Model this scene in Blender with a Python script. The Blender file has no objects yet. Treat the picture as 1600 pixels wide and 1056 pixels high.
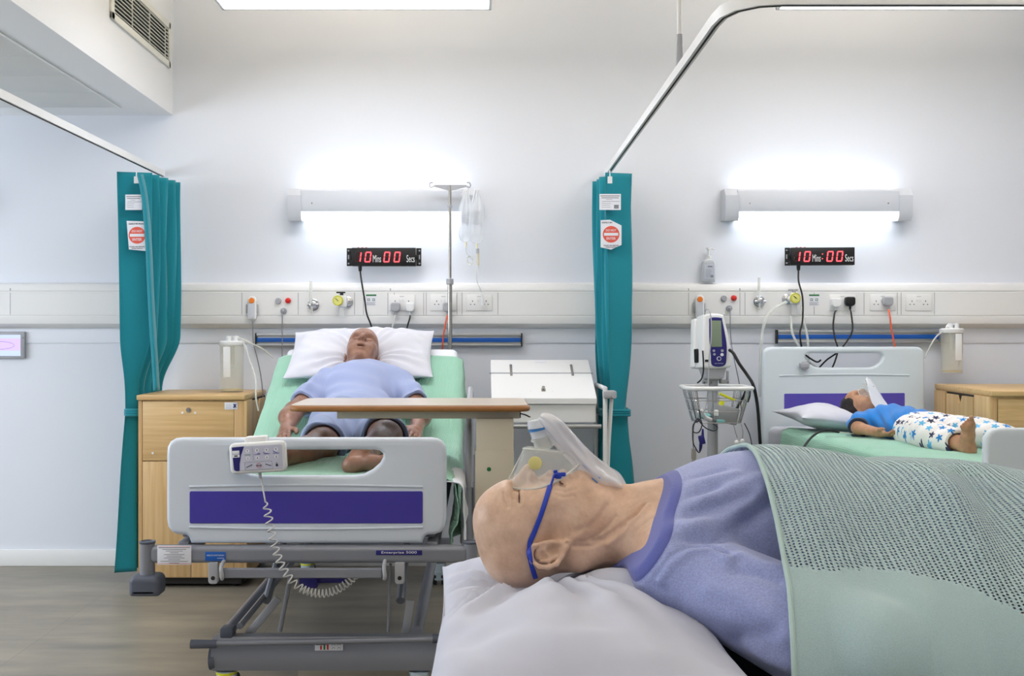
import bpy, bmesh, math, random
import numpy as np
from mathutils import Vector, Matrix
from mathutils.bvhtree import BVHTree
random.seed(4)
PI = math.pi
R_ = math.radians
sc = bpy.context.scene
C = sc.collection

# ------------------------------------------------------------ camera, light, exposure
CAMZ = 1.32
FPX = 1612.0
cam_d = bpy.data.cameras.new('camera'); cam = bpy.data.objects.new('camera', cam_d); C.objects.link(cam)
cam.location = (0, 0, CAMZ); cam.rotation_euler = (PI / 2, 0, 0)
cam_d.sensor_width = 36; cam_d.lens = FPX / 1600 * 36
cam_d.shift_x = 0.03125; cam_d.shift_y = -0.005
cam_d.clip_start = 0.05
sc.camera = cam
sc.view_settings.view_transform = 'Standard'; sc.view_settings.look = 'None'
sc.view_settings.gamma = 1; sc.view_settings.use_curve_mapping = False
sc.view_settings.exposure = 0.52
w = bpy.data.worlds.new('world'); sc.world = w; w.use_nodes = True
w.node_tree.nodes['Background'].inputs[0].default_value = (0.9, 0.94, 1, 1)
w.node_tree.nodes['Background'].inputs[1].default_value = 0.30
PANEL_STRENGTH = 6.5      # suspended ceiling panels
PANEL_UP = 7.0           # and their indirect upper side
WINDOW_FILL_W = 240.0           # fill light at the windows added behind the viewer and on the left
WALL_LIGHT_UP = 8.5      # bed head lights, upward and downward glow
WALL_LIGHT_DOWN = 4.5


def at(px, py, Y):
    """world point at depth Y seen at pixel px, py of the 1600 x 1056 frame"""
    return Vector(((px - 750) * Y / FPX, Y, CAMZ - (py - 520) * Y / FPX))


# ------------------------------------------------------------ materials
def srgb(c):
    return tuple(((v / 255) / 12.92 if v / 255 <= 0.04045 else ((v / 255 + 0.055) / 1.055) ** 2.4) for v in c) + (1,)


def mat(name, col, rough=0.5, metal=0.0, noise=0.0, nscale=20, bump=0.0, bscale=60, trans=0.0, sss=0.0, emit=None, estr=0, alpha=1, spec=0.5, stretch=None, coat=0, ior=1.45, sheen=0):
    m = bpy.data.materials.new(name); m.use_nodes = True
    nt = m.node_tree; b = nt.nodes['Principled BSDF']
    c = srgb(col)
    b.inputs['Base Color'].default_value = c
    b.inputs['Roughness'].default_value = rough; b.inputs['Metallic'].default_value = metal
    b.inputs['Transmission Weight'].default_value = trans; b.inputs['Alpha'].default_value = alpha
    b.inputs['Specular IOR Level'].default_value = spec; b.inputs['IOR'].default_value = ior
    b.inputs['Coat Weight'].default_value = coat; b.inputs['Sheen Weight'].default_value = sheen
    if sss:
        b.inputs['Subsurface Weight'].default_value = sss
        b.inputs['Subsurface Radius'].default_value = (0.012, 0.005, 0.003)
        b.inputs['Subsurface Scale'].default_value = 1.0
    if emit:
        b.inputs['Emission Color'].default_value = srgb(emit); b.inputs['Emission Strength'].default_value = estr
    tc = nt.nodes.new('ShaderNodeTexCoord'); mp = nt.nodes.new('ShaderNodeMapping')
    nt.links.new(tc.outputs['Object'], mp.inputs['Vector'])
    if stretch: mp.inputs['Scale'].default_value = stretch
    if noise:
        n = nt.nodes.new('ShaderNodeTexNoise'); n.inputs['Scale'].default_value = nscale; n.inputs['Detail'].default_value = 5
        nt.links.new(mp.outputs[0], n.inputs['Vector'])
        r = nt.nodes.new('ShaderNodeMix'); r.data_type = 'RGBA'
        r.inputs[6].default_value = tuple(v * (1 - noise) for v in c[:3]) + (1,)
        r.inputs[7].default_value = tuple(min(1, v * (1 + noise)) for v in c[:3]) + (1,)
        nt.links.new(n.outputs[0], r.inputs[0]); nt.links.new(r.outputs[2], b.inputs['Base Color'])
    if bump:
        n = nt.nodes.new('ShaderNodeTexNoise'); n.inputs['Scale'].default_value = bscale; n.inputs['Detail'].default_value = 4
        nt.links.new(mp.outputs[0], n.inputs['Vector'])
        bp = nt.nodes.new('ShaderNodeBump'); bp.inputs['Strength'].default_value = bump; bp.inputs['Distance'].default_value = 0.004
        nt.links.new(n.outputs[0], bp.inputs['Height']); nt.links.new(bp.outputs[0], b.inputs['Normal'])
    return m


def emat(name, col, s):
    m = bpy.data.materials.new(name); m.use_nodes = True; nt = m.node_tree
    nt.nodes.remove(nt.nodes['Principled BSDF']); e = nt.nodes.new('ShaderNodeEmission')
    e.inputs[0].default_value = srgb(col); e.inputs[1].default_value = s
    nt.links.new(e.outputs[0], nt.nodes['Material Output'].inputs[0])
    return m


def wood(name, c1, c2, axis='z'):
    m = mat(name, c1, rough=0.42); nt = m.node_tree; b = nt.nodes['Principled BSDF']
    tc = nt.nodes.new('ShaderNodeTexCoord'); mp = nt.nodes.new('ShaderNodeMapping'); nt.links.new(tc.outputs['Object'], mp.inputs[0])
    mp.inputs['Scale'].default_value = {'z': (26, 26, 1.2), 'x': (1.2, 26, 26), 'y': (26, 1.2, 26)}[axis]
    n = nt.nodes.new('ShaderNodeTexNoise'); n.inputs['Scale'].default_value = 2.2; n.inputs['Detail'].default_value = 6; n.inputs['Distortion'].default_value = 0.4
    nt.links.new(mp.outputs[0], n.inputs['Vector'])
    r = nt.nodes.new('ShaderNodeValToRGB'); r.color_ramp.elements[0].position = 0.35; r.color_ramp.elements[1].position = 0.68
    r.color_ramp.elements[0].color = srgb(c2); r.color_ramp.elements[1].color = srgb(c1)
    nt.links.new(n.outputs[0], r.inputs[0]); nt.links.new(r.outputs[0], b.inputs['Base Color'])
    return m


M = {}
M['wall'] = mat('wall_paint', (225, 229, 238), 0.75, noise=0.015, nscale=1.5, bump=0.03, bscale=200)
M['ceil'] = mat('ceiling_paint', (240, 240, 238), 0.85)
M['tile'] = mat('ceiling_tile', (226, 228, 228), 0.9, noise=0.03, nscale=80)
M['white'] = mat('white_plastic', (228, 229, 230), 0.4)
M['fixture'] = mat('light_fitting_plastic', (204, 208, 216), 0.4)
M['offwhite'] = mat('offwhite_plastic', (231, 231, 231), 0.45)
M['cream'] = mat('cream_metal', (226, 224, 214), 0.5)
M['cable_w'] = mat('white_cable', (205, 205, 203), 0.5)
M['black'] = mat('black_plastic', (20, 20, 22), 0.45)
M['dark'] = mat('dark_void', (38, 36, 34), 0.8)  # dark colour painted as shade in openings, recesses and under lockers
M['gframe'] = mat('grey_painted_steel', (134, 137, 146), 0.38, metal=0.25, noise=0.03, nscale=6)
M['gbump'] = mat('slate_rubber', (84, 89, 102), 0.5)
M['alu'] = mat('aluminium', (176, 178, 180), 0.35, metal=0.75)
M['steel'] = mat('steel', (178, 174, 168), 0.25, metal=0.9)
M['board'] = mat('bed_board_plastic', (206, 214, 225), 0.36, noise=0.012, nscale=3)
M['board2'] = mat('pale_bed_board_plastic', (211, 221, 227), 0.36)
M['purple'] = mat('purple_panel', (66, 56, 156), 0.4, noise=0.04, nscale=4)
M['purple2'] = mat('violet_panel', (88, 76, 176), 0.42)
M['navy'] = mat('navy_plastic', (34, 30, 108), 0.4)
M['green'] = mat('green_dot', (22, 112, 60), 0.5)
M['beige'] = mat('beige_steel', (196, 187, 168), 0.5, noise=0.02, nscale=5)
M['tabletop'] = mat('beige_laminate', (206, 192, 176), 0.28, coat=0.1)
M['brown'] = mat('brown_edge', (158, 106, 58), 0.4, noise=0.08, nscale=30)
M['wood_x'] = wood('light_wood_across', (216, 184, 134), (198, 162, 110), 'x')
M['wood_z'] = wood('light_wood_upright', (214, 182, 134), (196, 160, 110), 'z')
M['wood_e'] = wood('wood_edge', (206, 170, 122), (188, 150, 102), 'z')
M['paper'] = mat('paper', (226, 228, 236), 0.7)
M['ink'] = mat('ink', (46, 46, 60), 0.7)
M['inkgrey'] = mat('grey_ink', (130, 132, 140), 0.7)
M['red_sign'] = mat('red_sign_ink', (222, 92, 74), 0.6)
M['teal'] = None
M['clear'] = mat('clear_plastic', (238, 242, 244), 0.08, trans=0.0, alpha=0.22, spec=0.7)
M['clear2'] = mat('clear_tube', (232, 234, 228), 0.2, alpha=0.5, spec=0.6)
M['maskshell'] = mat('clear_mask_plastic', (236, 240, 236), 0.06, alpha=0.16, spec=0.9)
M['bag'] = mat('reservoir_bag_plastic', (244, 244, 250), 0.2, alpha=0.5, spec=0.9, bump=0.8, bscale=38)
M['bagtape'] = mat('blue_print', (60, 130, 196), 0.5)
M['jar'] = mat('jar_plastic', (230, 228, 212), 0.10, alpha=0.20, spec=0.7)
M['yellow'] = mat('yellow_gauge', (206, 202, 62), 0.4)
M['yvalve'] = mat('yellow_valve', (216, 206, 132), 0.4)
M['chrome'] = mat('chrome', (205, 206, 210), 0.15, metal=0.95)
M['orange'] = mat('orange_button', (238, 128, 34), 0.4)
M['redb'] = mat('red_button', (205, 40, 36), 0.35)
M['greyb'] = mat('grey_button', (166, 168, 174), 0.4)
M['cordo'] = mat('orange_cord', (226, 90, 50), 0.5)
M['blue_rail'] = mat('blue_stripe', (18, 88, 176), 0.4)
M['strap'] = mat('blue_strap', (34, 62, 176), 0.5)
M['led'] = emat('red_led', (255, 70, 78), 2.6)
M['ledoff'] = mat('unlit_led', (52, 12, 16), 0.4)
M['screen'] = emat('blue_screen', (190, 205, 255), 1.0)
M['screen2'] = emat('violet_screen', (205, 185, 246), 1.0)
M['lcd'] = mat('grey_green_lcd', (128, 142, 118), 0.3)
M['pillow'] = mat('white_pillow_cotton', (208, 209, 219), 0.85, sheen=0.2)
M['pillow_near'] = mat('soft_grey_white_pillowcase', (188, 191, 206), 0.85, sheen=0.15)  # white pillowcase darkened in colour to offset strong light up front
M['sheet'] = mat('white_sheet', (226, 229, 236), 0.85)
M['navy_matt'] = mat('dark_mattress', (38, 42, 58), 0.6)
M['tyre'] = mat('caster_tyre', (40, 42, 46), 0.6)
M['caster'] = mat('pale_blue_caster', (182, 198, 208), 0.45)
M['yring'] = mat('yellow_ring', (212, 214, 40), 0.45)


def skin(name, col, dark, rough=0.42):
    m = mat(name, col, rough, sss=0.12, bump=0.0)
    nt = m.node_tree; b = nt.nodes['Principled BSDF']
    tc = nt.nodes.new('ShaderNodeTexCoord')
    n = nt.nodes.new('ShaderNodeTexNoise'); n.inputs['Scale'].default_value = 18; n.inputs['Detail'].default_value = 8; n.inputs['Roughness'].default_value = 0.65
    nt.links.new(tc.outputs['Object'], n.inputs['Vector'])
    r = nt.nodes.new('ShaderNodeValToRGB'); r.color_ramp.elements[0].position = 0.32; r.color_ramp.elements[1].position = 0.66
    r.color_ramp.elements[0].color = srgb(tuple(v * .93 for v in dark)); r.color_ramp.elements[1].color = srgb(col)
    nt.links.new(n.outputs[0], r.inputs[0]); nt.links.new(r.outputs[0], b.inputs['Base Color'])
    n2 = nt.nodes.new('ShaderNodeTexNoise'); n2.inputs['Scale'].default_value = 170; n2.inputs['Detail'].default_value = 3
    nt.links.new(tc.outputs['Object'], n2.inputs['Vector'])
    bp = nt.nodes.new('ShaderNodeBump'); bp.inputs['Strength'].default_value = 0.30; bp.inputs['Distance'].default_value = 0.0012
    nt.links.new(n2.outputs[0], bp.inputs['Height']); nt.links.new(bp.outputs[0], b.inputs['Normal'])
    return m


def cloth(name, col, var=0.1, scale=220, rib=None, bump=0.35):
    """woven or knitted cloth; rib=(axis vector scale) adds fine ribs along UV u"""
    m = mat(name, col, 0.85, sheen=0.25); nt = m.node_tree; b = nt.nodes['Principled BSDF']
    c = srgb(col); tc = nt.nodes.new('ShaderNodeTexCoord')
    n = nt.nodes.new('ShaderNodeTexNoise'); n.inputs['Scale'].default_value = scale; n.inputs['Detail'].default_value = 3
    nt.links.new(tc.outputs['Object'], n.inputs['Vector'])
    mx = nt.nodes.new('ShaderNodeMix'); mx.data_type = 'RGBA'
    mx.inputs[6].default_value = tuple(v * (1 - var) for v in c[:3]) + (1,); mx.inputs[7].default_value = tuple(min(1, v * (1 + var)) for v in c[:3]) + (1,)
    nt.links.new(n.outputs[0], mx.inputs[0]); nt.links.new(mx.outputs[2], b.inputs['Base Color'])
    bp = nt.nodes.new('ShaderNodeBump'); bp.inputs['Strength'].default_value = bump; bp.inputs['Distance'].default_value = 0.002
    h = n.outputs[0]
    if rib:
        wv = nt.nodes.new('ShaderNodeTexWave'); wv.inputs['Scale'].default_value = rib; wv.bands_direction = 'X'
        wv.inputs['Distortion'].default_value = 0.6; wv.inputs['Detail'].default_value = 1
        nt.links.new(tc.outputs['UV'], wv.inputs['Vector'])
        wv2 = nt.nodes.new('ShaderNodeTexWave'); wv2.inputs['Scale'].default_value = rib * 0.8; wv2.bands_direction = 'Y'; wv2.inputs['Distortion'].default_value = 0.6
        nt.links.new(tc.outputs['UV'], wv2.inputs['Vector'])
        a = nt.nodes.new('ShaderNodeMath'); a.operation = 'MULTIPLY_ADD'; a.inputs[1].default_value = 0.5
        nt.links.new(wv2.outputs['Fac'], a.inputs[0]); nt.links.new(wv.outputs['Fac'], a.inputs[2])
        h = a.outputs[0]; bp.inputs['Distance'].default_value = 0.003
    nt.links.new(h, bp.inputs['Height']); nt.links.new(bp.outputs[0], b.inputs['Normal'])
    return m


M['teal'] = cloth('teal_curtain', (6, 132, 148), 0.06, 150)
M['tshirt'] = cloth('heather_lavender_blue_jersey', (146, 155, 200), 0.34, 320)
M['collar'] = cloth('darker_blue_rib', (92, 100, 168), 0.1, 500)
M['tshirt1'] = cloth('pale_lavender_jersey', (152, 164, 203), 0.05, 300)
M['shorts'] = cloth('grey_blue_shorts_cloth', (128, 142, 176), 0.08, 300)
M['bluet'] = cloth('bright_blue_jersey', (20, 122, 204), 0.06, 300)
M['mint'] = cloth('mint_green_knit', (148, 197, 174), 0.05, 200, rib=34)
M['hair'] = mat('dark_hair', (34, 26, 26), 0.6, bump=1.0, bscale=120)
M['cuff'] = cloth('navy_cuff', (36, 46, 66), 0.08, 200)
M['skin1'] = skin('brown_skin', (160, 120, 101), (134, 94, 77), 0.32)
M['skin2'] = skin('pale_tan_skin', (222, 190, 166), (206, 168, 142), 0.42)
M['skin3'] = skin('light_brown_skin', (196, 150, 118), (172, 124, 94), 0.45)
M['lid'] = mat('dark_crease', (96, 62, 50), 0.6)  # lash line and crease shade put into one dark brown


def tag(o, label=None, cat=None, group=None, kind=None):
    if label: o['label'] = label
    if cat: o['category'] = cat
    if group: o['group'] = group
    if kind: o['kind'] = kind
    return o


def empty(name, loc, rz=0, label=None, cat=None, group=None):
    o = bpy.data.objects.new(name, None); C.objects.link(o); o.location = loc; o.rotation_euler = (0, 0, rz)
    o.empty_display_size = 0.05
    return tag(o, label, cat, group)


def link(name, me, material, parent=None, smooth=35):
    o = bpy.data.objects.new(name, me); C.objects.link(o)
    if material is not None:
        me.materials.clear(); me.materials.append(material)
    if smooth:
        me.polygons.foreach_set('use_smooth', [True] * len(me.polygons))
        if smooth < 180: me.set_sharp_from_angle(angle=R_(smooth))
    if parent is not None:
        o.parent = parent
        pm = PM(parent)
        o.matrix_parent_inverse = pm.inverted()
    return o


def PM(o):
    m = Matrix.Translation(o.location) @ o.rotation_euler.to_matrix().to_4x4()
    if o.parent is not None:
        m = PM(o.parent) @ o.matrix_parent_inverse @ m
    return m


def frame_from(a, b):
    d = (Vector(b) - Vector(a)).normalized()
    up = Vector((0, 0, 1)) if abs(d.z) < 0.95 else Vector((0, 1, 0))
    x = up.cross(d).normalized(); y = d.cross(x)
    return Matrix((x, y, d)).transposed()


class MB:
    """collects shapes in world space (after its matrix) into one mesh"""
    def __init__(s, mtx=None):
        s.bm = bmesh.new(); s.m = mtx or Matrix.Identity(4)

    def _fin(s, verts, m):
        mm = s.m @ m
        for v in verts: v.co = mm @ v.co
        return s

    def box(s, c, size, bev=0.0, rot=None, seg=2):
        r = bmesh.ops.create_cube(s.bm, size=1.0); vs = r['verts']
        for v in vs: v.co = Vector((v.co.x * size[0], v.co.y * size[1], v.co.z * size[2]))
        if bev > 0:
            es = list({e for v in vs for e in v.link_edges})
            b = bmesh.ops.bevel(s.bm, geom=es, offset=min(bev, min(size) * 0.49), segments=seg, affect='EDGES', profile=0.5)
            vs = list({v for f in b['faces'] for v in f.verts} | {v for v in vs if v.is_valid})
        m = Matrix.Translation(Vector(c))
        if rot is not None: m = m @ rot.to_4x4()
        return s._fin(vs, m)

    def b2(s, lo, hi, bev=0.0):
        lo = Vector(lo); hi = Vector(hi)
        return s.box((lo + hi) / 2, [abs(v) for v in (hi - lo)], bev)

    def cyl(s, a, b, r, r2=None, seg=24, cap=True):
        a = Vector(a); b = Vector(b); L = (b - a).length
        q = bmesh.ops.create_cone(s.bm, cap_ends=cap, segments=seg, radius1=r, radius2=r if r2 is None else r2, depth=L)
        m = Matrix.Translation((a + b) / 2) @ frame_from(a, b).to_4x4()
        return s._fin(q['verts'], m)

    def ball(s, c, r, sx=(1, 1, 1), seg=20):
        q = bmesh.ops.create_uvsphere(s.bm, u_segments=seg, v_segments=seg // 2 + 2, radius=r)
        for v in q['verts']: v.co = Vector((v.co.x * sx[0], v.co.y * sx[1], v.co.z * sx[2]))
        return s._fin(q['verts'], Matrix.Translation(Vector(c)))

    def tube(s, pts, r, seg=10, closed=False, smooth=0, flat=None):
        pts = [Vector(p) for p in pts]
        if smooth: pts = spline(pts, smooth, closed)
        n = len(pts); rings = []
        prev = None
        for i, p in enumerate(pts):
            if closed: t = (pts[(i + 1) % n] - pts[i - 1])
            else: t = pts[min(i + 1, n - 1)] - pts[max(i - 1, 0)]
            if t.length < 1e-9: t = Vector((0, 0, 1))
            t.normalize()
            if prev is None:
                up = Vector((0, 0, 1)) if abs(t.z) < 0.9 else Vector((1, 0, 0))
                x = up.cross(t).normalized()
            else:
                x = (prev - t * prev.dot(t)).normalized()
            prev = x; y = t.cross(x)
            rr = r[i * (len(r) - 1) // max(1, n - 1)] if isinstance(r, (list, tuple)) else r
            fx, fy = flat or (1, 1)
            rings.append([s.bm.verts.new(s.m @ (p + (x * math.cos(2 * PI * k / seg) * fx + y * math.sin(2 * PI * k / seg) * fy) * rr)) for k in range(seg)])
        for i in range(n if closed else n - 1):
            A = rings[i]; B = rings[(i + 1) % n]
            for k in range(seg): s.bm.faces.new((A[k], A[(k + 1) % seg], B[(k + 1) % seg], B[k]))
        if not closed:
            s.bm.faces.new(rings[0][::-1]); s.bm.faces.new(rings[-1])
        return s

    def lathe(s, prof, c, axis=(0, 0, 1), seg=32):
        """prof list of (radius, height) from bottom up"""
        R = frame_from((0, 0, 0), axis).to_4x4(); m = s.m @ Matrix.Translation(Vector(c)) @ R
        rings = [[s.bm.verts.new(m @ Vector((r * math.cos(2 * PI * k / seg), r * math.sin(2 * PI * k / seg), h))) for k in range(seg)] for r, h in prof]
        for A, B in zip(rings, rings[1:]):
            for k in range(seg): s.bm.faces.new((A[k], A[(k + 1) % seg], B[(k + 1) % seg], B[k]))
        if prof[0][0] > 1e-5: s.bm.faces.new(rings[0][::-1])
        if prof[-1][0] > 1e-5: s.bm.faces.new(rings[-1])
        return s

    def prism(s, poly, d, m=None):
        """poly of (x, z) extruded along y from 0 to d, then placed by m"""
        m = s.m @ (m or Matrix.Identity(4))
        A = [s.bm.verts.new(m @ Vector((x, 0, z))) for x, z in poly]; B = [s.bm.verts.new(m @ Vector((x, d, z))) for x, z in poly]
        s.bm.faces.new(A); s.bm.faces.new(B[::-1]); n = len(A)
        for k in range(n): s.bm.faces.new((A[k], B[k], B[(k + 1) % n], A[(k + 1) % n]))
        return s

    def mesh(s, me, m):
        s.bm.verts.ensure_lookup_table(); n0 = len(s.bm.verts)
        s.bm.from_mesh(me); s.bm.verts.ensure_lookup_table()
        return s._fin(s.bm.verts[n0:], m)

    def build(s, name, material, parent=None, smooth=35):
        bmesh.ops.remove_doubles(s.bm, verts=s.bm.verts, dist=1e-6)
        bmesh.ops.recalc_face_normals(s.bm, faces=s.bm.faces)
        me = bpy.data.meshes.new(name); s.bm.to_mesh(me); s.bm.free()
        return link(name, me, material, parent, smooth)


def spline(pts, n, closed=False):
    pts = [Vector(p) for p in pts]; out = []; N = len(pts)
    for i in range(N if closed else N - 1):
        if closed: p0, p1, p2, p3 = pts[i - 1], pts[i], pts[(i + 1) % N], pts[(i + 2) % N]
        else: p0, p1, p2, p3 = pts[max(i - 1, 0)], pts[i], pts[i + 1], pts[min(i + 2, N - 1)]
        for k in range(n):
            t = k / n
            out.append(0.5 * ((2 * p1) + (p2 - p0) * t + (2 * p0 - 5 * p1 + 4 * p2 - p3) * t * t + (3 * p1 - p0 - 3 * p2 + p3) * t ** 3))
    if not closed: out.append(pts[-1])
    return out


def round_rect(x0, z0, x1, z1, r, n=6):
    if not isinstance(r, (list, tuple)): r = [r] * 4
    out = []
    for (cx, cz, a0, rr) in ((x1 - r[0], z0 + r[0], -90, r[0]), (x1 - r[1], z1 - r[1], 0, r[1]), (x0 + r[2], z1 - r[2], 90, r[2]), (x0 + r[3], z0 + r[3], 180, r[3])):
        for k in range(n + 1):
            a = R_(a0 + 90 * k / n); out.append((cx + rr * math.cos(a), cz + rr * math.sin(a)))
    return out


def plate(loops, depth, bev):
    """flat plate (outer loop plus holes) in XZ, thickness along Y, rounded edges"""
    cu = bpy.data.curves.new('plate', 'CURVE'); cu.dimensions = '2D'; cu.fill_mode = 'BOTH'
    for lp in loops:
        sp = cu.splines.new('POLY'); sp.points.add(len(lp) - 1); sp.use_cyclic_u = True
        for p, (x, z) in zip(sp.points, lp): p.co = (x, z, 0, 1)
    cu.extrude = depth / 2 - bev; cu.bevel_depth = bev; cu.bevel_resolution = 3; cu.offset = -bev
    o = bpy.data.objects.new('plate', cu); C.objects.link(o)
    dg = bpy.context.evaluated_depsgraph_get(); me = bpy.data.meshes.new_from_object(o.evaluated_get(dg))
    me.transform(Matrix.Rotation(PI / 2, 4, 'X'))
    C.objects.unlink(o); bpy.data.objects.remove(o); bpy.data.curves.remove(cu)
    return me


def text_mesh(s, size, ex=0.0006, align='CENTER', sx=1.0, bold=0.0):
    cu = bpy.data.curves.new('text', 'FONT'); cu.body = s; cu.size = size; cu.extrude = ex; cu.align_x = align; cu.align_y = 'CENTER'
    cu.offset = bold; cu.resolution_u = 3
    o = bpy.data.objects.new('text', cu); C.objects.link(o)
    dg = bpy.context.evaluated_depsgraph_get(); me = bpy.data.meshes.new_from_object(o.evaluated_get(dg))
    me.transform(Matrix.Rotation(PI / 2, 4, 'X') @ Matrix.Diagonal((sx, 1, 1, 1)))
    C.objects.unlink(o); bpy.data.objects.remove(o); bpy.data.curves.remove(cu)
    return me


def text_fit(s, wd, ht, ex=.0004, bold=0.0):
    me = text_mesh(s, 1.0, 0.0, bold=bold); xs = [v.co.x for v in me.vertices]; zs = [v.co.z for v in me.vertices]
    cx, cz = (max(xs) + min(xs)) / 2, (max(zs) + min(zs)) / 2; sx, sz = wd / (max(xs) - min(xs)), ht / (max(zs) - min(zs))
    me.transform(Matrix.Diagonal((sx, 1, sz, 1)) @ Matrix.Translation((-cx, 0, -cz)))
    bm = bmesh.new(); bm.from_mesh(me); bmesh.ops.recalc_face_normals(bm, faces=bm.faces)
    e = bmesh.ops.extrude_face_region(bm, geom=bm.faces[:])
    for v in [q for q in e['geom'] if isinstance(q, bmesh.types.BMVert)]: v.co.y -= ex
    bm.to_mesh(me); bm.free(); return me


# ------------------------------------------------------------ smooth solid modelling by signed distance
class Field:
    def __init__(s, lo, hi, h):
        s.lo = np.array(lo, float); s.h = h
        s.n = np.ceil((np.array(hi) - s.lo) / h).astype(int) + 1
        s.f = np.full(s.n, 0.5, np.float32); s.pose()

    def pose(s, R=None, o=(0, 0, 0), sc_=1.0):
        s.R = np.eye(3) if R is None else np.array(R, float); s.o = np.array(o, float); s.s = sc_
        return s

    def _blk(s, lo, hi, pad):
        cs = np.array([[x, y, z] for x in (lo[0], hi[0]) for y in (lo[1], hi[1]) for z in (lo[2], hi[2])])
        W = (cs @ s.R.T) * s.s + s.o
        a = np.floor((W.min(0) - pad - s.lo) / s.h).astype(int); b = np.ceil((W.max(0) + pad - s.lo) / s.h).astype(int) + 1
        a = np.clip(a, 0, s.n); b = np.clip(b, 0, s.n)
        if (b <= a).any(): return None
        sl = tuple(slice(i, j) for i, j in zip(a, b))
        g = [(s.lo[i] + np.arange(a[i], b[i]) * s.h - s.o[i]).astype(np.float32) for i in range(3)]
        X, Y, Z = g[0][:, None, None], g[1][None, :, None], g[2][None, None, :]
        R = s.R / s.s
        P = [X * R[0, j] + Y * R[1, j] + Z * R[2, j] for j in range(3)]
        return sl, P

    def _mix(s, sl, d, k, op):
        f = s.f[sl]
        if op == 'add': a, b = f, d
        else: a, b = -f, d
        if k > 0:
            hh = np.maximum(k - np.abs(a - b), 0) / k
            r = np.minimum(a, b) - hh * hh * k * 0.25
        else: r = np.minimum(a, b)
        s.f[sl] = r if op == 'add' else -r

    def cap(s, a, b, ra, rb=None, k=0.02, op='add'):
        rb = ra if rb is None else rb
        a = np.array(a, float); b = np.array(b, float); rm = max(ra, rb)
        q = s._blk(np.minimum(a, b) - rm, np.maximum(a, b) + rm, k + 3 * s.h)
        if q is None: return s
        sl, P = q; d = b - a; L = float(d @ d) + 1e-12
        t = np.clip(((P[0] - a[0]) * d[0] + (P[1] - a[1]) * d[1] + (P[2] - a[2]) * d[2]) / L, 0, 1)
        D = np.sqrt((P[0] - a[0] - t * d[0]) ** 2 + (P[1] - a[1] - t * d[1]) ** 2 + (P[2] - a[2] - t * d[2]) ** 2) - (ra + (rb - ra) * t)
        s._mix(sl, (D * s.s).astype(np.float32), k, op); return s

    def chain(s, pts, rs, k=0.02, op='add'):
        for i in range(len(pts) - 1): s.cap(pts[i], pts[i + 1], rs[i], rs[i + 1], k, op)
        return s

    def ell(s, c, r, k=0.02, op='add', rot=None):
        c = np.array(c, float); r = np.array(r, float); rm = r if rot is None else np.array([r.max()] * 3)
        q = s._blk(c - rm, c + rm, k + 3 * s.h)
        if q is None: return s
        sl, P = q; P = [P[i] - c[i] for i in range(3)]
        if rot is not None:
            A = np.array(rot); P = [P[0] * A[0, j] + P[1] * A[1, j] + P[2] * A[2, j] for j in range(3)]
        k0 = np.sqrt(sum((P[i] / r[i]) ** 2 for i in range(3))) + 1e-6; k1 = np.sqrt(sum((P[i] / r[i] ** 2) ** 2 for i in range(3))) + 1e-6
        s._mix(sl, (k0 * (k0 - 1) / k1 * s.s).astype(np.float32), k, op); return s

    def cut(s, p, n, k=0.0):
        """keep the side where n.(x-p) > 0 (world space)"""
        n = np.array(n, float); n /= np.linalg.norm(n)
        g = [(s.lo[i] + np.arange(s.n[i]) * s.h - p[i]).astype(np.float32) for i in range(3)]
        D = g[0][:, None, None] * n[0] + g[1][None, :, None] * n[1] + g[2][None, None, :] * n[2]
        s._mix((slice(None),) * 3, D.astype(np.float32), k, 'sub'); return s

    def net(s):
        f = s.f; ins = f < 0
        cnt = np.zeros(np.array(f.shape) - 1, np.int8)
        for i in (0, 1):
            for j in (0, 1):
                for k in (0, 1): cnt += ins[i:f.shape[0] - 1 + i, j:f.shape[1] - 1 + j, k:f.shape[2] - 1 + k]
        act = (cnt > 0) & (cnt < 8); idx = np.argwhere(act); vid = np.full(cnt.shape, -1, np.int64); vid[act] = np.arange(len(idx))
        acc = np.zeros((len(idx), 3)); num = np.zeros(len(idx))
        cor = [(i, j, k) for i in (0, 1) for j in (0, 1) for k in (0, 1)]
        for a in cor:
            for ax in range(3):
                if a[ax]: continue
                b = list(a); b[ax] = 1
                fa = f[idx[:, 0] + a[0], idx[:, 1] + a[1], idx[:, 2] + a[2]]; fb = f[idx[:, 0] + b[0], idx[:, 1] + b[1], idx[:, 2] + b[2]]
                mk = (fa < 0) != (fb < 0); t = np.where(mk, fa / np.where(mk, fa - fb, 1), 0)
                p = np.tile(np.array(a, float), (len(idx), 1)); p[:, ax] += t
                acc[mk] += p[mk]; num[mk] += 1
        V = (idx + acc / np.maximum(num, 1)[:, None]) * s.h + s.lo
        F = []
        for ax in range(3):
            o1, o2 = (ax + 1) % 3, (ax + 2) % 3
            sa = [slice(None)] * 3; sb = [slice(None)] * 3; sa[ax] = slice(0, -1); sb[ax] = slice(1, None)
            A = ins[tuple(sa)]; B = ins[tuple(sb)]
            for flip, mk in ((0, A & ~B), (1, ~A & B)):
                e = np.argwhere(mk); e = e[(e[:, o1] > 0) & (e[:, o2] > 0) & (e[:, o1] < s.n[o1] - 1) & (e[:, o2] < s.n[o2] - 1)]
                if not len(e): continue
                q = []
                for d1, d2 in ((-1, -1), (0, -1), (0, 0), (-1, 0)):
                    c = e.copy(); c[:, o1] += d1; c[:, o2] += d2; q.append(vid[c[:, 0], c[:, 1], c[:, 2]])
                q = np.stack(q, 1)
                F.append(q[:, ::-1] if flip else q)
        F = np.concatenate(F); F = F[(F >= 0).all(1)]
        return V, F


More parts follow.
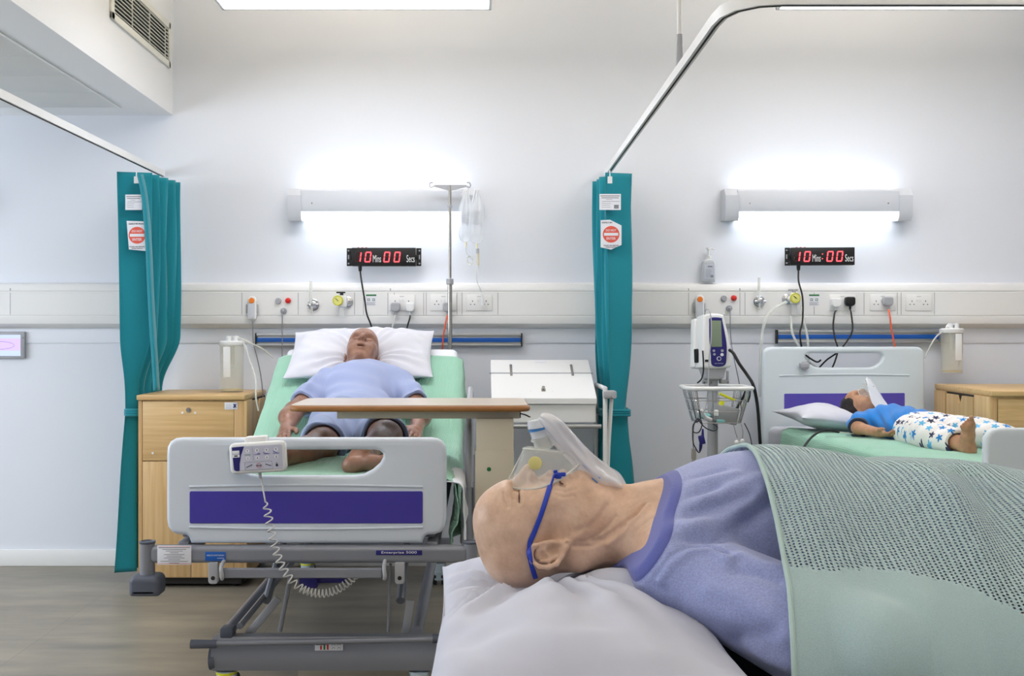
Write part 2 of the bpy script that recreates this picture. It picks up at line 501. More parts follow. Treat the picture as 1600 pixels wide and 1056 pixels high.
def np_mesh(name, V, F, uv=None):
    me = bpy.data.meshes.new(name); F = np.asarray(F, np.int32); V = np.asarray(V, np.float32)
    me.vertices.add(len(V)); me.vertices.foreach_set('co', V.ravel())
    me.loops.add(F.size); me.loops.foreach_set('vertex_index', F.ravel())
    me.polygons.add(len(F)); me.polygons.foreach_set('loop_start', np.arange(0, F.size, F.shape[1], dtype=np.int32))
    me.update(calc_edges=True); me.validate()
    if uv is not None:
        l = me.uv_layers.new(name='UVMap'); l.data.foreach_set('uv', np.asarray(uv, np.float32)[F.ravel()].ravel())
    return me


def vnormals(V, F):
    n = np.cross(V[F[:, 2]] - V[F[:, 0]], V[F[:, 3]] - V[F[:, 1]]); N = np.zeros_like(V)
    for k in range(4): np.add.at(N, F[:, k], n)
    return N / (np.linalg.norm(N, axis=1, keepdims=True) + 1e-12)


def relax(V, F, it=2, w=0.5):
    E = np.concatenate([F[:, [0, 1]], F[:, [1, 2]], F[:, [2, 3]], F[:, [3, 0]]]); E = np.concatenate([E, E[:, ::-1]])
    for _ in range(it):
        A = np.zeros_like(V); np.add.at(A, E[:, 0], V[E[:, 1]]); n = np.bincount(E[:, 0], minlength=len(V))[:, None]
        V = V * (1 - w) + A / np.maximum(n, 1) * w
    return V


def wob(P, freq, seed, octv=3, aniso=(1, 1, 1)):
    """smooth pseudo noise in [-1, 1]"""
    rng = np.random.RandomState(seed); P = np.asarray(P, float) * np.array(aniso); out = np.zeros(P.shape[:-1]); a = 1; tot = 0
    for o in range(octv):
        for _ in range(4):
            d = rng.normal(size=3); d /= np.linalg.norm(d); ph = rng.uniform(0, 6.28)
            warp = 0.6 * np.sin(P @ (rng.normal(size=3) * freq * 0.6) + ph * 2)
            out += a * np.sin(P @ d * freq * 6.28 * 0.5 + ph + warp); tot += a
        freq *= 1.9; a *= 0.5
    return out / tot * 1.8


def grid_obj(name, P, material, parent=None, thick=0.003, uv=None, sub=0, smooth=180):
    """P array (nu, nv, 3)"""
    nu, nv = P.shape[:2]; V = P.reshape(-1, 3)
    i = np.arange(nu * nv).reshape(nu, nv)
    F = np.stack([i[:-1, :-1], i[1:, :-1], i[1:, 1:], i[:-1, 1:]], -1).reshape(-1, 4)
    if uv is None:
        du = np.concatenate([np.zeros((1, nv)), np.cumsum(np.linalg.norm(np.diff(P, axis=0), axis=2), 0)]); dv = np.concatenate([np.zeros((nu, 1)), np.cumsum(np.linalg.norm(np.diff(P, axis=1), axis=2), 1)], 1)
        uv = np.stack([du, dv], -1)
    me = np_mesh(name, V, F, np.asarray(uv).reshape(-1, 2))
    o = link(name, me, material, parent, smooth)
    if thick:
        s = o.modifiers.new('solid', 'SOLIDIFY'); s.thickness = thick; s.offset = -1
    return o


def copy_tree(o, parent=None):
    c = o.copy(); C.objects.link(c)
    if parent is not None: c.parent = parent
    for ch in list(o.children): copy_tree(ch, c)
    return c


def put(o, T):
    """move a parentless thing by matrix T (built at the world origin)"""
    o.matrix_world = T @ o.matrix_world
# ============================================================ the room
WY = 5.85      # back wall plane
CEIL = 3.42
X0, X1, Y0 = -5.2, 4.6, -2.2


def structure(name, mb, m, smooth=35):
    o = mb.build(name, m, None, smooth); o['kind'] = 'structure'; return o


def floor_mat():
    m = mat('floor_vinyl', (142, 134, 120), 0.38, spec=0.4); nt = m.node_tree; b = nt.nodes['Principled BSDF']
    tc = nt.nodes.new('ShaderNodeTexCoord')
    mp = nt.nodes.new('ShaderNodeMapping'); mp.inputs['Scale'].default_value = (1.2, 5, 1); nt.links.new(tc.outputs['Object'], mp.inputs[0])
    n = nt.nodes.new('ShaderNodeTexNoise'); n.inputs['Scale'].default_value = 1.3; n.inputs['Detail'].default_value = 7; n.inputs['Roughness'].default_value = 0.6
    nt.links.new(mp.outputs[0], n.inputs['Vector'])
    r = nt.nodes.new('ShaderNodeValToRGB'); r.color_ramp.elements[0].position = 0.3; r.color_ramp.elements[1].position = 0.72
    r.color_ramp.elements[0].color = srgb((120, 116, 106)); r.color_ramp.elements[1].color = srgb((156, 147, 132))
    nt.links.new(n.outputs[0], r.inputs[0])
    br = nt.nodes.new('ShaderNodeTexBrick'); br.offset = 0; br.inputs['Scale'].default_value = 1.0
    br.inputs['Brick Width'].default_value = 0.95; br.inputs['Row Height'].default_value = 0.95; br.inputs['Mortar Size'].default_value = 0.003
    br.inputs['Color1'].default_value = (1, 1, 1, 1); br.inputs['Color2'].default_value = (0.93, 0.93, 0.93, 1); br.inputs['Mortar'].default_value = (0.82, 0.82, 0.82, 1)
    nt.links.new(tc.outputs['Object'], br.inputs['Vector'])
    x = nt.nodes.new('ShaderNodeMix'); x.data_type = 'RGBA'; x.blend_type = 'MULTIPLY'; x.inputs[0].default_value = 1
    nt.links.new(r.outputs[0], x.inputs[6]); nt.links.new(br.outputs[0], x.inputs[7]); nt.links.new(x.outputs[2], b.inputs['Base Color'])
    return m


M['floor'] = floor_mat()
structure('floor', MB().b2((X0 - .1, Y0 - .1, -.1), (X1 + .1, WY + .15, 0)), M['floor'])
structure('wall_back', MB().b2((X0 - .1, WY, 0), (X1 + .1, WY + .15, CEIL + .1)), M['wall'])
structure('wall_left', MB().b2((X0 - .1, Y0 - .1, 0), (X0, WY, .8)).b2((X0 - .1, Y0 - .1, 2.4), (X0, WY, CEIL + .1)).b2((X0 - .1, Y0 - .1, .8), (X0, 1.2, 2.4)).b2((X0 - .1, 5.0, .8), (X0, WY, 2.4)), M['wall'])
mb = MB()
for y in (1.2, 3.08, 4.96): mb.b2((X0 - .07, y, .8), (X0 - .02, y + .04, 2.4))
for z in (.8, 2.36): mb.b2((X0 - .07, 1.2, z), (X0 - .02, 5.0, z + .04))
structure('window_5', mb, M['white'])  # unseen window added for fill light from the left
ld = bpy.data.lights.new('side_window_daylight', 'AREA'); ld.shape = 'RECTANGLE'; ld.size = 3.7; ld.size_y = 1.55; ld.energy = WINDOW_FILL_W * .34; ld.color = (.86, .93, 1)  # area lamp brightening the left side, set outside the added window
lo = bpy.data.objects.new('side_window_daylight', ld); C.objects.link(lo); lo.location = (X0 - .12, 3.1, 1.6); lo.rotation_euler = (0, -PI / 2, 0); ld.size, ld.size_y = 1.55, 3.7
structure('wall_right', MB().b2((X1, Y0 - .1, 0), (X1 + .1, WY, CEIL + .1)), M['wall'])
mb = MB().b2((X0, Y0 - .1, 0), (X1, Y0, .9)).b2((X0, Y0 - .1, 2.6), (X1, Y0, CEIL + .1))
for a, b in ((X0, -4.9), (-2.9, -2.9), (-.9, -.5), (1.5, 1.9), (3.9, X1)): mb.b2((a, Y0 - .1, .9), (b, Y0, 2.6))
structure('wall_front', mb, M['wall'])
for k, (a, b) in enumerate(((-4.9, -2.92), (-2.88, -.9), (-.5, 1.5), (1.9, 3.9))):
    mb = MB()
    for x in (a, (a + b) / 2 - .02, b - .04): mb.b2((x, Y0 - .07, .9), (x + .04, Y0 - .02, 2.6))
    for z in (.9, 2.56): mb.b2((a, Y0 - .07, z), (b, Y0 - .02, z + .04))
    structure('window_%d' % (k + 1), mb, M['white'])  # unseen windows added to give flat fill from behind the viewer
    ld = bpy.data.lights.new('window_daylight', 'AREA'); ld.shape = 'RECTANGLE'; ld.size = 1.95; ld.size_y = 1.65; ld.energy = WINDOW_FILL_W; ld.color = (.84, .92, 1)  # fill lamp behind each added window
    lo = bpy.data.objects.new('window_daylight', ld); C.objects.link(lo); lo.location = ((a + b) / 2, Y0 - .16, 1.75); lo.rotation_euler = (PI / 2, 0, PI)
structure('ceiling', MB().b2((X0, Y0, CEIL), (X1, WY, CEIL + .1)), M['ceil'])
structure('baseboard_back', MB().b2((X0, WY - .014, 0), (X1, WY, .094), .004), M['offwhite'])
# bulkhead (a lowered ceiling box) running from the wall toward the viewer on the left
BX, BZ = -1.742, 2.554
g = bmesh.new()
structure('ceiling_bulkhead', MB().b2((X0, Y0, BZ), (BX, WY, CEIL)), M['white'])
for k in range(8):          # lay-in tiles under it
    y1 = 5.635 - .352 * k
    structure('ceiling_tile', MB().b2((X0 + .1, y1 - .346, BZ - .004), (BX - .235, y1, BZ + .004), .001), M['tile'])
structure('trim_1', MB().b2((BX - .233, 2.7, BZ - .006), (BX - .222, 5.65, BZ + .002)), M['offwhite'])

# air grille on the bulkhead side
t = empty('air_vent', (BX, 5.3, 2.83), 0, 'cream louvred air grille with dark slots high on the bulkhead side', 'vent')
gy0, gy1, gz0, gz1 = 4.89, 5.745, 2.835, 3.015
mb = MB()
mb.b2((BX, gy0 - .04, gz0 - .035), (BX + .012, gy1 + .03, gz0), .003).b2((BX, gy0 - .04, gz1), (BX + .012, gy1 + .03, gz1 + .035), .003)
mb.b2((BX, gy0 - .04, gz0 - .035), (BX + .012, gy0, gz1 + .035), .003).b2((BX, gy1, gz0 - .035), (BX + .012, gy1 + .03, gz1 + .035), .003)
mb.build('frame', M['cream'], t)
MB().b2((BX + .0005, gy0, gz0), (BX + .002, gy1, gz1)).build('duct_opening', M['dark'], t)  # dark sheet painted as the shade behind the slats
n = 9
for k in range(n):
    z = gz0 + (k + .5) * (gz1 - gz0) / n
    MB().box((BX + .007, (gy0 + gy1) / 2, z), (.009, gy1 - gy0, .0035), 0, Matrix.Rotation(R_(20), 3, 'Y')).build('slat', M['cream'], t)
for y in (5.15, 5.42, 5.69): MB().b2((BX + .003, y - .003, gz0), (BX + .0085, y + .003, gz1)).build('mullion', M['cream'], t)

# ------------------------------------------------------------ suspended light panels
def panel(x0, x1, y0, y1, z, label, dim=False):
    t = empty('ceiling_light', ((x0 + x1) / 2, (y0 + y1) / 2, z), 0, label, 'ceiling light', 'ceiling light panels')
    mb = MB(); e = .014; h = .05
    mb.b2((x0, y0, z), (x0 + e, y1, z + h), .002).b2((x1 - e, y0, z), (x1, y1, z + h), .002).b2((x0, y0, z), (x1, y0 + e, z + h), .002).b2((x0, y1 - e, z), (x1, y1, z + h), .002)
    mb.build('frame', M['white'], t)
    MB().b2((x0 + e, y0 + e, z + h - .012), (x1 - e, y1 - e, z + h - .004)).build('upper_diffuser', M['panel_up'], t)
    MB().b2((x0 + e, y0 + e, z + .004), (x1 - e, y1 - e, z + .012)).build('diffuser', M['panel_glow_dim' if dim else 'panel_glow'], t)
    for x in (x0 + .1, x1 - .1):
        MB().cyl((x, (y0 + y1) / 2, z + h), (x, (y0 + y1) / 2, CEIL), .003).build('suspension_wire', M['steel'], t)


M['panel_glow'] = emat('panel_glow', (246, 248, 255), PANEL_STRENGTH)
M['panel_glow_dim'] = emat('panel_glow_dim', (250, 250, 250), PANEL_STRENGTH * .30)
M['panel_up'] = emat('panel_uplight', (255, 238, 212), PANEL_UP)
for (x0, x1), lab in (((-1.225, .055), 'suspended light panel over the bed of the man in shorts'), ((1.404, 2.70), 'suspended light panel over the bed of the child')):
    panel(x0, x1, 4.30, 4.90, 2.852, lab)
for y0, w1 in ((1.4, 'above the nearest patient'), (-1.2, 'behind the viewer')):
    for x0, w2 in ((-1.225, 'left'), (1.404, 'right')): panel(x0, x0 + 1.29, y0, y0 + .6, 2.852, 'suspended light panel %s, the %s of the pair there' % (w1, w2), True)

# ------------------------------------------------------------ bed head wall lights
def wall_light(cx, label):
    z0, z1 = 1.944, 2.126; zc = (z0 + z1) / 2
    t = empty('wall_light', (cx, WY, zc), 0, label, 'wall light', 'bed head wall lights')
    L = .52; yf = WY - .115
    for s in (-1, 1):
        x0, x1 = sorted((cx + s * L, cx + s * (L - .075)))
        poly = [(WY, z0 + .01), (yf + .02, z0), (yf, z0 + .03), (yf - .002, z1 - .04), (yf + .03, z1), (WY, z1)]
        MB().prism([(y, z) for y, z in poly], x1 - x0, Matrix(((0, 1, 0, x0), (1, 0, 0, 0), (0, 0, 1, 0), (0, 0, 0, 1)))).build('end_cap', M['fixture'], t)
    MB().b2((cx - L + .07, yf + .004, z0 + .052), (cx + L - .07, yf + .012, z1 - .016), .002).b2((cx - L + .07, yf + .01, z0 + .05), (cx + L - .07, WY, z0 + .056)).build('front_panel', M['fixture'], t)
    MB().prism([(yf + .004, z1 - .018), (yf + .03, z1 - .002), (yf + .036, z1 - .006), (yf + .012, z1 - .022)], 2 * L - .14, Matrix(((0, 1, 0, cx - L + .07), (1, 0, 0, 0), (0, 0, 1, 0), (0, 0, 0, 1)))).build('upper_lip', M['fixture'], t)
    MB().b2((cx - L + .08, yf + .042, z1 - .03), (cx + L - .08, WY - .02, z1 - .026)).build('upper_diffuser', M['glow_up'], t)
    MB().prism([(yf + .008, z0 + .05), (yf + .02, z0 + .008), (WY - .03, z0 + .006), (WY - .03, z0 + .048)], 2 * L - .152, Matrix(((0, 1, 0, cx - L + .076), (1, 0, 0, 0), (0, 0, 1, 0), (0, 0, 0, 1)))).build('lower_diffuser', M['glow_down'], t)
    for s in (-1, 1): MB().cyl((cx + s * .385, yf + .005, zc + .006), (cx + s * .385, yf + .001, zc + .006), .004, seg=10).build('screw', M['steel'], t)


M['glow_up'] = emat('up_glow', (236, 246, 255), WALL_LIGHT_UP)
M['glow_down'] = emat('down_glow', (240, 248, 255), WALL_LIGHT_DOWN)
# unseen lights added beyond the left edge to brighten that side
wall_light(-3.42, 'white bed head wall light of the next bay, beyond the left picture edge')
t = empty('ceiling_light', (-3.2, 3.1, BZ - .01), 0, 'recessed light panel in the underside of the bulkhead', 'ceiling light')  # recessed panel added out of view to light the left
MB().b2((-3.8, 2.5, BZ - .012), (-2.2, 3.3, BZ - .001), .003).build('frame', M['white'], t)
MB().b2((-3.77, 2.53, BZ - .016), (-2.23, 3.27, BZ - .011)).build('diffuser', M['panel_glow'], t)
wall_light((596 - 750) * WY / FPX * .985, 'white bed head wall light above the clock, partly behind the drip stand')
wall_light((1277.5 - 750) * WY / FPX * .985, 'white bed head wall light above the clock with a colon, over the child')

# ------------------------------------------------------------ service trunking along the wall
t = empty('service_trunking', (.4, WY, 1.35), 0, 'white three compartment service trunking running along the whole back wall', 'trunking')
prof = [(WY, 1.345), (WY - .03, 1.35), (WY - .056, 1.372), (WY - .062, 1.40), (WY - .062, 1.412), (WY - .058, 1.414), (WY - .058, 1.418), (WY - .062, 1.42),
        (WY - .062, 1.548), (WY - .058, 1.55), (WY - .058, 1.554), (WY - .062, 1.556), (WY - .062, 1.568), (WY - .05, 1.592), (WY - .02, 1.603), (WY, 1.604)]
MB().prism(prof, X1 - X0, Matrix(((0, 1, 0, X0), (1, 0, 0, 0), (0, 0, 1, 0), (0, 0, 0, 1)))).build('channel', M['offwhite'], t)
TY = WY - .062
for px in (16, 378, 466, 554, 568, 606, 616, 662, 666, 714, 722, 778, 1076, 1156, 1164, 1272, 1350, 1402, 1408, 1460):
    x = at(px, 470, TY).x
    MB().b2((x - .0012, TY - .0006, 1.422), (x + .0012, TY + .001, 1.546)).build('cover_joint', M['inkgrey'], t)
for px in (16, 610, 1076, 1156):
    x = at(px, 470, TY).x
    MB().b2((x - .003, TY - .001, 1.556), (x + .003, TY + .001, 1.57)).build('joint_clip', M['greyb'], t)

structure('trim_2', MB().b2((X0, WY - .006, 1.262), (X1, WY, 1.35), .002), M['wall'])

# equipment rails with a blue stripe
def rail(px0, px1, pyt, label):
    Y = WY - .03; a = at(px0, pyt, Y); b = at(px1, pyt, Y); z1 = a.z; z0 = z1 - .072
    t = empty('equipment_rail', ((a.x + b.x) / 2, WY, z0), 0, label, 'rail', 'wall equipment rails')
    mb = MB(); mb.b2((a.x, Y, z0), (b.x, WY - .006, z1), .003)
    mb.b2((a.x, Y - .008, z1 - .016), (b.x, Y + .002, z1), .003).b2((a.x, Y - .008, z0), (b.x, Y + .002, z0 + .014), .003); mb.build('rail_body', M['alu'], t)
    MB().b2((a.x, Y - .003, z0 + .024), (b.x, Y + .001, z1 - .024), .001).build('stripe', M['blue_rail'], t)
    for x in (a.x, b.x): MB().b2((x - .004, Y - .011, z0 - .003), (x + .004, WY - .006, z1 + .003), .003).build('end_cap', M['black'], t)


rail(400, 815, 521, 'aluminium rail with a blue stripe behind the drip stand')
rail(1214, 1498, 516, 'aluminium rail with a blue stripe above the pale bed headboard')


def double_socket(px, label, single=False):
    x = at(px, 470, TY).x; z = at(px, 473, TY).z
    t = empty('wall_socket', (x, TY, z - .04), 0, label, 'socket', 'wall power sockets')
    MB().b2((x - .073, TY - .005, z - .045), (x + .073, TY, z + .045), .003).build('socket_plate', M['offwhite'], t)
    for s in (-1, 1):
        if single and s == single: continue
        cx = x + s * .038
        for (dx, dz, w, h) in ((0, .009, .004, .008), (-.011, -.009, .007, .004), (.011, -.009, .007, .004)):
            MB().b2((cx + dx - w / 2, TY - .0056, z + dz - h / 2), (cx + dx + w / 2, TY - .004, z + dz + h / 2)).build('pin_slot', M['black'], t)
    for s in (-1, 1): MB().b2((x + s * .009 - .006, TY - .0075, z + .006), (x + s * .009 + .006, TY - .005, z + .024), .001).build('rocker_switch', M['white'], t)
    MB().b2((x - .012, TY - .0055, z + .034), (x + .012, TY - .0045, z + .036)).build('legend_strip', M['inkgrey'], t)


double_socket(628, 'twin socket holding a grey and a white plug', 0)
double_socket(693, 'twin socket left of the drip pole with the orange cord plug', 1)
double_socket(749, 'empty twin socket right of the drip pole')
double_socket(1316, 'twin socket holding a white and a black plug', 0)
double_socket(1379, 'twin socket with the grey plug and orange cord above the child', 1)
double_socket(1435, 'empty twin socket furthest along above the child')


def plug(px, py, m, cm, path, label, cname='cable'):
    c = at(px, py, TY - .025)
    t = empty('power_plug', c, 0, label, 'plug', 'power plugs in the trunking')
    mb = MB(); mb.m = Matrix.Translation(c)
    poly = round_rect(-.026, -.026, .026, .026, [.02, .012, .012, .02])
    mb.mesh(plate([poly], .042, .008), Matrix.Identity(4)); mb.cyl((0, -.004, -.022), (0, -.004, -.045), .007, .005)
    mb.build('plug_body', m, t)
    pts = [c + Vector((0, -.004, -.045))] + [at(a, b, y) for a, b, y in path]
    MB().tube(pts, .0045, 8, smooth=8).build(cname, cm, t)


plug(618, 480, M['greyb'], M['cable_w'], [(616, 498, 5.72), (613, 512, 5.72), (611, 530, 5.73), (612, 580, 5.75)], 'grey plug in the trunking behind the pillow')
plug(641, 480, M['white'], M['black'], [(640, 498, 5.72), (636, 512, 5.72), (633, 530, 5.73), (630, 580, 5.75)], 'white plug with a black cable behind the pillow')
plug(699, 480, M['greyb'], M['cordo'], [(698, 497, 5.72), (695, 512, 5.71), (693, 525, 5.71), (690, 560, 5.74)], 'grey plug with an orange cord beside the drip pole')
plug(1306, 473, M['white'], M['black'], [(1304, 490, 5.70), (1302, 510, 5.68), (1305, 530, 5.66), (1309, 548, 5.65), (1300, 575, 5.66), (1289, 584, 5.68)], 'white plug with a black cable above the pale headboard')
plug(1328, 471, M['black'], M['black'], [(1330, 490, 5.70), (1332, 515, 5.68), (1324, 532, 5.66), (1309, 550, 5.65), (1292, 562, 5.67), (1272, 580, 5.69), (1264, 565, 5.72)], 'black plug in the trunking above the pale headboard')
plug(1387, 471, M['greyb'], M['cordo'], [(1390, 490, 5.70), (1393, 515, 5.69), (1400, 552, 5.69), (1404, 600, 5.70)], 'grey plug with an orange cord above the child')

# small green information stickers
for px, lab in ((580, 'small white sticker with a green header beside the clock cable'), (1272, 'small white sticker with a green header right of the yellow gauge')):
    a = at(px - 8, 460, TY); b = at(px + 8, 478, TY)
    t = empty('information_sticker', (a.x, TY, b.z), 0, lab, 'sticker', 'trunking stickers')
    MB().b2((a.x, TY - .0012, b.z), (b.x, TY, a.z)).build('paper', M['paper'], t)
    MB().b2((a.x, TY - .0016, a.z - .009), (b.x, TY - .001, a.z)).build('header', M['green'], t)
    for s in (-1, 1):
        cx = (a.x + b.x) / 2 + s * .014
        mb = MB(); mb.b2((cx - .007, TY - .0016, a.z - .026), (cx + .007, TY - .001, a.z - .023)).b2((cx - .007, TY - .0016, a.z - .036), (cx + .007, TY - .001, a.z - .033)).b2((cx - .007, TY - .0016, a.z - .036), (cx - .004, TY - .001, a.z - .023)).b2((cx + .004, TY - .0016, a.z - .036), (cx + .007, TY - .001, a.z - .023))
        mb.build('symbol', M['green'], t)
    mb = MB()
    for q in range(5): mb.b2((a.x + .003, TY - .0016, a.z - .044 - q * .004), (b.x - .003 - .004 * (q % 3), TY - .001, a.z - .0425 - q * .004))
    mb.build('printed_lines', M['inkgrey'], t)

# nurse call handsets
def handset(px, py, cord, label):
    c = at(px, py, TY - .02)
    t = empty('call_handset', c, 0, label, 'call handset', 'nurse call handsets')
    mb = MB(Matrix.Translation(c)); mb.mesh(plate([round_rect(-.024, -.066, .024, .066, [.008, .024, .024, .008])], .026, .006), Matrix.Identity(4)); mb.build('handset_body', M['offwhite'], t)
    mb = MB(Matrix.Translation(c)); mb.mesh(plate([round_rect(-.017, -.058, .017, .026, .004)], .004, .001), Matrix.Translation((0, -.014, 0))); mb.build('keypad', M['fixture'], t)
    mb = MB(); mb.cyl(c + Vector((0, -.012, .04)), c + Vector((0, -.019, .04)), .0165, .014).build('call_button', M['orange'], t)
    MB().b2(c + Vector((-.036, .004, -.03)), c + Vector((.034, .014, .02)), .003).build('holder', M['greyb'], t)
    if cord: MB().tube([c + Vector((0, 0, -.066))] + [at(a, b, y) for a, b, y in cord], .003, 6, smooth=8).build('cord', M['inkgrey'], t)


handset(394, 481, [(395, 505, 5.74), (396, 535, 5.74), (402, 560, 5.74), (408, 590, 5.74), (412, 630, 5.76)], 'call handset with an orange button above the wooden locker and bottle')
handset(1093, 479, None, 'call handset with an orange button right behind the vital signs monitor')


def call_station(px, py, path, label):
    c = at(px, py, TY)
    t = empty('call_station', c, 0, label, 'call switch', 'nurse call switches')
    MB().cyl(c + Vector((-.028, 0, .028)), c + Vector((-.028, -.016, .028)), .018, .015).build('grey_button', M['greyb'], t)
    MB().cyl(c + Vector((.028, 0, .03)), c + Vector((.028, -.016, .03)), .0165, .014).ball(c + Vector((.028, -.014, .03)), .013, (1, .5, 1)).build('red_button', M['redb'], t)
    MB().cyl(c + Vector((.002, 0, -.028)), c + Vector((.002, -.014, -.028)), .018, .016).cyl(c + Vector((.002, -.012, -.028)), c + Vector((.002, -.03, -.032)), .010, .007).build('cord_plug', M['greyb'], t)
    MB().tube([c + Vector((.002, -.03, -.034))] + [at(*p) for p in path], .0028, 6, smooth=8).build('cord', M['inkgrey'], t)


call_station(442.5, 478, [(441, 500, 5.74), (441, 540, 5.76), (441, 580, 5.78)], 'grey and red call buttons above the white pillow')
call_station(1138.5, 474, [(1141, 500, 5.74), (1142, 530, 5.75), (1147, 560, 5.75), (1156, 605, 5.77), (1158, 640, 5.79)], 'grey and red call buttons beside the vital signs monitor')


def suction(px, py, label):
    c = at(px, py, TY)
    t = empty('suction_outlet', c, 0, label, 'gas outlet', 'suction outlets')
    MB().lathe([(.032, 0), (.032, .008), (.028, .012)], c, (0, -1, 0)).build('outlet_ring', M['chrome'], t)
    MB().lathe([(.02, .012), (.02, .03), (.014, .034)], c, (0, -1, 0)).cyl(c + Vector((-.03, -.024, 0)), c + Vector((.03, -.024, 0)), .008).build('regulator', M['chrome'], t)
    MB().cyl(c + Vector((-.01, -.035, .005)), c + Vector((-.01, -.035, .132)), .0085, .007).build('flow_tube', M['clear2'], t)
    MB().cyl(c + Vector((-.006, -.03, -.01)), c + Vector((-.004, -.03, -.05)), .007, .004).build('nozzle', M['clear2'], t)


suction(490, 476, 'chrome suction outlet with an upright clear tube above the pillow')
suction(1186, 471, 'chrome suction outlet with an upright clear tube right of the monitor')


def oxygen(px, py, s, label):
    c = at(px, py, TY)
    t = empty('oxygen_regulator', c, 0, label, 'gas regulator', 'yellow dial regulators')
    MB().lathe([(.03, 0), (.03, .008), (.024, .012)], c + Vector((s * -.03, 0, -.005)), (0, -1, 0)).build('outlet_ring', M['chrome'], t)
    MB().cyl(c + Vector((-s * .02, -.012, -.005)), c + Vector((0, -.045, -.002)), .016).b2(c + Vector((-.02, -.05, -.035)), c + Vector((.03, -.012, .03)), .008).build('regulator_body', M['white'], t)
    gc = c + Vector((0 if s > 0 else -.018, -.05, 0))
    MB().lathe([(.029, 0), (.029, .01), (.026, .014), (.024, .012)], gc, (0, -1, 0)).build('gauge_bezel', M['yellow'], t)
    MB().cyl(gc + Vector((0, -.010, 0)), gc + Vector((0, -.0125, 0)), .022).build('dial', mat('dial_face', (222, 220, 130), .4) if 'dialm' not in M else M['dialm'], t)
    MB().tube([gc + Vector((-.012, -.014, .012)), gc + Vector((.004, -.014, -.003))], .0016, 6).build('needle', M['black'], t)
    MB().b2(c + Vector((-.03, -.035, .042)), c + Vector((.02, -.02, .05)), .002).cyl(c + Vector((0, -.03, .03)), c + Vector((0, -.03, .045)), .01).build('top_knob', M['black' if s < 0 else 'greyb'], t)
    MB().cyl(c + Vector((.0, -.03, -.035)), c + Vector((.002, -.03, -.09)), .017, .015).build('flow_tube', M['clear'], t)


oxygen(535, 470, -1, 'regulator with a yellow dial above the head of the man on the pillow')
oxygen(1238, 466, 1, 'regulator with a yellow dial right of the second suction outlet')

# hoses from the oxygen regulator down behind the pale headboard
hs = [('thick_hose', .0085, [(1228, 472, 5.75), (1210, 482, 5.72), (1196, 500, 5.71), (1190, 530, 5.71), (1188, 570, 5.73), (1187, 620, 5.75)], 'wide cream hose curving down left of the pale headboard'),
      ('oxygen_tube', .0065, [(1236, 495, 5.74), (1238, 520, 5.71), (1248, 540, 5.70), (1262, 562, 5.71), (1282, 578, 5.73), (1291, 590, 5.74)], 'clear tube running from the yellow dial regulator behind the headboard'),
      ('oxygen_tube', .0065, [(1252, 478, 5.75), (1257, 505, 5.71), (1262, 530, 5.69), (1263, 560, 5.69), (1262, 600, 5.72)], 'clear tube hanging straight down past the headboard clip')]
for nm, r, p, lab in hs:
    o = MB().tube([at(*q) for q in p], r, 10, smooth=8).build(nm, M['clear2']); tag(o, lab, 'hose')

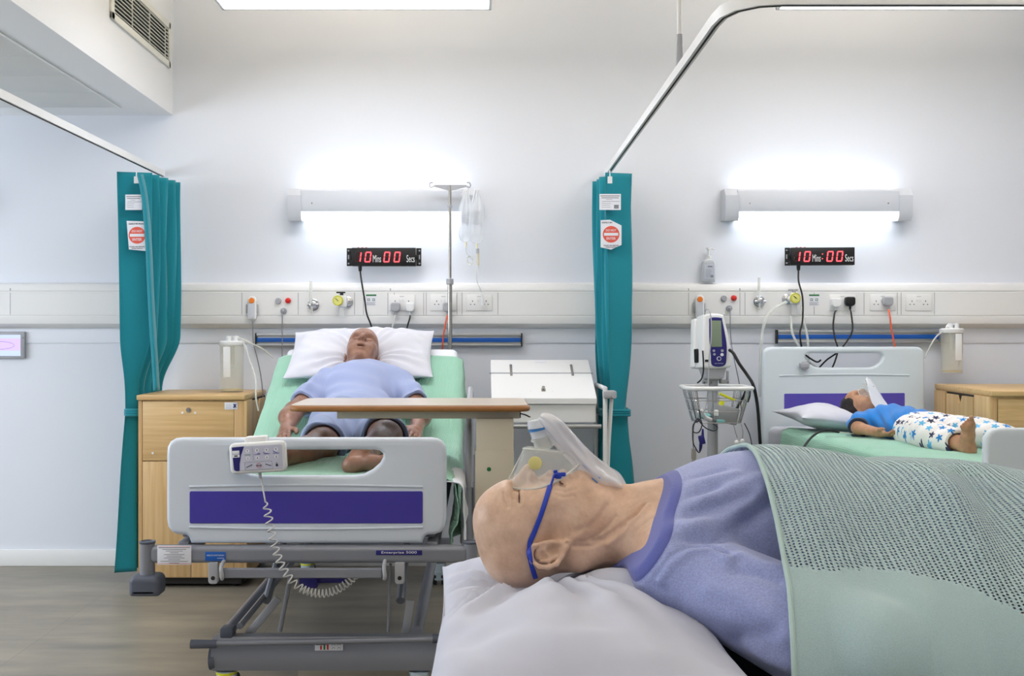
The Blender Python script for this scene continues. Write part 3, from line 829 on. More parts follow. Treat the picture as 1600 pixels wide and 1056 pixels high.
# ------------------------------------------------------------ countdown clocks
SEG = {'0': 'abcdef', '1': 'bc'}
def clock(px0, px1, py0, py1, turn, bracket, digs, cable, label):
    Y = WY - .10
    a = at(px0, py0, Y); b = at(px1, py1, Y); cx, cz = (a.x + b.x) / 2, (a.z + b.z) / 2; W, H = b.x - a.x, a.z - b.z
    t = empty('countdown_clock', (cx, Y, cz - H / 2), turn, label, 'clock', 'countdown clocks')
    T = Matrix.Translation((cx, Y, cz)) @ Matrix.Rotation(turn, 4, 'Z')
    MB(T).b2((-W / 2, 0, -H / 2), (W / 2, .045, H / 2), .002).build('case', M['black'], t)
    def seg(x, z, w, h):
        mb = MB(T @ Matrix.Translation((x, 0, z)) @ Matrix(((1, 0, .10, 0), (0, 1, 0, 0), (0, 0, 1, 0), (0, 0, 0, 1))))
        return mb.box((0, -.001, 0), (w, .002, h), .0004)
    dw, dh, th = .028, .053, .0065
    for cxn, ch in digs:
        x = (cxn - (px0 + px1) / 2) * Y / FPX - (dw / 2 if ch == '1' else 0)
        if ch == ':':
            mb = MB(T)
            for dz in (-.014, .012): mb.box((x, -.001, dz), (.005, .002, .005))
            mb.build('colon', M['led'], t); continue
        pos = {'a': (0, dh / 2, dw, th), 'd': (0, -dh / 2, dw, th), 'g': (0, 0, dw, th), 'f': (-dw / 2, dh / 4, th, dh / 2 - .004), 'b': (dw / 2, dh / 4, th, dh / 2 - .004), 'e': (-dw / 2, -dh / 4, th, dh / 2 - .004), 'c': (dw / 2, -dh / 4, th, dh / 2 - .004)}
        for on, nm, mm in ((1, 'digit', M['led']), (0, 'unlit_segments', M['ledoff'])):
            mb = MB(); used = 0
            for k, (dx, dz, w, h) in pos.items():
                if (k in SEG[ch]) == bool(on):
                    used = 1
                    mb.m = T @ Matrix.Translation((x, 0, -.001)) @ Matrix(((1, 0, .12, 0), (0, 1, 0, 0), (0, 0, 1, 0), (0, 0, 0, 1)))
                    mb.box((dx, -.001 if on else -.0004, dz), (w, .002, h), .0003)
            if used: mb.build(nm, mm, t)
    for s, pxx in (('Mins', 589 if digs[0][0] < 700 else 1276), ('Secs', 641.5 if digs[0][0] < 700 else 1326)):
        x = (pxx - (px0 + px1) / 2) * Y / FPX
        mb = MB(T); mb.mesh(text_fit(s, .045, .040, .0004), Matrix.Translation((x, -.001, -.010))); mb.build('lettering', M['white'], t)
    for q in range(3): MB(T).cyl((-W / 2 + .035 + q * .022, .02, H / 2), (-W / 2 + .035 + q * .022, .02, H / 2 + .004), .005, seg=10).build('push_button', M['redb'], t)
    for s in bracket:
        mb = MB(T); x = s * (W / 2 + .008)
        mb.b2((x - .006 - (.016 if s < 0 else 0), .02, -.05), (x + .006 + (.016 if s > 0 else 0), .024, .05)).b2((s * W / 2 - .002, .01, -.012), (x + s * .004, .03, .012), .003).cyl((x, .022, -.0), (x, .09, 0), .006)
        for q in (-1, 1): mb.tube([(x - .004, .018, q * .034), (x + .004, .018, q * .034)], .004, 6)
        mb.build('wall_bracket', M['black'], t)
        mb = MB(T)
        for q in (-1, 1): mb.cyl((x + s * .012, .0195, q * .036), (x + s * .012, .0185, q * .036), .0048, seg=8)
        mb.b2((x + s * .012 - .003, .0185, -.012), (x + s * .012 + .003, .0195, .012)); mb.build('bracket_slot', M['greyb'], t)
    p0 = T @ Vector((-W / 2 + .045, .02, -H / 2))
    MB().cyl(p0, p0 + Vector((0, 0, -.028)), .011, .009).build('cable_gland', M['black'], t)
    MB().tube([p0 + Vector((0, 0, -.028))] + [at(*q) for q in cable], .0048, 8, smooth=8).build('cable', M['black'], t)


clock(549.5, 649.5, 387, 415.5, 0, (-1, 1), [(563.5, '1'), (575, '0'), (604.5, '0'), (620.5, '0')],
      [(565, 440, 5.74), (570, 470, 5.73), (573, 490, 5.72), (580, 509, 5.72), (590, 545, 5.75)], 'black countdown clock reading 10 Mins 00 Secs over the man in shorts')
clock(1237, 1334.5, 386.5, 414, R_(-4), (-1,), [(1250, '1'), (1261.7, '0'), (1285, ':'), (1296.6, '0'), (1311.4, '0')],
      [(1248, 440, 5.74), (1254, 465, 5.72), (1254, 500, 5.70), (1250, 520, 5.69), (1252, 540, 5.69), (1256, 552, 5.69), (1275, 565, 5.67), (1283, 562, 5.66)], 'black countdown clock with a glowing colon above the pale headboard')
# ============================================================ bedside lockers
def locker(name, T, W, D, H, label, doors_on):
    """local: x across (front along -y), origin at front left floor corner of the body"""
    t = empty(name, T @ Vector((W / 2, D / 2, 0)), 0, label, 'cabinet', 'wooden bedside lockers')
    MB(T).b2((0, .012, .055), (W, D, H - .026)).build('body', M['wood_z'], t)
    MB(T).b2((.02, .03, .02), (W - .02, D - .02, .055)).build('plinth', M['dark'], t)
    MB(T).b2((-.006, -.012, H - .026), (W + .006, D + .004, H), .004).build('worktop', M['wood_x'], t)
    return t


# left locker, front x 217..381 at depth 5.32
T = Matrix.Translation((-1.762, 5.32, 0)); W, D, H = .545, .51, 1.0
t = locker('bedside_locker', T, W, D, H, 'light wood bedside locker with a lock, beside the teal curtain', 0)
mb = MB(T); mb.b2((.022, 0, .662), (W - .022 - .03, .014, H - .034), .0015); mb.build('drop_front', M['wood_x'], t)
flap = t.children[-1]
MB(T).b2((0, 0, .055), (.02, .014, H - .03), .001).build('left_stile', M['wood_e'], t)
MB(T).b2((W - .05, 0, .055), (W, .014, H - .03), .001).build('right_stile', M['wood_e'], t)
for a, b in ((.022, .27), (.273, W - .052)): MB(T).b2((a, 0, .06), (b, .014, .656), .0015).build('door', M['wood_z'], t)
mb = MB(T); mb.cyl((.26, 0, .923), (.26, -.006, .923), .0125).cyl((.26, -.006, .923), (.26, -.012, .923), .005).build('lock', M['steel'], flap)
for dx in (-.032, .034): MB(T).cyl((.26 + dx, 0, .908), (.26 + dx, -.003, .908), .0055).build('screw_cap', M['offwhite'], flap)
MB(T).cyl((.075, 0, .70), (.075, -.004, .70), .006).build('screw_cap', M['offwhite'], flap)
MB(T).b2((.445, -.002, .925), (.512, .0, .962), .001).build('label_plate', M['paper'], t); lp = t.children[-1]
mb = MB(T); mb.tube([(.492, -.003, .935), (.498, -.003, .944), (.493, -.003, .954)], .0035, 6).tube([(.505, -.003, .936), (.498, -.003, .945), (.506, -.003, .953)], .003, 6).build('dark_blue_mark', M['navy'], lp)
mb = MB(T)
for q in range(4): mb.b2((.450, -.0025, .932 + q * .006), (.482 - .005 * (q % 2), -.0018, .933 + q * .006))
mb.build('printed_lines', M['inkgrey'], lp)
# side doors with a V notch finger pull
def side_door(T, t, y0, y1, z0, z1, notch, x):
    c = (y0 + y1) / 2 if notch == 'c' else y1
    if notch == 'c': poly = [(y0, z0), (y1, z0), (y1, z1), (c + .035, z1), (c + .006, z1 - .05), (c - .006, z1 - .05), (c - .035, z1), (y0, z1)]
    else: poly = [(y0, z0), (y1, z0), (y1, z1), (y0, z1)]
    MB(T).prism(poly, .014, Matrix(((0, 1, 0, x), (1, 0, 0, 0), (0, 0, 1, 0), (0, 0, 0, 1)))).build('side_door', M['wood_z'], t)


MB(T).b2((W, .03, .06), (W + .003, D, H - .032)).build('side_recess', M['dark'], t)  # dark sheet painted as shade in the gaps round the side door
MB(T).b2((W, 0, .055), (W + .014, .13, H - .03), .001).build('side_stile', M['wood_z'], t)
side_door(T, t, .134, .47, .06, .96, 'c', W)
# castors
for x in (.06, W - .06):
    for y in (.07, D - .07):
        MB(T).cyl((x - .01, y, .025), (x + .01, y, .025), .025, seg=16).build('castor', M['tyre'], t)

# right locker, turned a little; its left side with the notch faces the viewer
T = Matrix.Translation((2.49, 5.02, 0)) @ Matrix.Rotation(R_(-3), 4, 'Z'); H = 1.038; D = .70; W = .62
t = locker('bedside_locker', T, W, D, H, 'light wood bedside locker at the picture edge beyond the child', 0)
MB(T).b2((-.012, 0, .055), (.0, .175, H - .03), .001).build('side_stile', M['wood_z'], t)
MB(T).b2((-.002, .17, .06), (.0, D - .01, H - .032)).build('side_recess', M['dark'], t)  # same painted shade behind these side doors
side_door(T, t, .182, .52, .06, .995, 'c', -.014); side_door(T, t, .54, D - .01, .06, 1.005, '', -.012)
MB(T).b2((.03, 0, .62), (W - .03, .014, H - .04), .002).build('drop_front', M['wood_x'], t)
MB(T).b2((.03, 0, .06), (W - .03, .014, .61), .002).build('door', M['wood_z'], t)
MB(T).b2((0, 0, .055), (.026, .012, H - .03), .001).build('left_stile', M['wood_e'], t)


# ============================================================ suction jars
def jar(base, s, flip, tubes, label):
    t = empty('suction_jar', base, 0, label, 'suction jar', 'clear suction jars'); T = Matrix.Translation(base)
    r, h = .058 * s, .235 * s
    MB(T).lathe([(r * .92, 0), (r * .95, .004), (r, h), (r * 1.0, h), (r * .97, h), (r * .9, .008), (0, .008)], (0, 0, 0)).build('jar_body', M['jar'], t)
    MB(T).lathe([(0, .009), (r * .88, .009), (r * .885, .016), (0, .016)], (0, 0, 0)).build('amber_residue', mat('amber', (206, 178, 108), .3), t)
    MB(T).lathe([(r * 1.04, h - .012), (r * 1.08, h - .008), (r * 1.08, h + .008), (r * .9, h + .014), (0, h + .014)], (0, 0, 0)).build('lid', M['white'], t)
    MB(T).box((flip * -.012, -r * .98, h * .62), (.034 * s, .004, h * .62), .0015).build('float_column', M['white'], t)
    for dx in (-.012, .022): MB(T).cyl((dx * s, -.01, h + .01), (dx * s, -.01, h + .04), .013 * s).build('port', M['white'], t)
    MB(T).tube([(-.03, 0, h + .01), (-.02, 0, h + .03), (.02, 0, h + .03), (.03, 0, h + .01)], .006, 8, smooth=4).build('bridge', M['white'], t)
    MB(T).cyl((0, 0, h * .55), (0, 0, h), .014).build('float_valve', M['clear2'], t)
    for q in range(6): MB(T).b2((r * .25, -r * .99, h * (.3 + q * .1)), (r * .42, -r * .955, h * (.3 + q * .1) + .002)).build('graduation', M['inkgrey'], t)
    for p in tubes: MB().tube([base + Vector((.022 * s, -.01, h + .04))] + [at(*q) for q in p], .0045, 8, smooth=8).build('tube', M['clear2'], t)


jar(Vector((-1.347, 5.60, 1.0)), 1.12, 1, [[(383, 540, 5.57), (389, 560, 5.55), (399, 590, 5.5), (400, 622, 5.40), (404, 642, 5.36)], [(392, 536, 5.6), (410, 545, 5.62), (428, 560, 5.65)]], 'clear suction jar standing on the wooden locker beside the curtain')
jb = at(1487, 583, 5.70)
jar(jb, 1.0, -1, [[(1470, 520, 5.68), (1460, 530, 5.68), (1450, 548, 5.68), (1445, 560, 5.69)], [(1498, 520, 5.68), (1502, 530, 5.67), (1503, 550, 5.67), (1498, 572, 5.68)]], 'clear suction jar hung on the rail beyond the pale headboard')
MB().b2(jb + Vector((-.02, .05, .17)), jb + Vector((.02, .125, .225)), .004).build('rail_clamp', M['alu'], bpy.data.objects['suction_jar.001'])


# ============================================================ disposable curtains with their tracks
def curtain(name, path, ztop, zbot, folds, tie, seed, label):
    """path: gathered line of (x, y) points at the top; the cloth zigzags around it"""
    rng = random.Random(seed)
    (xa, ya), (xb, yb) = path
    n = folds * 8 + 1; nz = 60; P = np.zeros((n, nz, 3))
    t = empty(name, (xa, ya, zbot), 0, label, 'curtain', 'teal disposable curtains')
    amp = [rng.uniform(.75, 1.1) for _ in range(folds + 2)]
    return t


def folded_curtain(label, hooks, width, ztop, zbot, tie_z, sgn, seed, front_w, base_shift, squeeze=None):
    """pleated stack: panels face the viewer, stacked in depth along the track from hooks[0] (near) to hooks[1] (far)"""
    (xn, yn), (xf, yf) = hooks
    t = empty('curtain', ((xn + xf) / 2, (yn + yf) / 2, zbot), 0, label, 'curtain', 'teal disposable curtains')
    nf = 9; per = 10; n = nf * per + 1; nz = 80
    rng = np.random.RandomState(seed); P = np.zeros((n, nz, 3))
    lw = width * (1 - .12 * rng.rand(nf + 1)); cx = rng.uniform(-.012, .012, nf + 1)
    lw[0] = front_w
    for i in range(n):
        f = i / per; k = int(min(f, nf - 1e-6)); u = f - k
        a = k / nf
        side = 1 if k % 2 == 0 else -1
        s_ = (.5 - .5 * math.cos(PI * u)) * 2 - 1
        s_ = s_ * (1 - .08 * (1 - abs(s_)))
        hw = lw[k] / 2 * (1 - u) + lw[k + 1] / 2 * u
        x0 = xn + (xf - xn) * (f / nf) + cx[k] * (1 - u) + cx[k + 1] * u
        y0 = yn + (yf - yn) * (f / nf)
        for j in range(nz):
            v = j / (nz - 1); z = ztop + (zbot - ztop) * v
            dz = abs(z - tie_z)
            pinch = 1 - .30 * math.exp(-(dz / .22) ** 2) - (.16 if z > tie_z else .0) * math.exp(-(dz / .6) ** 2)
            flare = 1 + (.10 * min(1, max(0, (tie_z - z) / .5)) if z < tie_z else 0)
            bs = base_shift * max(0, (tie_z - z) / (tie_z - zbot)) if z < tie_z else base_shift * -.5 * 0
            P[i, j] = (x0 + side * s_ * hw * pinch * flare * sgn + bs + .006 * math.sin(z * 5 + k * 1.7), y0 + .006 * math.sin(z * 7 + k) + (1 - pinch) * .05 * (0.5 - a), z)
    if squeeze is not None:      # held aside by the locker below its top
        k = np.clip((1.30 - P[..., 2]) / .30, 0, 1); k = k * k * (3 - 2 * k); a0 = P[..., 0].min(0)[None]; a1 = P[..., 0].max(0)[None]; le = np.interp(P[..., 2], [.07, .9, 1.3], [-1.905, -1.850, -1.86]); Xq = le + (P[..., 0] - a0) * (squeeze - le) / (a1 - a0); P[..., 0] = P[..., 0] * (1 - k) + Xq * k
    o = grid_obj('fabric', P, M['teal'], t, .0015)
    tz = tie_z; xs = P[:, :, 0][np.abs(P[:, :, 2] - tz) < .03]; ys = P[:, :, 1][np.abs(P[:, :, 2] - tz) < .03]
    x0, x1, y0, y1 = xs.min() - .004, xs.max() + .004, ys.min() - .006, ys.max() + .006
    mb = MB()
    for dz in (-.012, 0, .012): mb.tube([(x, y, tz + dz) for x, y in round_rect(x0, y0, x1, y1, .03)], .008, 8, closed=True)
    mb.build('tie_band', M['teal'], t)
    return t, P


def sign_parts(t, p_lab, p_sign, Y, rot=0, crop=0):
    """white product label and the round DO NOT ENTER notice printed on the curtain front; px boxes at depth Y"""
    x0, y0, x1, y1 = p_lab; a = at(x0, y0, Y); b = at(x1, y1, Y)
    mb = MB(); mb.b2((a.x, Y - .002, b.z), (b.x, Y - .001, a.z)); lab = mb.build('product_label', M['paper'], t)
    mb = MB(); w_ = b.x - a.x; h_ = a.z - b.z
    for q, (u0, u1, th) in enumerate(((.06, .95, .004), (.1, .9, .004), (.3, .6, .002), (.12, .95, .002), (.1, .55, .0015), (.1, .5, .0015), (.1, .52, .0015))):
        z = a.z - h_ * (.1 + .12 * q); mb.b2((a.x + u0 * w_, Y - .0024, z - th), (a.x + u1 * w_, Y - .0019, z))
    if not crop: mb.b2((a.x + .68 * w_, Y - .0024, b.z + .08 * h_), (a.x + .9 * w_, Y - .0019, b.z + .32 * h_))
    mb.build('printed_lines', M['inkgrey'], lab)
    x0, y0, x1, y1 = p_sign; a = at(x0, y0, Y); b = at(x1, y1, Y); w_ = b.x - a.x; h_ = a.z - b.z; cx = (a.x + b.x) / 2
    me = MB()
    if crop: poly = [(a.x, a.z), (b.x, a.z - .004), (b.x + .003, b.z - .002), (a.x + .012, b.z + .008)]
    else: poly = [(a.x, a.z), (a.x + w_ * .45, a.z + .002), (b.x, a.z - h_ * .18), (b.x, b.z + h_ * .16), (a.x + w_ * .5, b.z), (a.x, b.z + h_ * .08)]
    me.prism(poly, .001, Matrix.Translation((0, Y - .002, 0))); sg = me.build('notice_sheet', M['paper'], t)
    cz = (a.z + b.z) / 2 + h_ * .02; r = w_ * .40
    MB().cyl((cx, Y - .0019, cz), (cx, Y - .0028, cz), r, seg=40).build('red_disc', M['red_sign'], sg)
    MB().b2((cx - r * .85, Y - .0034, cz - r * .17), (cx + r * .85, Y - .0027, cz + r * .17)).build('white_bar', M['paper'], sg)
    for s, dz, ww, m, hh in (('DO NOT', r * .48, r * 1.25, 'paper', r * .26), ('ENTER', -r * .5, r * 1.1, 'paper', r * .3), ('RESPECT MY', h_ * .40 if crop else h_ * .42, w_ * (.78 if crop else .5), 'ink', h_ * .045), ('PLEASE ASK BEFORE', -h_ * .36, w_ * .72, 'ink', h_ * .04), ('ENTERING. THANK YOU', -h_ * .42, w_ * .5, 'ink', h_ * .035)):
        if s == 'RESPECT MY': s = 'RESPECT MY PRIVACY' if crop else 'RESPECT MY'
        px = cx if (s != 'RESPECT MY') else a.x + w_ * .32
        mb = MB(Matrix.Translation((px, Y - .0030, cz + dz - (h_ * .02 if m == 'ink' else 0)))); mb.mesh(text_fit(s, ww, hh, .0003, bold=.01), Matrix.Identity(4)); mb.build('lettering', M[m], sg)


t1, P1 = folded_curtain('teal curtain gathered beside the wooden locker, a loose pleat crossing its notice', ((-1.80, 5.37), (-1.745, 5.765)), .165, 2.16, .07, .905, 1, 3, .15, -.005, -1.776)
sign_parts(t1, (196, 304, 222, 328), (198, 345, 231, 392), 5.352, crop=1)
# loose front pleat crossing the signs
pl = []
for (x, y) in ((217, 272), (223, 300), (228, 345), (231, 392), (233, 440), (236, 500), (240, 560), (243, 610)):
    pl.append((x, y))
n = len(pl); zs = []; rows = []
for x, y in [(a, b) for a, b in pl]:
    rows.append([at(x - 3.5, y, 5.335), at(x + .2, y, 5.322), at(x + 3.5, y, 5.335), at(x + 7, y, 5.39)])
rr = [spline([r_[k] for r_ in rows], 5) for k in range(4)]
P = np.array([[tuple(v) for v in spline([rr[0][i], rr[1][i], rr[2][i], rr[3][i]], 4)] for i in range(len(rr[0]))])
grid_obj('loose_pleat', P, M['teal'], t1, .002)
t2, P2 = folded_curtain('teal curtain gathered behind the white chart trolley, notice fully visible', ((.735, 5.40), (.70, 5.765)), .155, 2.16, .07, .90, 1, 8, .15, .015)
sign_parts(t2, (936.5, 303, 970, 328), (938.5, 344, 971, 390), 5.382)
for t, x in ((t1, 213), (t2, 953)):
    c = at(x, 281, 5.36); MB().b2(c + Vector((-.012, -.001, -.018)), c + Vector((.012, .001, .018))).cyl(c + Vector((0, 0, .015)), c + Vector((0, .004, .05)), .003).build('hook_tag', M['white'], t)


def track(pts, label, rods):
    t = empty('curtain_track', pts[0], 0, label, 'curtain rail', 'ceiling hung curtain tracks')
    bm = MB(); poly = [(-.012, 0), (.012, 0), (.012, .034), (-.012, .034)]
    P = [Vector(p) for p in pts]; rings = []
    for i, p in enumerate(P):
        d = ((P[min(i + 1, len(P) - 1)] - P[max(0, i - 1)])); d.z = 0; d.normalize(); x = Vector((d.y, -d.x, 0))
        rings.append([bm.bm.verts.new(p + x * a + Vector((0, 0, b))) for a, b in poly])
    for A, B in zip(rings, rings[1:]):
        for k in range(4): bm.bm.faces.new((A[k], A[(k + 1) % 4], B[(k + 1) % 4], B[k]))
    bm.bm.faces.new(rings[0][::-1]); bm.bm.faces.new(rings[-1]); bm.build('rail', M['white'], t)
    mb = MB()
    for A, B in zip(P, P[1:]):
        d = (B - A); m_ = (A + B) / 2
        mb.box(m_ + Vector((0, 0, -.0008)), (.006, d.length, .002), 0, d.to_track_quat('Y', 'Z').to_matrix())
    mb.build('glider_slot', M['dark'], t)
    for p in rods:
        p = Vector(p); MB().cyl(p, (p.x, p.y, CEIL), .008).build('suspension_rod', M['white'], t)
        MB().cyl(p, p + Vector((0, 0, .11)), .013, .011).build('rod_socket', M['greyb'], t)


tz = 2.205
track([(-1.795, WY - .01, tz), (-1.81, 4.5, tz), (-1.83, 2.0, tz), (-1.84, 0, tz)], 'white curtain track reaching the wall above the left teal curtain', [(-1.83, 1.9, tz + .03)])
track([(.715, WY - .01, tz), (.70, 4.6, tz), (.685, 3.3, tz), (.68, 2.98, tz), (.685, 2.90, tz), (.71, 2.84, tz), (.76, 2.80, tz), (.82, 2.79, tz), (2.6, 2.79, tz)], 'white curtain track bending at its near end, hung from a rod', [(.688, 3.56, tz + .034)])

# ============================================================ tablet on the wall at the left edge
a = at(-40, 518, WY - .02); b = at(39, 560, WY - .02)
t = empty('wall_touchscreen', (a.x, WY, b.z), 0, 'grey framed touchscreen with a pale violet display cut by the left picture edge', 'touchscreen')
MB().b2((a.x, WY - .025, b.z), (b.x, WY, a.z), .006).build('frame', M['greyb'], t)
c = at(-34, 523, WY - .026); d = at(32, 556, WY - .026)
MB().b2((c.x, WY - .027, d.z), (d.x, WY - .024, c.z)).build('display', M['screen'], t); ds = t.children[-1]
MB().b2((c.x, WY - .0278, d.z + .03), (d.x, WY - .0268, c.z - .02)).build('violet_field', M['screen2'], ds)
MB().tube([((c.x + d.x) / 2 + .085 * math.cos(q * PI / 12), WY - .028, (c.z + d.z) / 2 + .022 * math.sin(q * PI / 12)) for q in range(24)], .0008, 4, closed=True).build('oval_outline', M['purple2'], ds)
MB().cyl((b.x - .01, WY - .025, a.z - .035), (b.x - .01, WY - .027, a.z - .035), .0025, seg=10).build('indicator', M['black'], t)

# ============================================================ hand gel bottle on the trunking
c = at(1107, 440, WY - .04)
c.z = 1.604
t = empty('hand_gel_bottle', c, 0, 'clear hand gel pump bottle standing on top of the trunking', 'bottle'); T = Matrix.Translation(c)
MB(T).mesh(plate([round_rect(-.037, 0, .037, .135, [.008, .034, .034, .008])], .05, .012), Matrix.Identity(4)).build('bottle_body', mat('gel_plastic', (222, 226, 232), .15, alpha=.6), t)
MB(T).b2((-.028, -.0265, .02), (.028, -.0255, .10)).build('front_label', mat('gel_label', (206, 212, 226), .5, alpha=.8), t); lb = t.children[-1]
mb = MB(T)
for q in range(7): mb.b2((-.022, -.0272, .028 + .007 * q), (.006 + .004 * (q % 3), -.0266, .0295 + .007 * q))
mb.b2((-.01, -.0272, .084), (.016, -.0266, .092)).b2((.006, -.0272, .026), (.022, -.0266, .04)).build('printed_lines', M['inkgrey'], lb)
MB(T).lathe([(.014, .133), (.014, .15), (.006, .152), (.006, .185), (.013, .186), (.013, .196), (0, .197)], (0, 0, 0)).tube([(.0, 0, .19), (.02, 0, .192), (.034, 0, .186)], .0045, 8).build('pump', M['white'], t)

# ============================================================ drip stand behind the bed head
px = -.165; py = 5.66
t = empty('drip_stand', (px, py, .62), 0, 'steel drip pole with a double hook rising behind the left bed head', 'drip stand')
zt = at(706, 290, py).z; zc = at(704, 440, py).z; z2 = at(706, 323, py).z
MB().cyl((px, py, .62), (px, py, zc), .0125).build('lower_pole', M['steel'], t)
MB().cyl((px, py, zc), (px, py, zt), .0085).build('upper_pole', M['steel'], t)
MB().lathe([(.017, -.016), (.020, -.012), (.020, .014), (.015, .018)], (px, py, zc)).build('clamp_collar', M['greyb'], t)
MB().lathe([(.013, -.008), (.014, .008)], (px, py, z2)).build('small_collar', M['greyb'], t)
mb = MB(); mb.prism([(-.086, .004), (.09, .004), (.095, -.006), (.012, -.026), (-.012, -.026), (-.09, -.006)], .012, Matrix.Translation((px, py - .006, zt))); mb.build('hook_arm', M['greyb'], t)
for s in (-1, 1):
    pts = [(px + s * .085, py, zt - .001), (px + s * .105, py, zt - .010), (px + s * .113, py, zt + .004), (px + s * .105, py, zt + .017), (px + s * .092, py, zt + .016)]
    MB().tube(pts, .0035, 8, smooth=6).build('hook', M['greyb'], t)

def drip_bag(cx, ct, w_, h_, label, end, seed):
    Y = 5.645
    t = empty('infusion_bag', at(cx, ct + h_, Y), 0, label, 'infusion bag', 'clear infusion bags on the drip stand')
    a = at(cx, ct, Y); b = at(cx, ct + h_, Y); W = w_ * Y / FPX / 2; H = a.z - b.z
    nu, nv = 25, 25; P = np.zeros((nu, nv, 3)); Q = np.zeros((nu, nv, 3))
    for i in range(nu):
        for j in range(nv):
            u = i / (nu - 1) * 2 - 1; v = j / (nv - 1)
            ww = W * (min(1, .25 + 2.2 * v) if v < .34 else (1 if v < .86 else math.sqrt(max(0.05, 1 - ((v - .86) / .16) ** 2))))
            th = .022 * math.sqrt(max(0, 1 - u * u)) * (min(1, v * 2 + .15)) * (1 if v < .85 else max(.1, 1 - (v - .85) * 5))
            x = a.x + u * ww + (b.x - a.x) * v; z = a.z - H * v
            wv = .003 * math.sin(u * 9 + seed + v * 5) * (1 - v)
            P[i, j] = (x, Y - th + wv, z); Q[nu - 1 - i, j] = (a.x - (-u) * ww + (b.x - a.x) * v, Y + th + wv, z)
            Q[nu - 1 - i, j, 0] = x
    V = np.concatenate([P.reshape(-1, 3), Q.reshape(-1, 3)]); ii = np.arange(nu * nv).reshape(nu, nv)
    F = np.stack([ii[:-1, :-1], ii[1:, :-1], ii[1:, 1:], ii[:-1, 1:]], -1).reshape(-1, 4)
    link('bag', np_mesh('bag', V, np.concatenate([F, F + nu * nv])), mat('fluid_bag', (232, 236, 242), .12, alpha=.42, spec=.9, bump=.5, bscale=26), t, 180)
    MB().prism([(a.x - W * .3, a.z + .004), (a.x + W * .3, a.z + .004), (a.x + .3 * W, a.z - .01), (a.x - W * .3, a.z - .01)], .002, Matrix.Translation((0, Y - .001, 0))).build('hanging_tab', M['clear2'], t)
    mb = MB(); lw = W * .5
    for q in range(8): mb.b2((a.x - lw, Y - .0235, a.z - H * .42 - q * .009), (a.x + lw * (1 - .3 * (q % 3)), Y - .0228, a.z - H * .42 - q * .009 + .002))
    mb.build('printed_lines', M['greyb'], t)
    MB().cyl((b.x, Y, b.z), (b.x, Y, b.z - .03), .006, .004).build('port', mat('pale_yellow_port', (226, 220, 186), .4), t)
    if end == 'chamber':
        MB().cyl((b.x + .004, Y, b.z - .03), (b.x + .004, Y, b.z - .055), .009).build('spike', M['greyb'], t)
        MB().cyl((b.x + .006, Y, b.z - .055), (b.x + .008, Y, b.z - .12), .008, .007).build('drip_chamber', mat('pale_yellow_tube', (226, 218, 190), .3, alpha=.7), t)
        MB().tube([(b.x + .008, Y, b.z - .12), (b.x + .0, Y, b.z - .2), tuple(at(750, 450, 5.76)), tuple(at(752, 456, 5.76))], .0022, 6, smooth=6).build('giving_set_line', M['clear2'], t)
        c = at(753, 460, 5.76); MB().cyl(c, c + Vector((.004, -.0, -.06)), .006, .009).build('roller_clamp', M['white'], t)
    else:
        c = Vector((b.x + .022, Y, b.z - .10)); pts = [(b.x, Y, b.z - .03), (b.x + .004, Y, b.z - .06)]
        for k in range(26): pts.append(c + Vector((.014 * math.cos(k * .8) + .001 * math.sin(k), .004 * math.sin(k * 1.3), .022 * math.sin(k * .8) + .004 * math.sin(k * .37))))
        MB().tube(pts, .002, 6, smooth=3).build('coiled_line', M['clear2'], t)


drip_bag(728, 298, 22, 80, 'clear fluid bag nearer the drip pole, its line coiled below', 'coil', 1)
drip_bag(745, 298, 24, 82, 'clear fluid bag further from the drip pole, with a drip chamber', 'chamber', 4)
MB().tube([(px + .10, py - .01, zt), (px + .10, py - .012, at(0, 300, 5.64).z)], .002, 6).build('bag_hook_link', M['greyb'], bpy.data.objects['infusion_bag'])

# ============================================================ chart trolley
Yf = 5.25; Yb = 5.66
fl = at(770, 622, Yf); fr = at(931, 622, Yf); zt_ = at(0, 562, Yb).z; zl = fl.z; zb = at(0, 660, Yf).z
xl, xr = at(770, 600, 5.4).x - .02, fr.x; xl2 = at(769, 562, Yb).x
t = empty('chart_trolley', ((xl + xr) / 2, 5.45, 0), 0, 'white sloping lid chart trolley between the drip stand bed and the right curtain', 'trolley')
def lathe_box(nm, quad8, m, par=None):
    bm = bmesh.new(); v = [bm.verts.new(p) for p in quad8]
    for f in ((0, 1, 2, 3), (7, 6, 5, 4), (0, 4, 5, 1), (1, 5, 6, 2), (2, 6, 7, 3), (3, 7, 4, 0)): bm.faces.new([v[k] for k in f])
    bmesh.ops.bevel(bm, geom=bm.edges[:], offset=.002, segments=2, affect='EDGES')
    bmesh.ops.recalc_face_normals(bm, faces=bm.faces); me = bpy.data.meshes.new(nm); bm.to_mesh(me); bm.free(); return link(nm, me, m, par or t)


xL, xR = .062, fr.x
lathe_box('box', [(xL, Yf, zb), (xR, Yf, zb), (xR, Yb, zb), (xL, Yb, zb), (xL, Yf, zl - .032), (xR, Yf, zl - .032), (xR, Yb, zt_ - .03), (xL, Yb, zt_ - .03)], M['white'])
s_ = (zt_ - zl) / (Yb - Yf)
lid = lathe_box('lid', [(xL - .004, Yf - .012, zl - .03), (xR + .004, Yf - .012, zl - .03), (xR + .004, Yb, zt_ - .03), (xL - .004, Yb, zt_ - .03), (xL - .004, Yf - .012, zl), (xR + .004, Yf - .012, zl), (xR + .004, Yb, zt_), (xL - .004, Yb, zt_)], M['white'])
def on_lid(px_, f): return Vector((at(px_, 600, Yf + f * (Yb - Yf)).x, Yf + f * (Yb - Yf), zl + f * (zt_ - zl)))


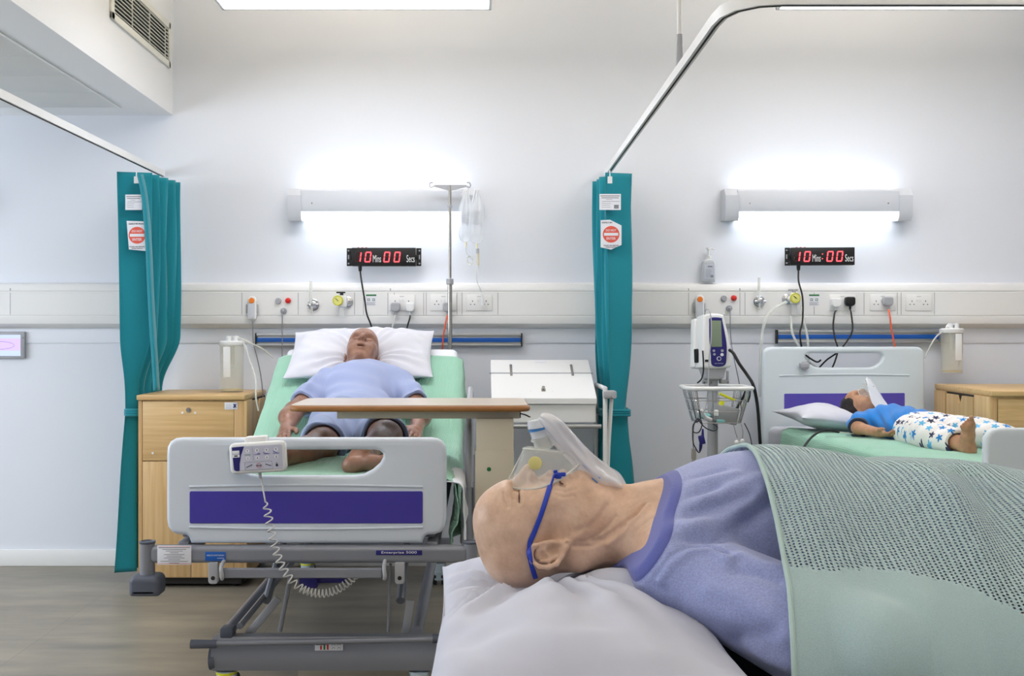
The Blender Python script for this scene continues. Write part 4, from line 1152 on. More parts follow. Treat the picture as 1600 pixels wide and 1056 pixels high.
yy = Yf + .62 * (Yb - Yf)
MB().b2((xL - .012, yy - .003, zl + .62 * (zt_ - zl) - .001), (xR + .012, yy + .003, zl + .62 * (zt_ - zl) + .006), .001).build('hinge_line', M['greyb'], lid)
rotl = Matrix.Rotation(math.atan(s_), 3, 'X')
for pxx in (798.5, 893.5):
    c = on_lid(pxx, .70); MB().box(c + Vector((0, -.003, .003)), (.013, .13, .006), .001, rotl).build('hinge_strap', M['steel'], lid)
c = on_lid(849, .18); MB().box(c + Vector((0, -.002, .004)), (.022, .03, .012), .003, rotl).cyl(c + Vector((0, 0, .006)), c + Vector((0, -.008, .022)), .008).build('latch', M['steel'], lid)
MB().box(on_lid(849, .06) + Vector((0, -.001, .0015)), (.13, .05, .002), .0005, rotl).build('latch_plate', M['offwhite'], lid)
for pxx in (829, 863): MB().ball(on_lid(pxx, .15) + Vector((0, 0, .002)), .003, seg=8).build('rivet', M['steel'], lid)
MB().box(on_lid(845, .94) + Vector((0, 0, .002)), (.065, .03, .001), 0, rotl).build('label', M['paper'], lid)
# tube frame
xr_ = xR + .035
fz = at(0, 666, Yf - .02).z
MB().tube([(xL + .0, Yf - .02, fz), (xr_ - .01, Yf - .02, fz)], .011, 12).build('front_rail', M['alu'], t)
for x, y0 in ((xr_ + .01, Yf - .02), (xL - .05, Yf - .02)):
    for y in (y0, Yb - .03):
        MB().tube([(x, y, zl + .055 if x > .3 else .84), (x - .0, y, .09)], .012, 12).build('leg', M['white'], t)
        MB().cyl((x - .012, y, .04), (x + .012, y, .04), .04, seg=20).build('castor', M['tyre'], t)
    MB().tube([(x, y0, .30), (x, Yb - .03, .30)], .010, 10).build('side_brace', M['white'], t)
    if x > .3: MB().tube([(x, y0, zl + .05), (x, Yb - .03, zl + .05)], .012, 12).build('side_rail', M['white'], t)
MB().b2((xr_ - .0, Yf - .05, zl - .0), (xr_ + .065, Yf + .02, zl + .04), .008).cyl((xr_ + .05, Yf - .055, zl + .015), (xr_ + .05, Yf - .07, zl + .015), .012).build('side_clamp', M['greyb'], t)
MB().tube([(xr_ + .045, Yf + .0, zl), (xr_ + .03, Yf + .0, .75), (xr_ + .022, Yf + .0, .55)], .010, 10).build('folded_shelf_arm', M['white'], t)

# ============================================================ overbed table
Y0t, Y1t = 3.78, 4.22; zt = 1.052
xa, xb = at(448, 633, Y0t).x, at(829, 627, Y0t).x
t = empty('overbed_table', (at(773, 700, 3.87).x, 3.87, 0), 0, 'beige overbed table with a brown rounded edge across the patient', 'table')
T = Matrix.Translation((0, 0, zt)) @ Matrix.Rotation(R_(90), 4, 'X')
mb = MB(Matrix.Translation((0, 0, zt - .012)) @ Matrix.Rotation(R_(-90), 4, 'X') ); mb.m = Matrix(((1, 0, 0, 0), (0, 0, 1, 0), (0, 1, 0, zt - .011), (0, 0, 0, 1)))
mb.mesh(plate([round_rect(xa, Y0t, xb, Y1t, .05, 8)], .022, .010), Matrix.Identity(4)); mb.build('tabletop_edge', M['brown'], t)
mb = MB(); mb.m = Matrix(((1, 0, 0, 0), (0, 0, 1, 0), (0, 1, 0, zt + .0012), (0, 0, 0, 1)))
mb.mesh(plate([round_rect(xa + .008, Y0t + .008, xb - .008, Y1t - .008, .045, 8)], .003, .001), Matrix.Identity(4)); mb.build('tabletop', M['tabletop'], t)
ux0, ux1 = at(527, 640, 3.86).x, at(812, 640, 3.86).x
MB().b2((ux0, 3.85, zt - .052), (ux1, 3.93, zt - .022), .003).build('support_beam', M['beige'], t)
for pxx in (746, 798): MB().cyl((at(pxx, 640, 3.85).x, 3.85, zt - .036), (at(pxx, 640, 3.85).x, 3.846, zt - .036), .007, seg=12).build('bolt', M['beige'], t)
MB().b2((ux1, 3.855, zt - .05), (ux1 + .004, 3.925, zt - .024)).build('beam_cap', M['black'], t)
MB().tube([(ux1 + .002, 3.87, zt - .034), (ux1 + .02, 3.86, zt - .038), (ux1 + .038, 3.85, zt - .046)], .004, 8, flat=(1.6, .6)).build('height_lever', M['black'], t)
cx0, cx1 = at(742.5, 700, 3.82).x, at(803, 700, 3.82).x
zj = at(0, 704, 3.82).z
MB().b2((cx0 + .004, 3.825, zj - .3), (cx1 - .001, 3.905, zt - .05), .003).build('inner_column', M['beige'], t)
MB().b2((cx0, 3.82, .10), (cx1, 3.91, zj), .003).build('outer_column', M['beige'], t)
MB().cyl((at(764, 733, 3.82).x, 3.82, at(764, 733, 3.82).z), (at(764, 733, 3.82).x, 3.818, at(764, 733, 3.82).z), .0078).build('green_dot', M['green'], t)
bx0 = at(466, 1040, 3.80).x
zb_ = at(0, 1040, 3.80).z
MB().b2((bx0, 3.80, zb_ - .05), (cx1 + .02, 3.87, zb_), .004).build('base_beam', M['beige'], t)
MB().b2((cx0 - .02, 3.55, zb_ - .055), (cx1 + .02, 4.25, zb_ - .004), .004).build('base_foot', M['beige'], t)
for x, y in ((bx0 + .04, 3.835), (cx0 + .05, 3.6), (cx0 + .05, 4.2)): MB().cyl((x - .012, y, .026), (x + .012, y, .026), .026, seg=16).build('castor', M['tyre'], t)

# ============================================================ vital signs monitor and its stand
c = at(1117, 560, 5.2); sx = c.x
t = empty('monitor_stand', (sx, 5.25, 0), 0, 'white rolling pole stand with a wire basket under the vital signs monitor', 'stand')
MB().cyl((sx, 5.25, .1), (sx, 5.25, at(0, 576, 5.25).z), .026).build('pole', M['greyb'], t)
for k in range(5):
    a = R_(72 * k + 20); e = Vector((sx + .26 * math.cos(a), 5.25 + .26 * math.sin(a), .075))
    MB().tube([(sx, 5.25, .11), e], .018, 10).build('base_arm', M['greyb'], t)
    MB().cyl(e + Vector((-.012, 0, -.04)), e + Vector((.012, 0, -.04)), .035, seg=18).build('castor', M['tyre'], t)
for px_ in (1098, 1124):
    a = at(px_, 590, 5.23); mb = MB()
    for s in (0, 1): mb.b2((a.x + s * .035, 5.22, a.z - .03), (a.x + .012 + s * .035, 5.235, a.z + .035), .003)
    mb.b2((a.x, 5.22, a.z - .03), (a.x + .047, 5.25, a.z - .01), .003); mb.build('cable_hook', M['greyb'], t)
bk = empty('wire_basket', (sx, 5.2, .9)); bk.parent = t; bk.matrix_parent_inverse = PM(t).inverted()
za = at(0, 607, 5.08).z; bl, br = at(1074, 607, 5.1).x, at(1175, 607, 5.1).x
def rr(x0, x1, y0, y1, z, r=.05): return [(x, y, z) for x, y in round_rect(x0, y0, x1, y1, r, 5)]


MB().tube(rr(bl, br, 5.06, 5.30, za, .045), .011, 12, closed=True).build('padded_rim', M['white'], bk)
zb1 = at(0, 661, 5.1).z
top = spline([Vector(p) for p in rr(bl + .004, br - .004, 5.064, 5.296, za)], 3, True); bot = spline([Vector(p) for p in rr(bl + .052, br - .05, 5.10, 5.27, zb1, .03)], 3, True)
mb = MB(); nn = len(top)
for k in range(0, nn, 2): mb.tube([top[k], top[k].lerp(bot[k], .5) + Vector((0, 0, 0)), bot[k]], .0016, 5)
for f in (.35, .68, 1.0): mb.tube([a.lerp(b, f) for a, b in zip(top, bot)], .0022, 6, closed=True)
for k in range(1, 8):
    x = bl + .052 + (br - bl - .102) * k / 8; mb.tube([(x, 5.10, zb1), (x, 5.27, zb1)], .0016, 5)
mb.build('wire_mesh', M['chrome'], bk)
# things in and on the basket
o = MB().box(at(1132, 647, 5.18), (.12, .10, .085), .008, Matrix.Rotation(R_(12), 3, 'Y')).build('folded_cuff', mat('grey_cuff_cloth', (150, 152, 154), .8, bump=.3)); tag(o, 'folded grey cuff lying in the wire basket', 'blood pressure cuff')
o = MB().box(at(1136, 620, 5.17), (.085, .03, .012), .004, Matrix.Rotation(R_(24), 3, 'Y')).box(at(1126, 633, 5.15), (.02, .03, .05), .004, Matrix.Rotation(R_(24), 3, 'Y')).build('yellow_packet', mat('yellow_packet', (224, 226, 44), .4)); tag(o, 'bright yellow packet in the wire basket', 'packet')
o = MB().ball(at(1101, 650, 5.18), .028, (1.2, 1, .6)).box(at(1126, 658, 5.12), (.04, .03, .015), .005).build('teal_packet', mat('teal_packet', (126, 186, 186), .5)); tag(o, 'pale teal wrapped item at the bottom of the wire basket', 'packet')
o = MB().tube([at(1095, 640, 5.13), at(1102, 652, 5.15), at(1112, 656, 5.15)], .01, 8).box(at(1119, 645, 5.13), (.02, .02, .03), .004).build('white_wrapped_tubing', M['white']); tag(o, 'white tubing pieces in the wire basket', 'tubing')

Tm = Matrix.Translation(at(1118, 575, 5.2)) @ Matrix.Rotation(R_(12), 4, 'Z') @ Matrix.Rotation(R_(-5), 4, 'X') @ Matrix.Diagonal((1.08, 1, 1, 1))
t = empty('vital_signs_monitor', at(1118, 576, 5.2), 0, 'white vital signs monitor with a grey screen in a violet fascia', 'monitor')
# body front outline (x, z) relative to bottom centre, about 45 px wide and 88 px tall
k_ = 5.2 / FPX
prof = [(-.060, .0), (.058, .0), (.074, .025), (.078, .06), (.066, .15), (.050, .245), (.042, .268), (.0, .276), (-.045, .270), (-.058, .25), (-.064, .14), (-.070, .04)]
sp = [(p.x, p.z) for p in spline([(x, 0, z) for x, z in prof], 4, True)]
mb = MB(Tm); mb.mesh(plate([sp], .10, .012), Matrix.Translation((0, .03, 0))); mb.mesh(plate([[(x * .9 - .01, z * .94 + .004) for x, z in sp]], .06, .015), Matrix.Translation((-.008, .09, 0))); mb.build('housing', M['white'], t)
fas = [(-.028, .012), (.032, .012), (.044, .06), (.046, .13), (.030, .235), (.024, .252), (-.030, .252), (-.036, .22), (-.038, .14), (-.034, .07)]
mb = MB(Tm); mb.mesh(plate([[(p.x + .004, p.z) for p in spline([(x, 0, z) for x, z in fas], 4, True)]], .006, .002), Matrix.Translation((0, -.021, 0))); f = mb.build('fascia', M['navy'], t)
MB(Tm).b2((-.026, -.026, .105), (.026, -.0235, .238), .001).build('display', M['lcd'], f)
mb = MB(Tm)
for q in range(9): mb.b2((-.02, -.0264, .12 + q * .012), (.02 - .006 * (q % 3), -.0258, .1212 + q * .012))
mb.build('display_lines', M['inkgrey'], f)
for (x, z, r, mm) in ((-.016, .086, .006, 'greyb'), (.026, .086, .007, 'greyb'), (-.014, .068, .006, 'greyb'), (.024, .066, .008, 'white'), (.008, .046, .011, 'white')):
    MB(Tm).cyl((x, -.023, z), (x, -.027, z), r, seg=16).build('button', M[mm], f)
MB(Tm).cyl((.008, -.0272, .046), (.008, -.028, .046), .008, seg=16).build('button_face', M['navy'], f)
mb = MB(Tm); mb.mesh(text_fit('Spot Vital Signs', .044, .005, .0003), Matrix.Translation((.008, -.0245, .022))); mb.build('lettering', M['white'], f)
mb = MB(Tm); mb.mesh(plate([[(-.062, .004), (.056, .004), (.040, -.05), (.025, -.058), (-.03, -.058), (-.045, -.05)]], .07, .008), Matrix.Translation((0, .03, 0))); mb.build('mounting_neck', M['greyb'], t)
MB(Tm).b2((-.060, -.024, .03), (-.040, -.018, .042), .002).build('port_cover', M['black'], t)
MB(Tm).b2((-.082, .03, .03), (-.068, .06, .10), .004).build('probe_well', M['black'], t)

def cable(nm, pts, r, m, label, cat='cable', seg=8, group=None):
    o = MB().tube([at(*p) for p in pts], r, seg, smooth=8).build(nm, m); tag(o, label, cat, group); return o


MB().tube([at(*p) for p in [(1140, 547, 5.19), (1146, 552, 5.15), (1155, 568, 5.13), (1167, 585, 5.12), (1177, 602, 5.10), (1183, 630, 5.10), (1186, 665, 5.11), (1188, 700, 5.12), (1190, 740, 5.14)]], .008, 10, smooth=8).build('pressure_hose', M['black'], t)
MB().tube([at(*p) for p in [(1166, 606, 5.10), (1162, 618, 5.12), (1156, 630, 5.14), (1150, 640, 5.15)]], .006, 8, smooth=8).tube([at(*p) for p in [(1171, 606, 5.10), (1171, 618, 5.11), (1168, 628, 5.12)]], .006, 8, smooth=8).build('stowed_hose', M['black'], t)
MB().tube([at(*p) for p in [(1098, 548, 5.17), (1099, 565, 5.15), (1099, 580, 5.14), (1096, 592, 5.12), (1090, 598, 5.10)]], .004, 8, smooth=8).build('probe_cable', M['black'], t)
MB().tube([at(*p) for p in [(1101, 491, 5.2), (1103, 484, 5.17), (1108, 485, 5.13), (1111, 498, 5.10), (1111, 530, 5.09), (1108, 560, 5.09), (1107, 590, 5.08), (1104, 630, 5.06), (1098, 645, 5.05)]], .0032, 8, smooth=8).build('grey_lead', M['greyb'], t)
t = empty('pulse_oximeter_lead', at(1085, 660, 5.05), 0, 'looped dark sensor lead with a navy clip hanging from the basket', 'sensor lead')
pts = [(1092, 640, 5.05), (1094, 655, 5.04), (1084, 662, 5.03), (1083, 674, 5.03), (1092, 675, 5.03), (1097, 662, 5.03), (1090, 654, 5.03), (1083, 668, 5.02), (1083, 690, 5.02), (1087, 700, 5.02), (1092, 707, 5.02), (1096, 700, 5.02), (1097, 690, 5.02)]
MB().tube([at(*p) for p in pts], .003, 6, smooth=8).build('lead', M['ink'], t)
MB().tube([at(*p) for p in [(1090, 655, 5.05), (1102, 668, 5.03), (1115, 673, 5.03), (1121, 668, 5.03), (1114, 662, 5.03)]], .003, 6, smooth=8).build('loose_loop', M['ink'], t)
MB().box(at(1096.5, 687, 5.02), (.028, .022, .042), .004, Matrix.Rotation(R_(-12), 3, 'Y')).cyl(at(1098, 670, 5.02), at(1098, 681, 5.02), .004, .007).cyl(at(1095, 693, 5.02), at(1093, 705, 5.02), .008, .003).build('finger_clip', M['navy'], t)
t = empty('thermometer_probe', at(1084, 700, 5.05), 0, 'grey probe hanging on a lead below the basket', 'probe')
MB().tube([at(*p) for p in [(1090, 652, 5.06), (1084, 665, 5.05), (1083, 690, 5.05), (1084, 702, 5.05)]], .003, 6, smooth=8).build('lead', M['inkgrey'], t)
MB().box(at(1084, 709, 5.05), (.022, .02, .052), .004).box(at(1084, 720, 5.05), (.018, .018, .02), .003).build('probe_body', mat('warm_grey', (158, 154, 150), .5), t)
t = empty('ecg_lead', at(1155, 690, 5.05), 0, 'two white clips on thin leads below the basket', 'sensor lead')
MB().tube([at(*p) for p in [(1146, 662, 5.07), (1149, 675, 5.05), (1152, 684, 5.05)]], .0022, 6).tube([at(*p) for p in [(1158, 662, 5.07), (1161, 675, 5.05), (1160, 686, 5.05)]], .0022, 6).build('lead', M['inkgrey'], t)
for px_, py_ in ((1151, 691), (1160, 689)): MB().ball(at(px_, py_, 5.05), .011, (1, .6, 1)).build('clip', M['white'], t)
MB().cyl(at(1158, 696, 5.05), at(1160, 707, 5.05), .007, .010).build('violet_plug', M['purple2'], t)
cable('thin_lead', [(1163, 661, 5.07), (1171, 678, 5.06), (1175, 697, 5.06), (1176, 712, 5.07)], .0026, M['ink'], 'thin dark lead curving down right of the basket', 'sensor lead', 6)
# ============================================================ hospital beds
def board_shape(kind):
    if kind == 'foot':
        out = [(-.396, .598), (.396, .598), (.405, .620), (.415, .627), (.44, .628), (.462, .636), (.476, .655), (.48, .68)]
        top = [(.48, .905), (.478, .928), (.468, .947), (.45, .958), (.425, .961)]
        o = out + top + [(-x, z) for x, z in top[::-1]] + [(-x, z) for x, z in out[:1:-1]]
        h = [(.235, .919), (.252, .915), (.262, .905), (.262, .893), (.252, .874), (.226, .851), (.195, .836), (.165, .831)]
    else:
        out = [(-.42, .60), (.42, .60), (.44, .66), (.458, .69), (.46, .72)]
        top = [(.46, 1.155), (.458, 1.18), (.446, 1.197), (.43, 1.206), (.405, 1.209)]
        o = out + top + [(-x, z) for x, z in top[::-1]] + [(-x, z) for x, z in out[:0:-1]]
        h = [(.19, 1.174), (.208, 1.172), (.219, 1.162), (.219, 1.148), (.205, 1.125), (.180, 1.106), (.155, 1.098), (.13, 1.096)]
    h = h + [(-x, z) for x, z in h[::-1]]
    return [o, h]


def make_bed(T, label, bm_, pm_, dz=0, raised=False, labels=False, group='hospital beds'):
    t = empty('hospital_bed', T @ Vector((0, 0, 0)), 0, label, 'bed', group); T = T @ Matrix.Translation((0, 0, 0)); Z = Matrix.Translation((0, 0, dz))
    TZ = T @ Z
    for kind, y in (('foot', .015), ('head', 2.115)):
        mb = MB(TZ); mb.mesh(plate(board_shape(kind), .034, .0155), Matrix.Translation((0, y, 0))); bd = mb.build(kind + 'board', bm_, t, 50)
        s = -1
        if kind == 'foot':
            pb = (-.399, .668, .399, .778); rz = .793; rw = .40
        else:
            pb = (-.342, .861, .342, .955); rz = 1.052; rw = .37
        yf = y - .017
        mb = MB(TZ); mb.mesh(plate([round_rect(pb[0], pb[1], pb[2], pb[3], .006)], .004, .001), Matrix.Translation((0, yf - .0005, 0))); mb.build('coloured_panel', pm_, bd)
        # moulded ridges above and below the panel
        mb = MB(TZ); n = 20
        for (z0, up, wd) in ((rz, 1, rw),) + (((.655, -1, .40),) if kind == 'foot' else ()):
            mb.tube([(-wd + 2 * wd * i / n, yf - .0005, z0 + up * .006 * math.sin(PI * i / n)) for i in range(n + 1)], .0042, 8)
        mb.build('moulded_ridge', bm_, bd)
    g = M['gframe']
    mb = MB(TZ); mb.mesh(plate([round_rect(-.53, .535, .555, .593, .016)], .05, .014), Matrix.Translation((0, .0, 0))); mb.build('foot_crossbar', g, t)
    for s, x in ((-1, -.544), (1, .562)):
        MB(TZ).cyl((x, -.002, .47), (x, -.002, .604), .025).build('corner_post', g, t); cp = t.children[-1]
        MB(TZ).lathe([(.026, 0), (.0275, .003), (.0275, .007), (.021, .009), (.019, .004)], (x, -.002, .600)).build('socket_ring', M['gbump'], cp)
        mb = MB(TZ); mb.mesh(plate([round_rect(x - .052, .425, x + .052, .495, [.012, .022, .022, .012])], .09, .018), Matrix.Translation((0, 0, 0))); mb.build('corner_bumper', M['gbump'], t)
    for x in (-.43, .43):
        MB(TZ).b2((x - .02, .03, .545), (x + .02, 2.08, .60), .008).build('side_frame', g, t)
    MB(TZ).b2((-.46, 2.05, .545), (.46, 2.10, .60), .008).build('head_crossbar', g, t)
    MB(TZ).b2((-.44, .05, .61), (.44, 1.17, .648), .006).build('mattress_deck', M['gframe'], t)
    if raised:
        MB(TZ @ Matrix.Translation((0, 1.19, .635)) @ Matrix.Rotation(R_(30), 4, 'X')).b2((-.44, 0, -.02), (.44, .90, .015), .006).build('raised_back_deck', g, t)
        for x in (-.25, .25): MB(TZ).tube([(x, 1.45, .58), (x, 1.75, .93)], .014, 8).build('back_strut', g, t)
    else:
        MB(TZ).b2((-.44, 1.18, .61), (.44, 2.06, .648), .006).build('head_deck', g, t)
    # under bed rail and hooks
    mb = MB(TZ); mb.prism([(-.06, .496), (-.052, .492), (-.046, .496), (-.046, .522), (-.052, .527), (-.06, .522)], .535, Matrix(((0, 1, 0, -.272), (1, 0, 0, 0), (0, 0, 1, 0), (0, 0, 0, 1)))); mb.build('accessory_rail', M['gframe'], t)
    ar = t.children[-1]
    for x in (-.276, .272):
        mb = MB(TZ); mb.tube([(x, -.05, .49), (x + .004, -.066, .50), (x, -.062, .53), (x, -.02, .545)], .007, 8, smooth=4); mb.build('rail_bracket', M['greyb'], ar)
    for x in (-.312, .322):
        mb = MB(TZ); mb.mesh(plate([round_rect(x - .017, .466, x + .017, .54, [.012, .004, .004, .012])], .02, .003), Matrix.Translation((0, -.02, 0))); mb.build('strap_hook', M['greyb'], t)
        MB(TZ).cyl((x, -.03, .487), (x, -.032, .487), .007).build('hook_hole', M['dark'], t.children[-1])
    # base
    B = T @ Matrix.Translation((.035, 0, 0)); by = .13
    poly = [(by - .03, .10 + .03), (by + .04, .10 + .03), (by + .055, .19), (by + .03, .245), (by - .015, .245), (by - .045, .19)]
    MB(B).prism(poly, .79, Matrix(((0, 1, 0, -.385), (1, 0, 0, 0), (0, 0, 1, 0), (0, 0, 0, 1)))).build('base_crossbeam', g, t, 60)
    MB(B).prism([(p[0] + 1.72, p[1]) for p in poly], .79, Matrix(((0, 1, 0, -.385), (1, 0, 0, 0), (0, 0, 1, 0), (0, 0, 0, 1)))).build('base_crossbeam', g, t, 60)
    for x in (-.345, .335):
        MB(B).tube([(x, by + .02, .25), (x, 1.86, .25)], .022, 12).build('base_side_tube', g, t)
    MB(B).tube([(-.30, by + .03, .27), (-.30, 1.8, .27)], .012, 8).build('base_inner_tube', g, t)
    MB(B).tube([(-.36, by - .06, .235), (.40, by - .06, .25)], .0105, 12).build('brake_bar', M['gframe'], t)
    for x0, x1, z in ((-.45, -.36, .233), (.395, .445, .252)):
        MB(B).cyl((x0, by - .06, z), (x1, by - .06, z), .016, .014).build('brake_pedal', M['gbump'], t)
    MB(B).cyl((-.395, by, .17), (-.375, by, .17), .045).b2((-.36, by - .02, .24), (-.315, by + .04, .275), .006).build('beam_end_cap', M['gbump'], t)
    for x, a in ((-.34, 1), (.345, -1)):
        for y in (by, 1.85):
            cs = MB(B); cs.cyl((x, y, .075), (x, y, .122), .034, .036); cs.b2((x - .03, y - .02, .03), (x + .03, y + .045, .085), .01); co = cs.build('caster', M['caster'], t)
            MB(B).cyl((x, y, .113), (x, y, .121), .0375).build('ring', M['yring'] if a > 0 else M['caster'], co)
            for s in (-1, 1): MB(B).cyl((x + s * .022 - .009, y + .03, .052), (x + s * .022 + .009, y + .03, .052), .051, seg=24).build('wheel', M['tyre'], co)
    # lifting arms and rods
    for x in (-.25, .28):
        MB(T).tube([(x, .55, .26), (x, 1.15, .54 + dz)], .018, 10).build('lifting_arm', g, t)
        MB(T).tube([(x, 1.75, .26), (x, 1.25, .54 + dz)], .018, 10).build('lifting_arm', g, t)
    MB(T).box((-.185, .18, .30), (.028, .012, .17), .003, Matrix.Rotation(R_(40), 3, 'Y')).build('flat_link', M['greyb'], t)
    MB(T).box((.335, .20, .29), (.03, .012, .13), .003, Matrix.Rotation(R_(8), 3, 'Y')).build('flat_link', M['greyb'], t)
    MB(T).tube([(.285, .04, .52 + dz), (.272, .09, .27)], .005, 8).build('brake_rod', M['gframe'], t)
    MB(T).tube([(-.06, .06, .50 + dz), (-.11, .10, .27)], .008, 8).build('brake_rod', M['gframe'], t)
    MB(TZ).b2((-.03, .02, .438), (.035, .10, .485), .008).b2((.03, .04, .452), (.13, .07, .474), .006).build('release_handle', M['navy'], t)
    # side rails, folded tube guards
    for s in (-1, 1):
        if labels and s < 0: continue
        x = s * .552
        z0 = .97 if labels else .60
        loop = [(x, .40, .60), (x, .45, z0 - .06), (x, .60, z0), (x, 1.10, z0 + .09), (x, 1.30, z0 + .06), (x, 1.36, z0 - .05), (x, 1.32, .62)]
        sr = MB(TZ).tube(loop, .013, 10, smooth=6).build('side_rail', M['greyb'], t)
        for y in (.62, .88, 1.12): MB(TZ).tube([(x, y, .60), (x, y + .02, z0 + .01)], .010, 8).build('rail_upright', M['greyb'], sr)
        for y in (.28, 1.32):
            MB(TZ).tube([(x, y, .46), (x, y + .02, .60), (x, y + .05, .74)], .021, 10).build('rail_post', g, sr)
        MB(TZ).b2((x - .03, .25, .545), (x + .0, 1.38, .575), .006).build('rail_mount', g, sr)
    if labels:
        y = -.0262; k = 3.52 / FPX
        def lp(px, py): return ((px - 750) * k + .595, CAMZ - (py - 520) * k)
        (x0, z1), (x1, z0) = lp(322, 861), lp(354, 875)
        MB(T).b2((x0, y - .001, z0), (x1, y, z1), .0005).build('maker_plate', M['blue_rail'], t); pl = t.children[-1]
        mb = MB(T @ Matrix.Translation(((x0 + x1) / 2, y - .0012, (z0 + z1) / 2 + .003))); mb.mesh(text_fit('ARJOHUNTLEIGH', .060, .0065, .0003), Matrix.Identity(4)); mb.box((.018, 0, -.009), (.024, .0006, .0012)); mb.build('lettering', M['white'], pl)
        (x0, z1), (x1, z0) = lp(588, 858.5), lp(660, 866)
        MB(T).b2((x0, y - .001, z0), (x1, y, z1), .0005).build('model_plate', M['navy'], t); pl = t.children[-1]
        mb = MB(T @ Matrix.Translation(((x0 + x1) / 2, y - .0012, (z0 + z1) / 2))); mb.mesh(text_fit('Enterprise 5000', .12, .0105, .0003), Matrix.Identity(4)); mb.build('lettering', M['white'], pl)
        (x0, z1), (x1, z0) = lp(247.5, 851), lp(300.5, 881)
        me = MB(T); me.b2((x0, y - .0015, z0), (x1, y, z1), .0005); ns = me.build('printed_notice', M['paper'], t)
        mb = MB(T); rnd = random.Random(3)
        for q in range(10):
            wq = (.92, .7, .5, .25, .6, .45, .6, .35, .8, .3)[q] * (x1 - x0) / 2; z = z1 - .008 - q * .0058
            mb.b2(((x0 + x1) / 2 - wq, y - .002, z), ((x0 + x1) / 2 + wq, y - .0014, z + .0013))
        mb.build('printed_lines', M['ink'], ns)
        mb = MB(T)
        for (a, b) in (((x0 + .003, z0 + .003), (x1 - .003, z0 + .004)), ((x0 + .003, z1 - .004), (x1 - .003, z1 - .003))): mb.b2((a[0], y - .002, a[1]), (b[0], y - .0014, b[1]))
        mb.build('red_border', M['red_sign'], ns)
        # pictogram sticker on the base beam
        c = T @ Vector((0, 0, 0)); Yb = c.y + by - .046
        (sx0, sz1), (sx1, sz0) = ((492 - 750) * Yb / FPX + .595, CAMZ - (1001 - 520) * Yb / FPX), ((536 - 750) * Yb / FPX + .595, CAMZ - (1016 - 520) * Yb / FPX)
        yl = by - .046
        MB(T).b2((sx0, yl - .002, sz0), (sx1, yl + .004, sz1), .0004).build('weight_sticker', M['paper'], t); st = t.children[-1]
        w_ = sx1 - sx0
        for q, (mm, hh) in enumerate((('redb', .016), ('green', .021), ('redb', .025))):
            x = sx0 + w_ * (.22 + .12 * q); zb = sz0 + .003
            MB(T).b2((x - .003, yl - .0028, zb), (x + .003, yl - .0018, zb + hh * .7)).ball((x, yl - .002, zb + hh * .8), .0026, (1, .3, 1), 8).build('figure_symbol', M[mm], st)
        mb = MB(T)
        for q in range(3): mb.b2((sx0 + .003, yl - .0028, sz1 - .006 - q * .004), (sx0 + w_ * .42, yl - .0018, sz1 - .0045 - q * .004))
        for q in range(2):
            for r_ in range(2):
                x = sx0 + w_ * (.6 + .2 * q); z = sz0 + .006 + .012 * r_
                mb.tube([(x, yl - .002, z), (x + .004, yl - .002, z + .005), (x + .01, yl - .002, z + .004), (x + .011, yl - .002, z)], .0006, 4)
        mb.build('line_symbols', M['ink'], st)
    return t


def sweep_profile(path, prof, T):
    """path [(y,z)] polyline in the bed's long plane; prof [(x, h)] open or closed; h along the path normal"""
    P = [Vector((0, y, z)) for y, z in path]; out = np.zeros((len(prof), len(P), 3))
    for j, p in enumerate(P):
        d = (P[min(j + 1, len(P) - 1)] - P[max(j - 1, 0)]).normalized(); nrm = Vector((0, -d.z, d.y))
        for i, (x, h) in enumerate(prof):
            v = T @ (p + Vector((x, 0, 0)) + nrm * h); out[i, j] = v
    return out


def bed_path(raised, y0=.05, y1=2.06, zt=.80, n=70):
    pts = []
    for k in range(n):
        s = y0 + (y1 - y0) * k / (n - 1)
        if not raised: pts.append((s, zt)); continue
        b = 1.2; r = .12                       # bend with a soft radius
        if s < b - r: pts.append((s, zt))
        else:
            u = min(1, max(0, (s - (b - r)) / (2 * r))); ang = R_(30)
            # integrate angle smoothly
            m_ = 24; y = b - r; z = zt; ds = (s - (b - r)) / m_
            for q in range(m_):
                a = ang * min(1, max(0, ((q + .5) * ds) / (2 * r))); y += math.cos(a) * ds; z += math.sin(a) * ds
            pts.append((y, z))
    return pts


def mattress(T, raised, zt, label, m, W=.89, th=.14, y0=.05, y1=2.06):
    path = bed_path(raised, y0, y1, zt); w = W / 2
    prof = [(x, z) for x, z in round_rect(-w, -th, w, 0, .035, 5)]
    G = sweep_profile(path, prof, T); nu, nv = G.shape[:2]
    V = G.reshape(-1, 3); ii = np.arange(nu * nv).reshape(nu, nv); F = []
    for i in range(nu):
        a, b = ii[i], ii[(i + 1) % nu]
        F += [(a[j], b[j], b[j + 1], a[j + 1]) for j in range(nv - 1)]
    c0 = len(V); V = np.concatenate([V, G[:, 0].mean(0)[None], G[:, -1].mean(0)[None]])
    me = bpy.data.meshes.new('mattress'); fs = [tuple(int(q) for q in f) for f in F] + [(c0, int(ii[(i + 1) % nu, 0]), int(ii[i, 0])) for i in range(nu)] + [(c0 + 1, int(ii[i, -1]), int(ii[(i + 1) % nu, -1])) for i in range(nu)]
    me.from_pydata([tuple(v) for v in V], [], fs); me.update()
    o = link('mattress', me, m, None, 60); tag(o, label, 'mattress', 'bed mattresses'); return o


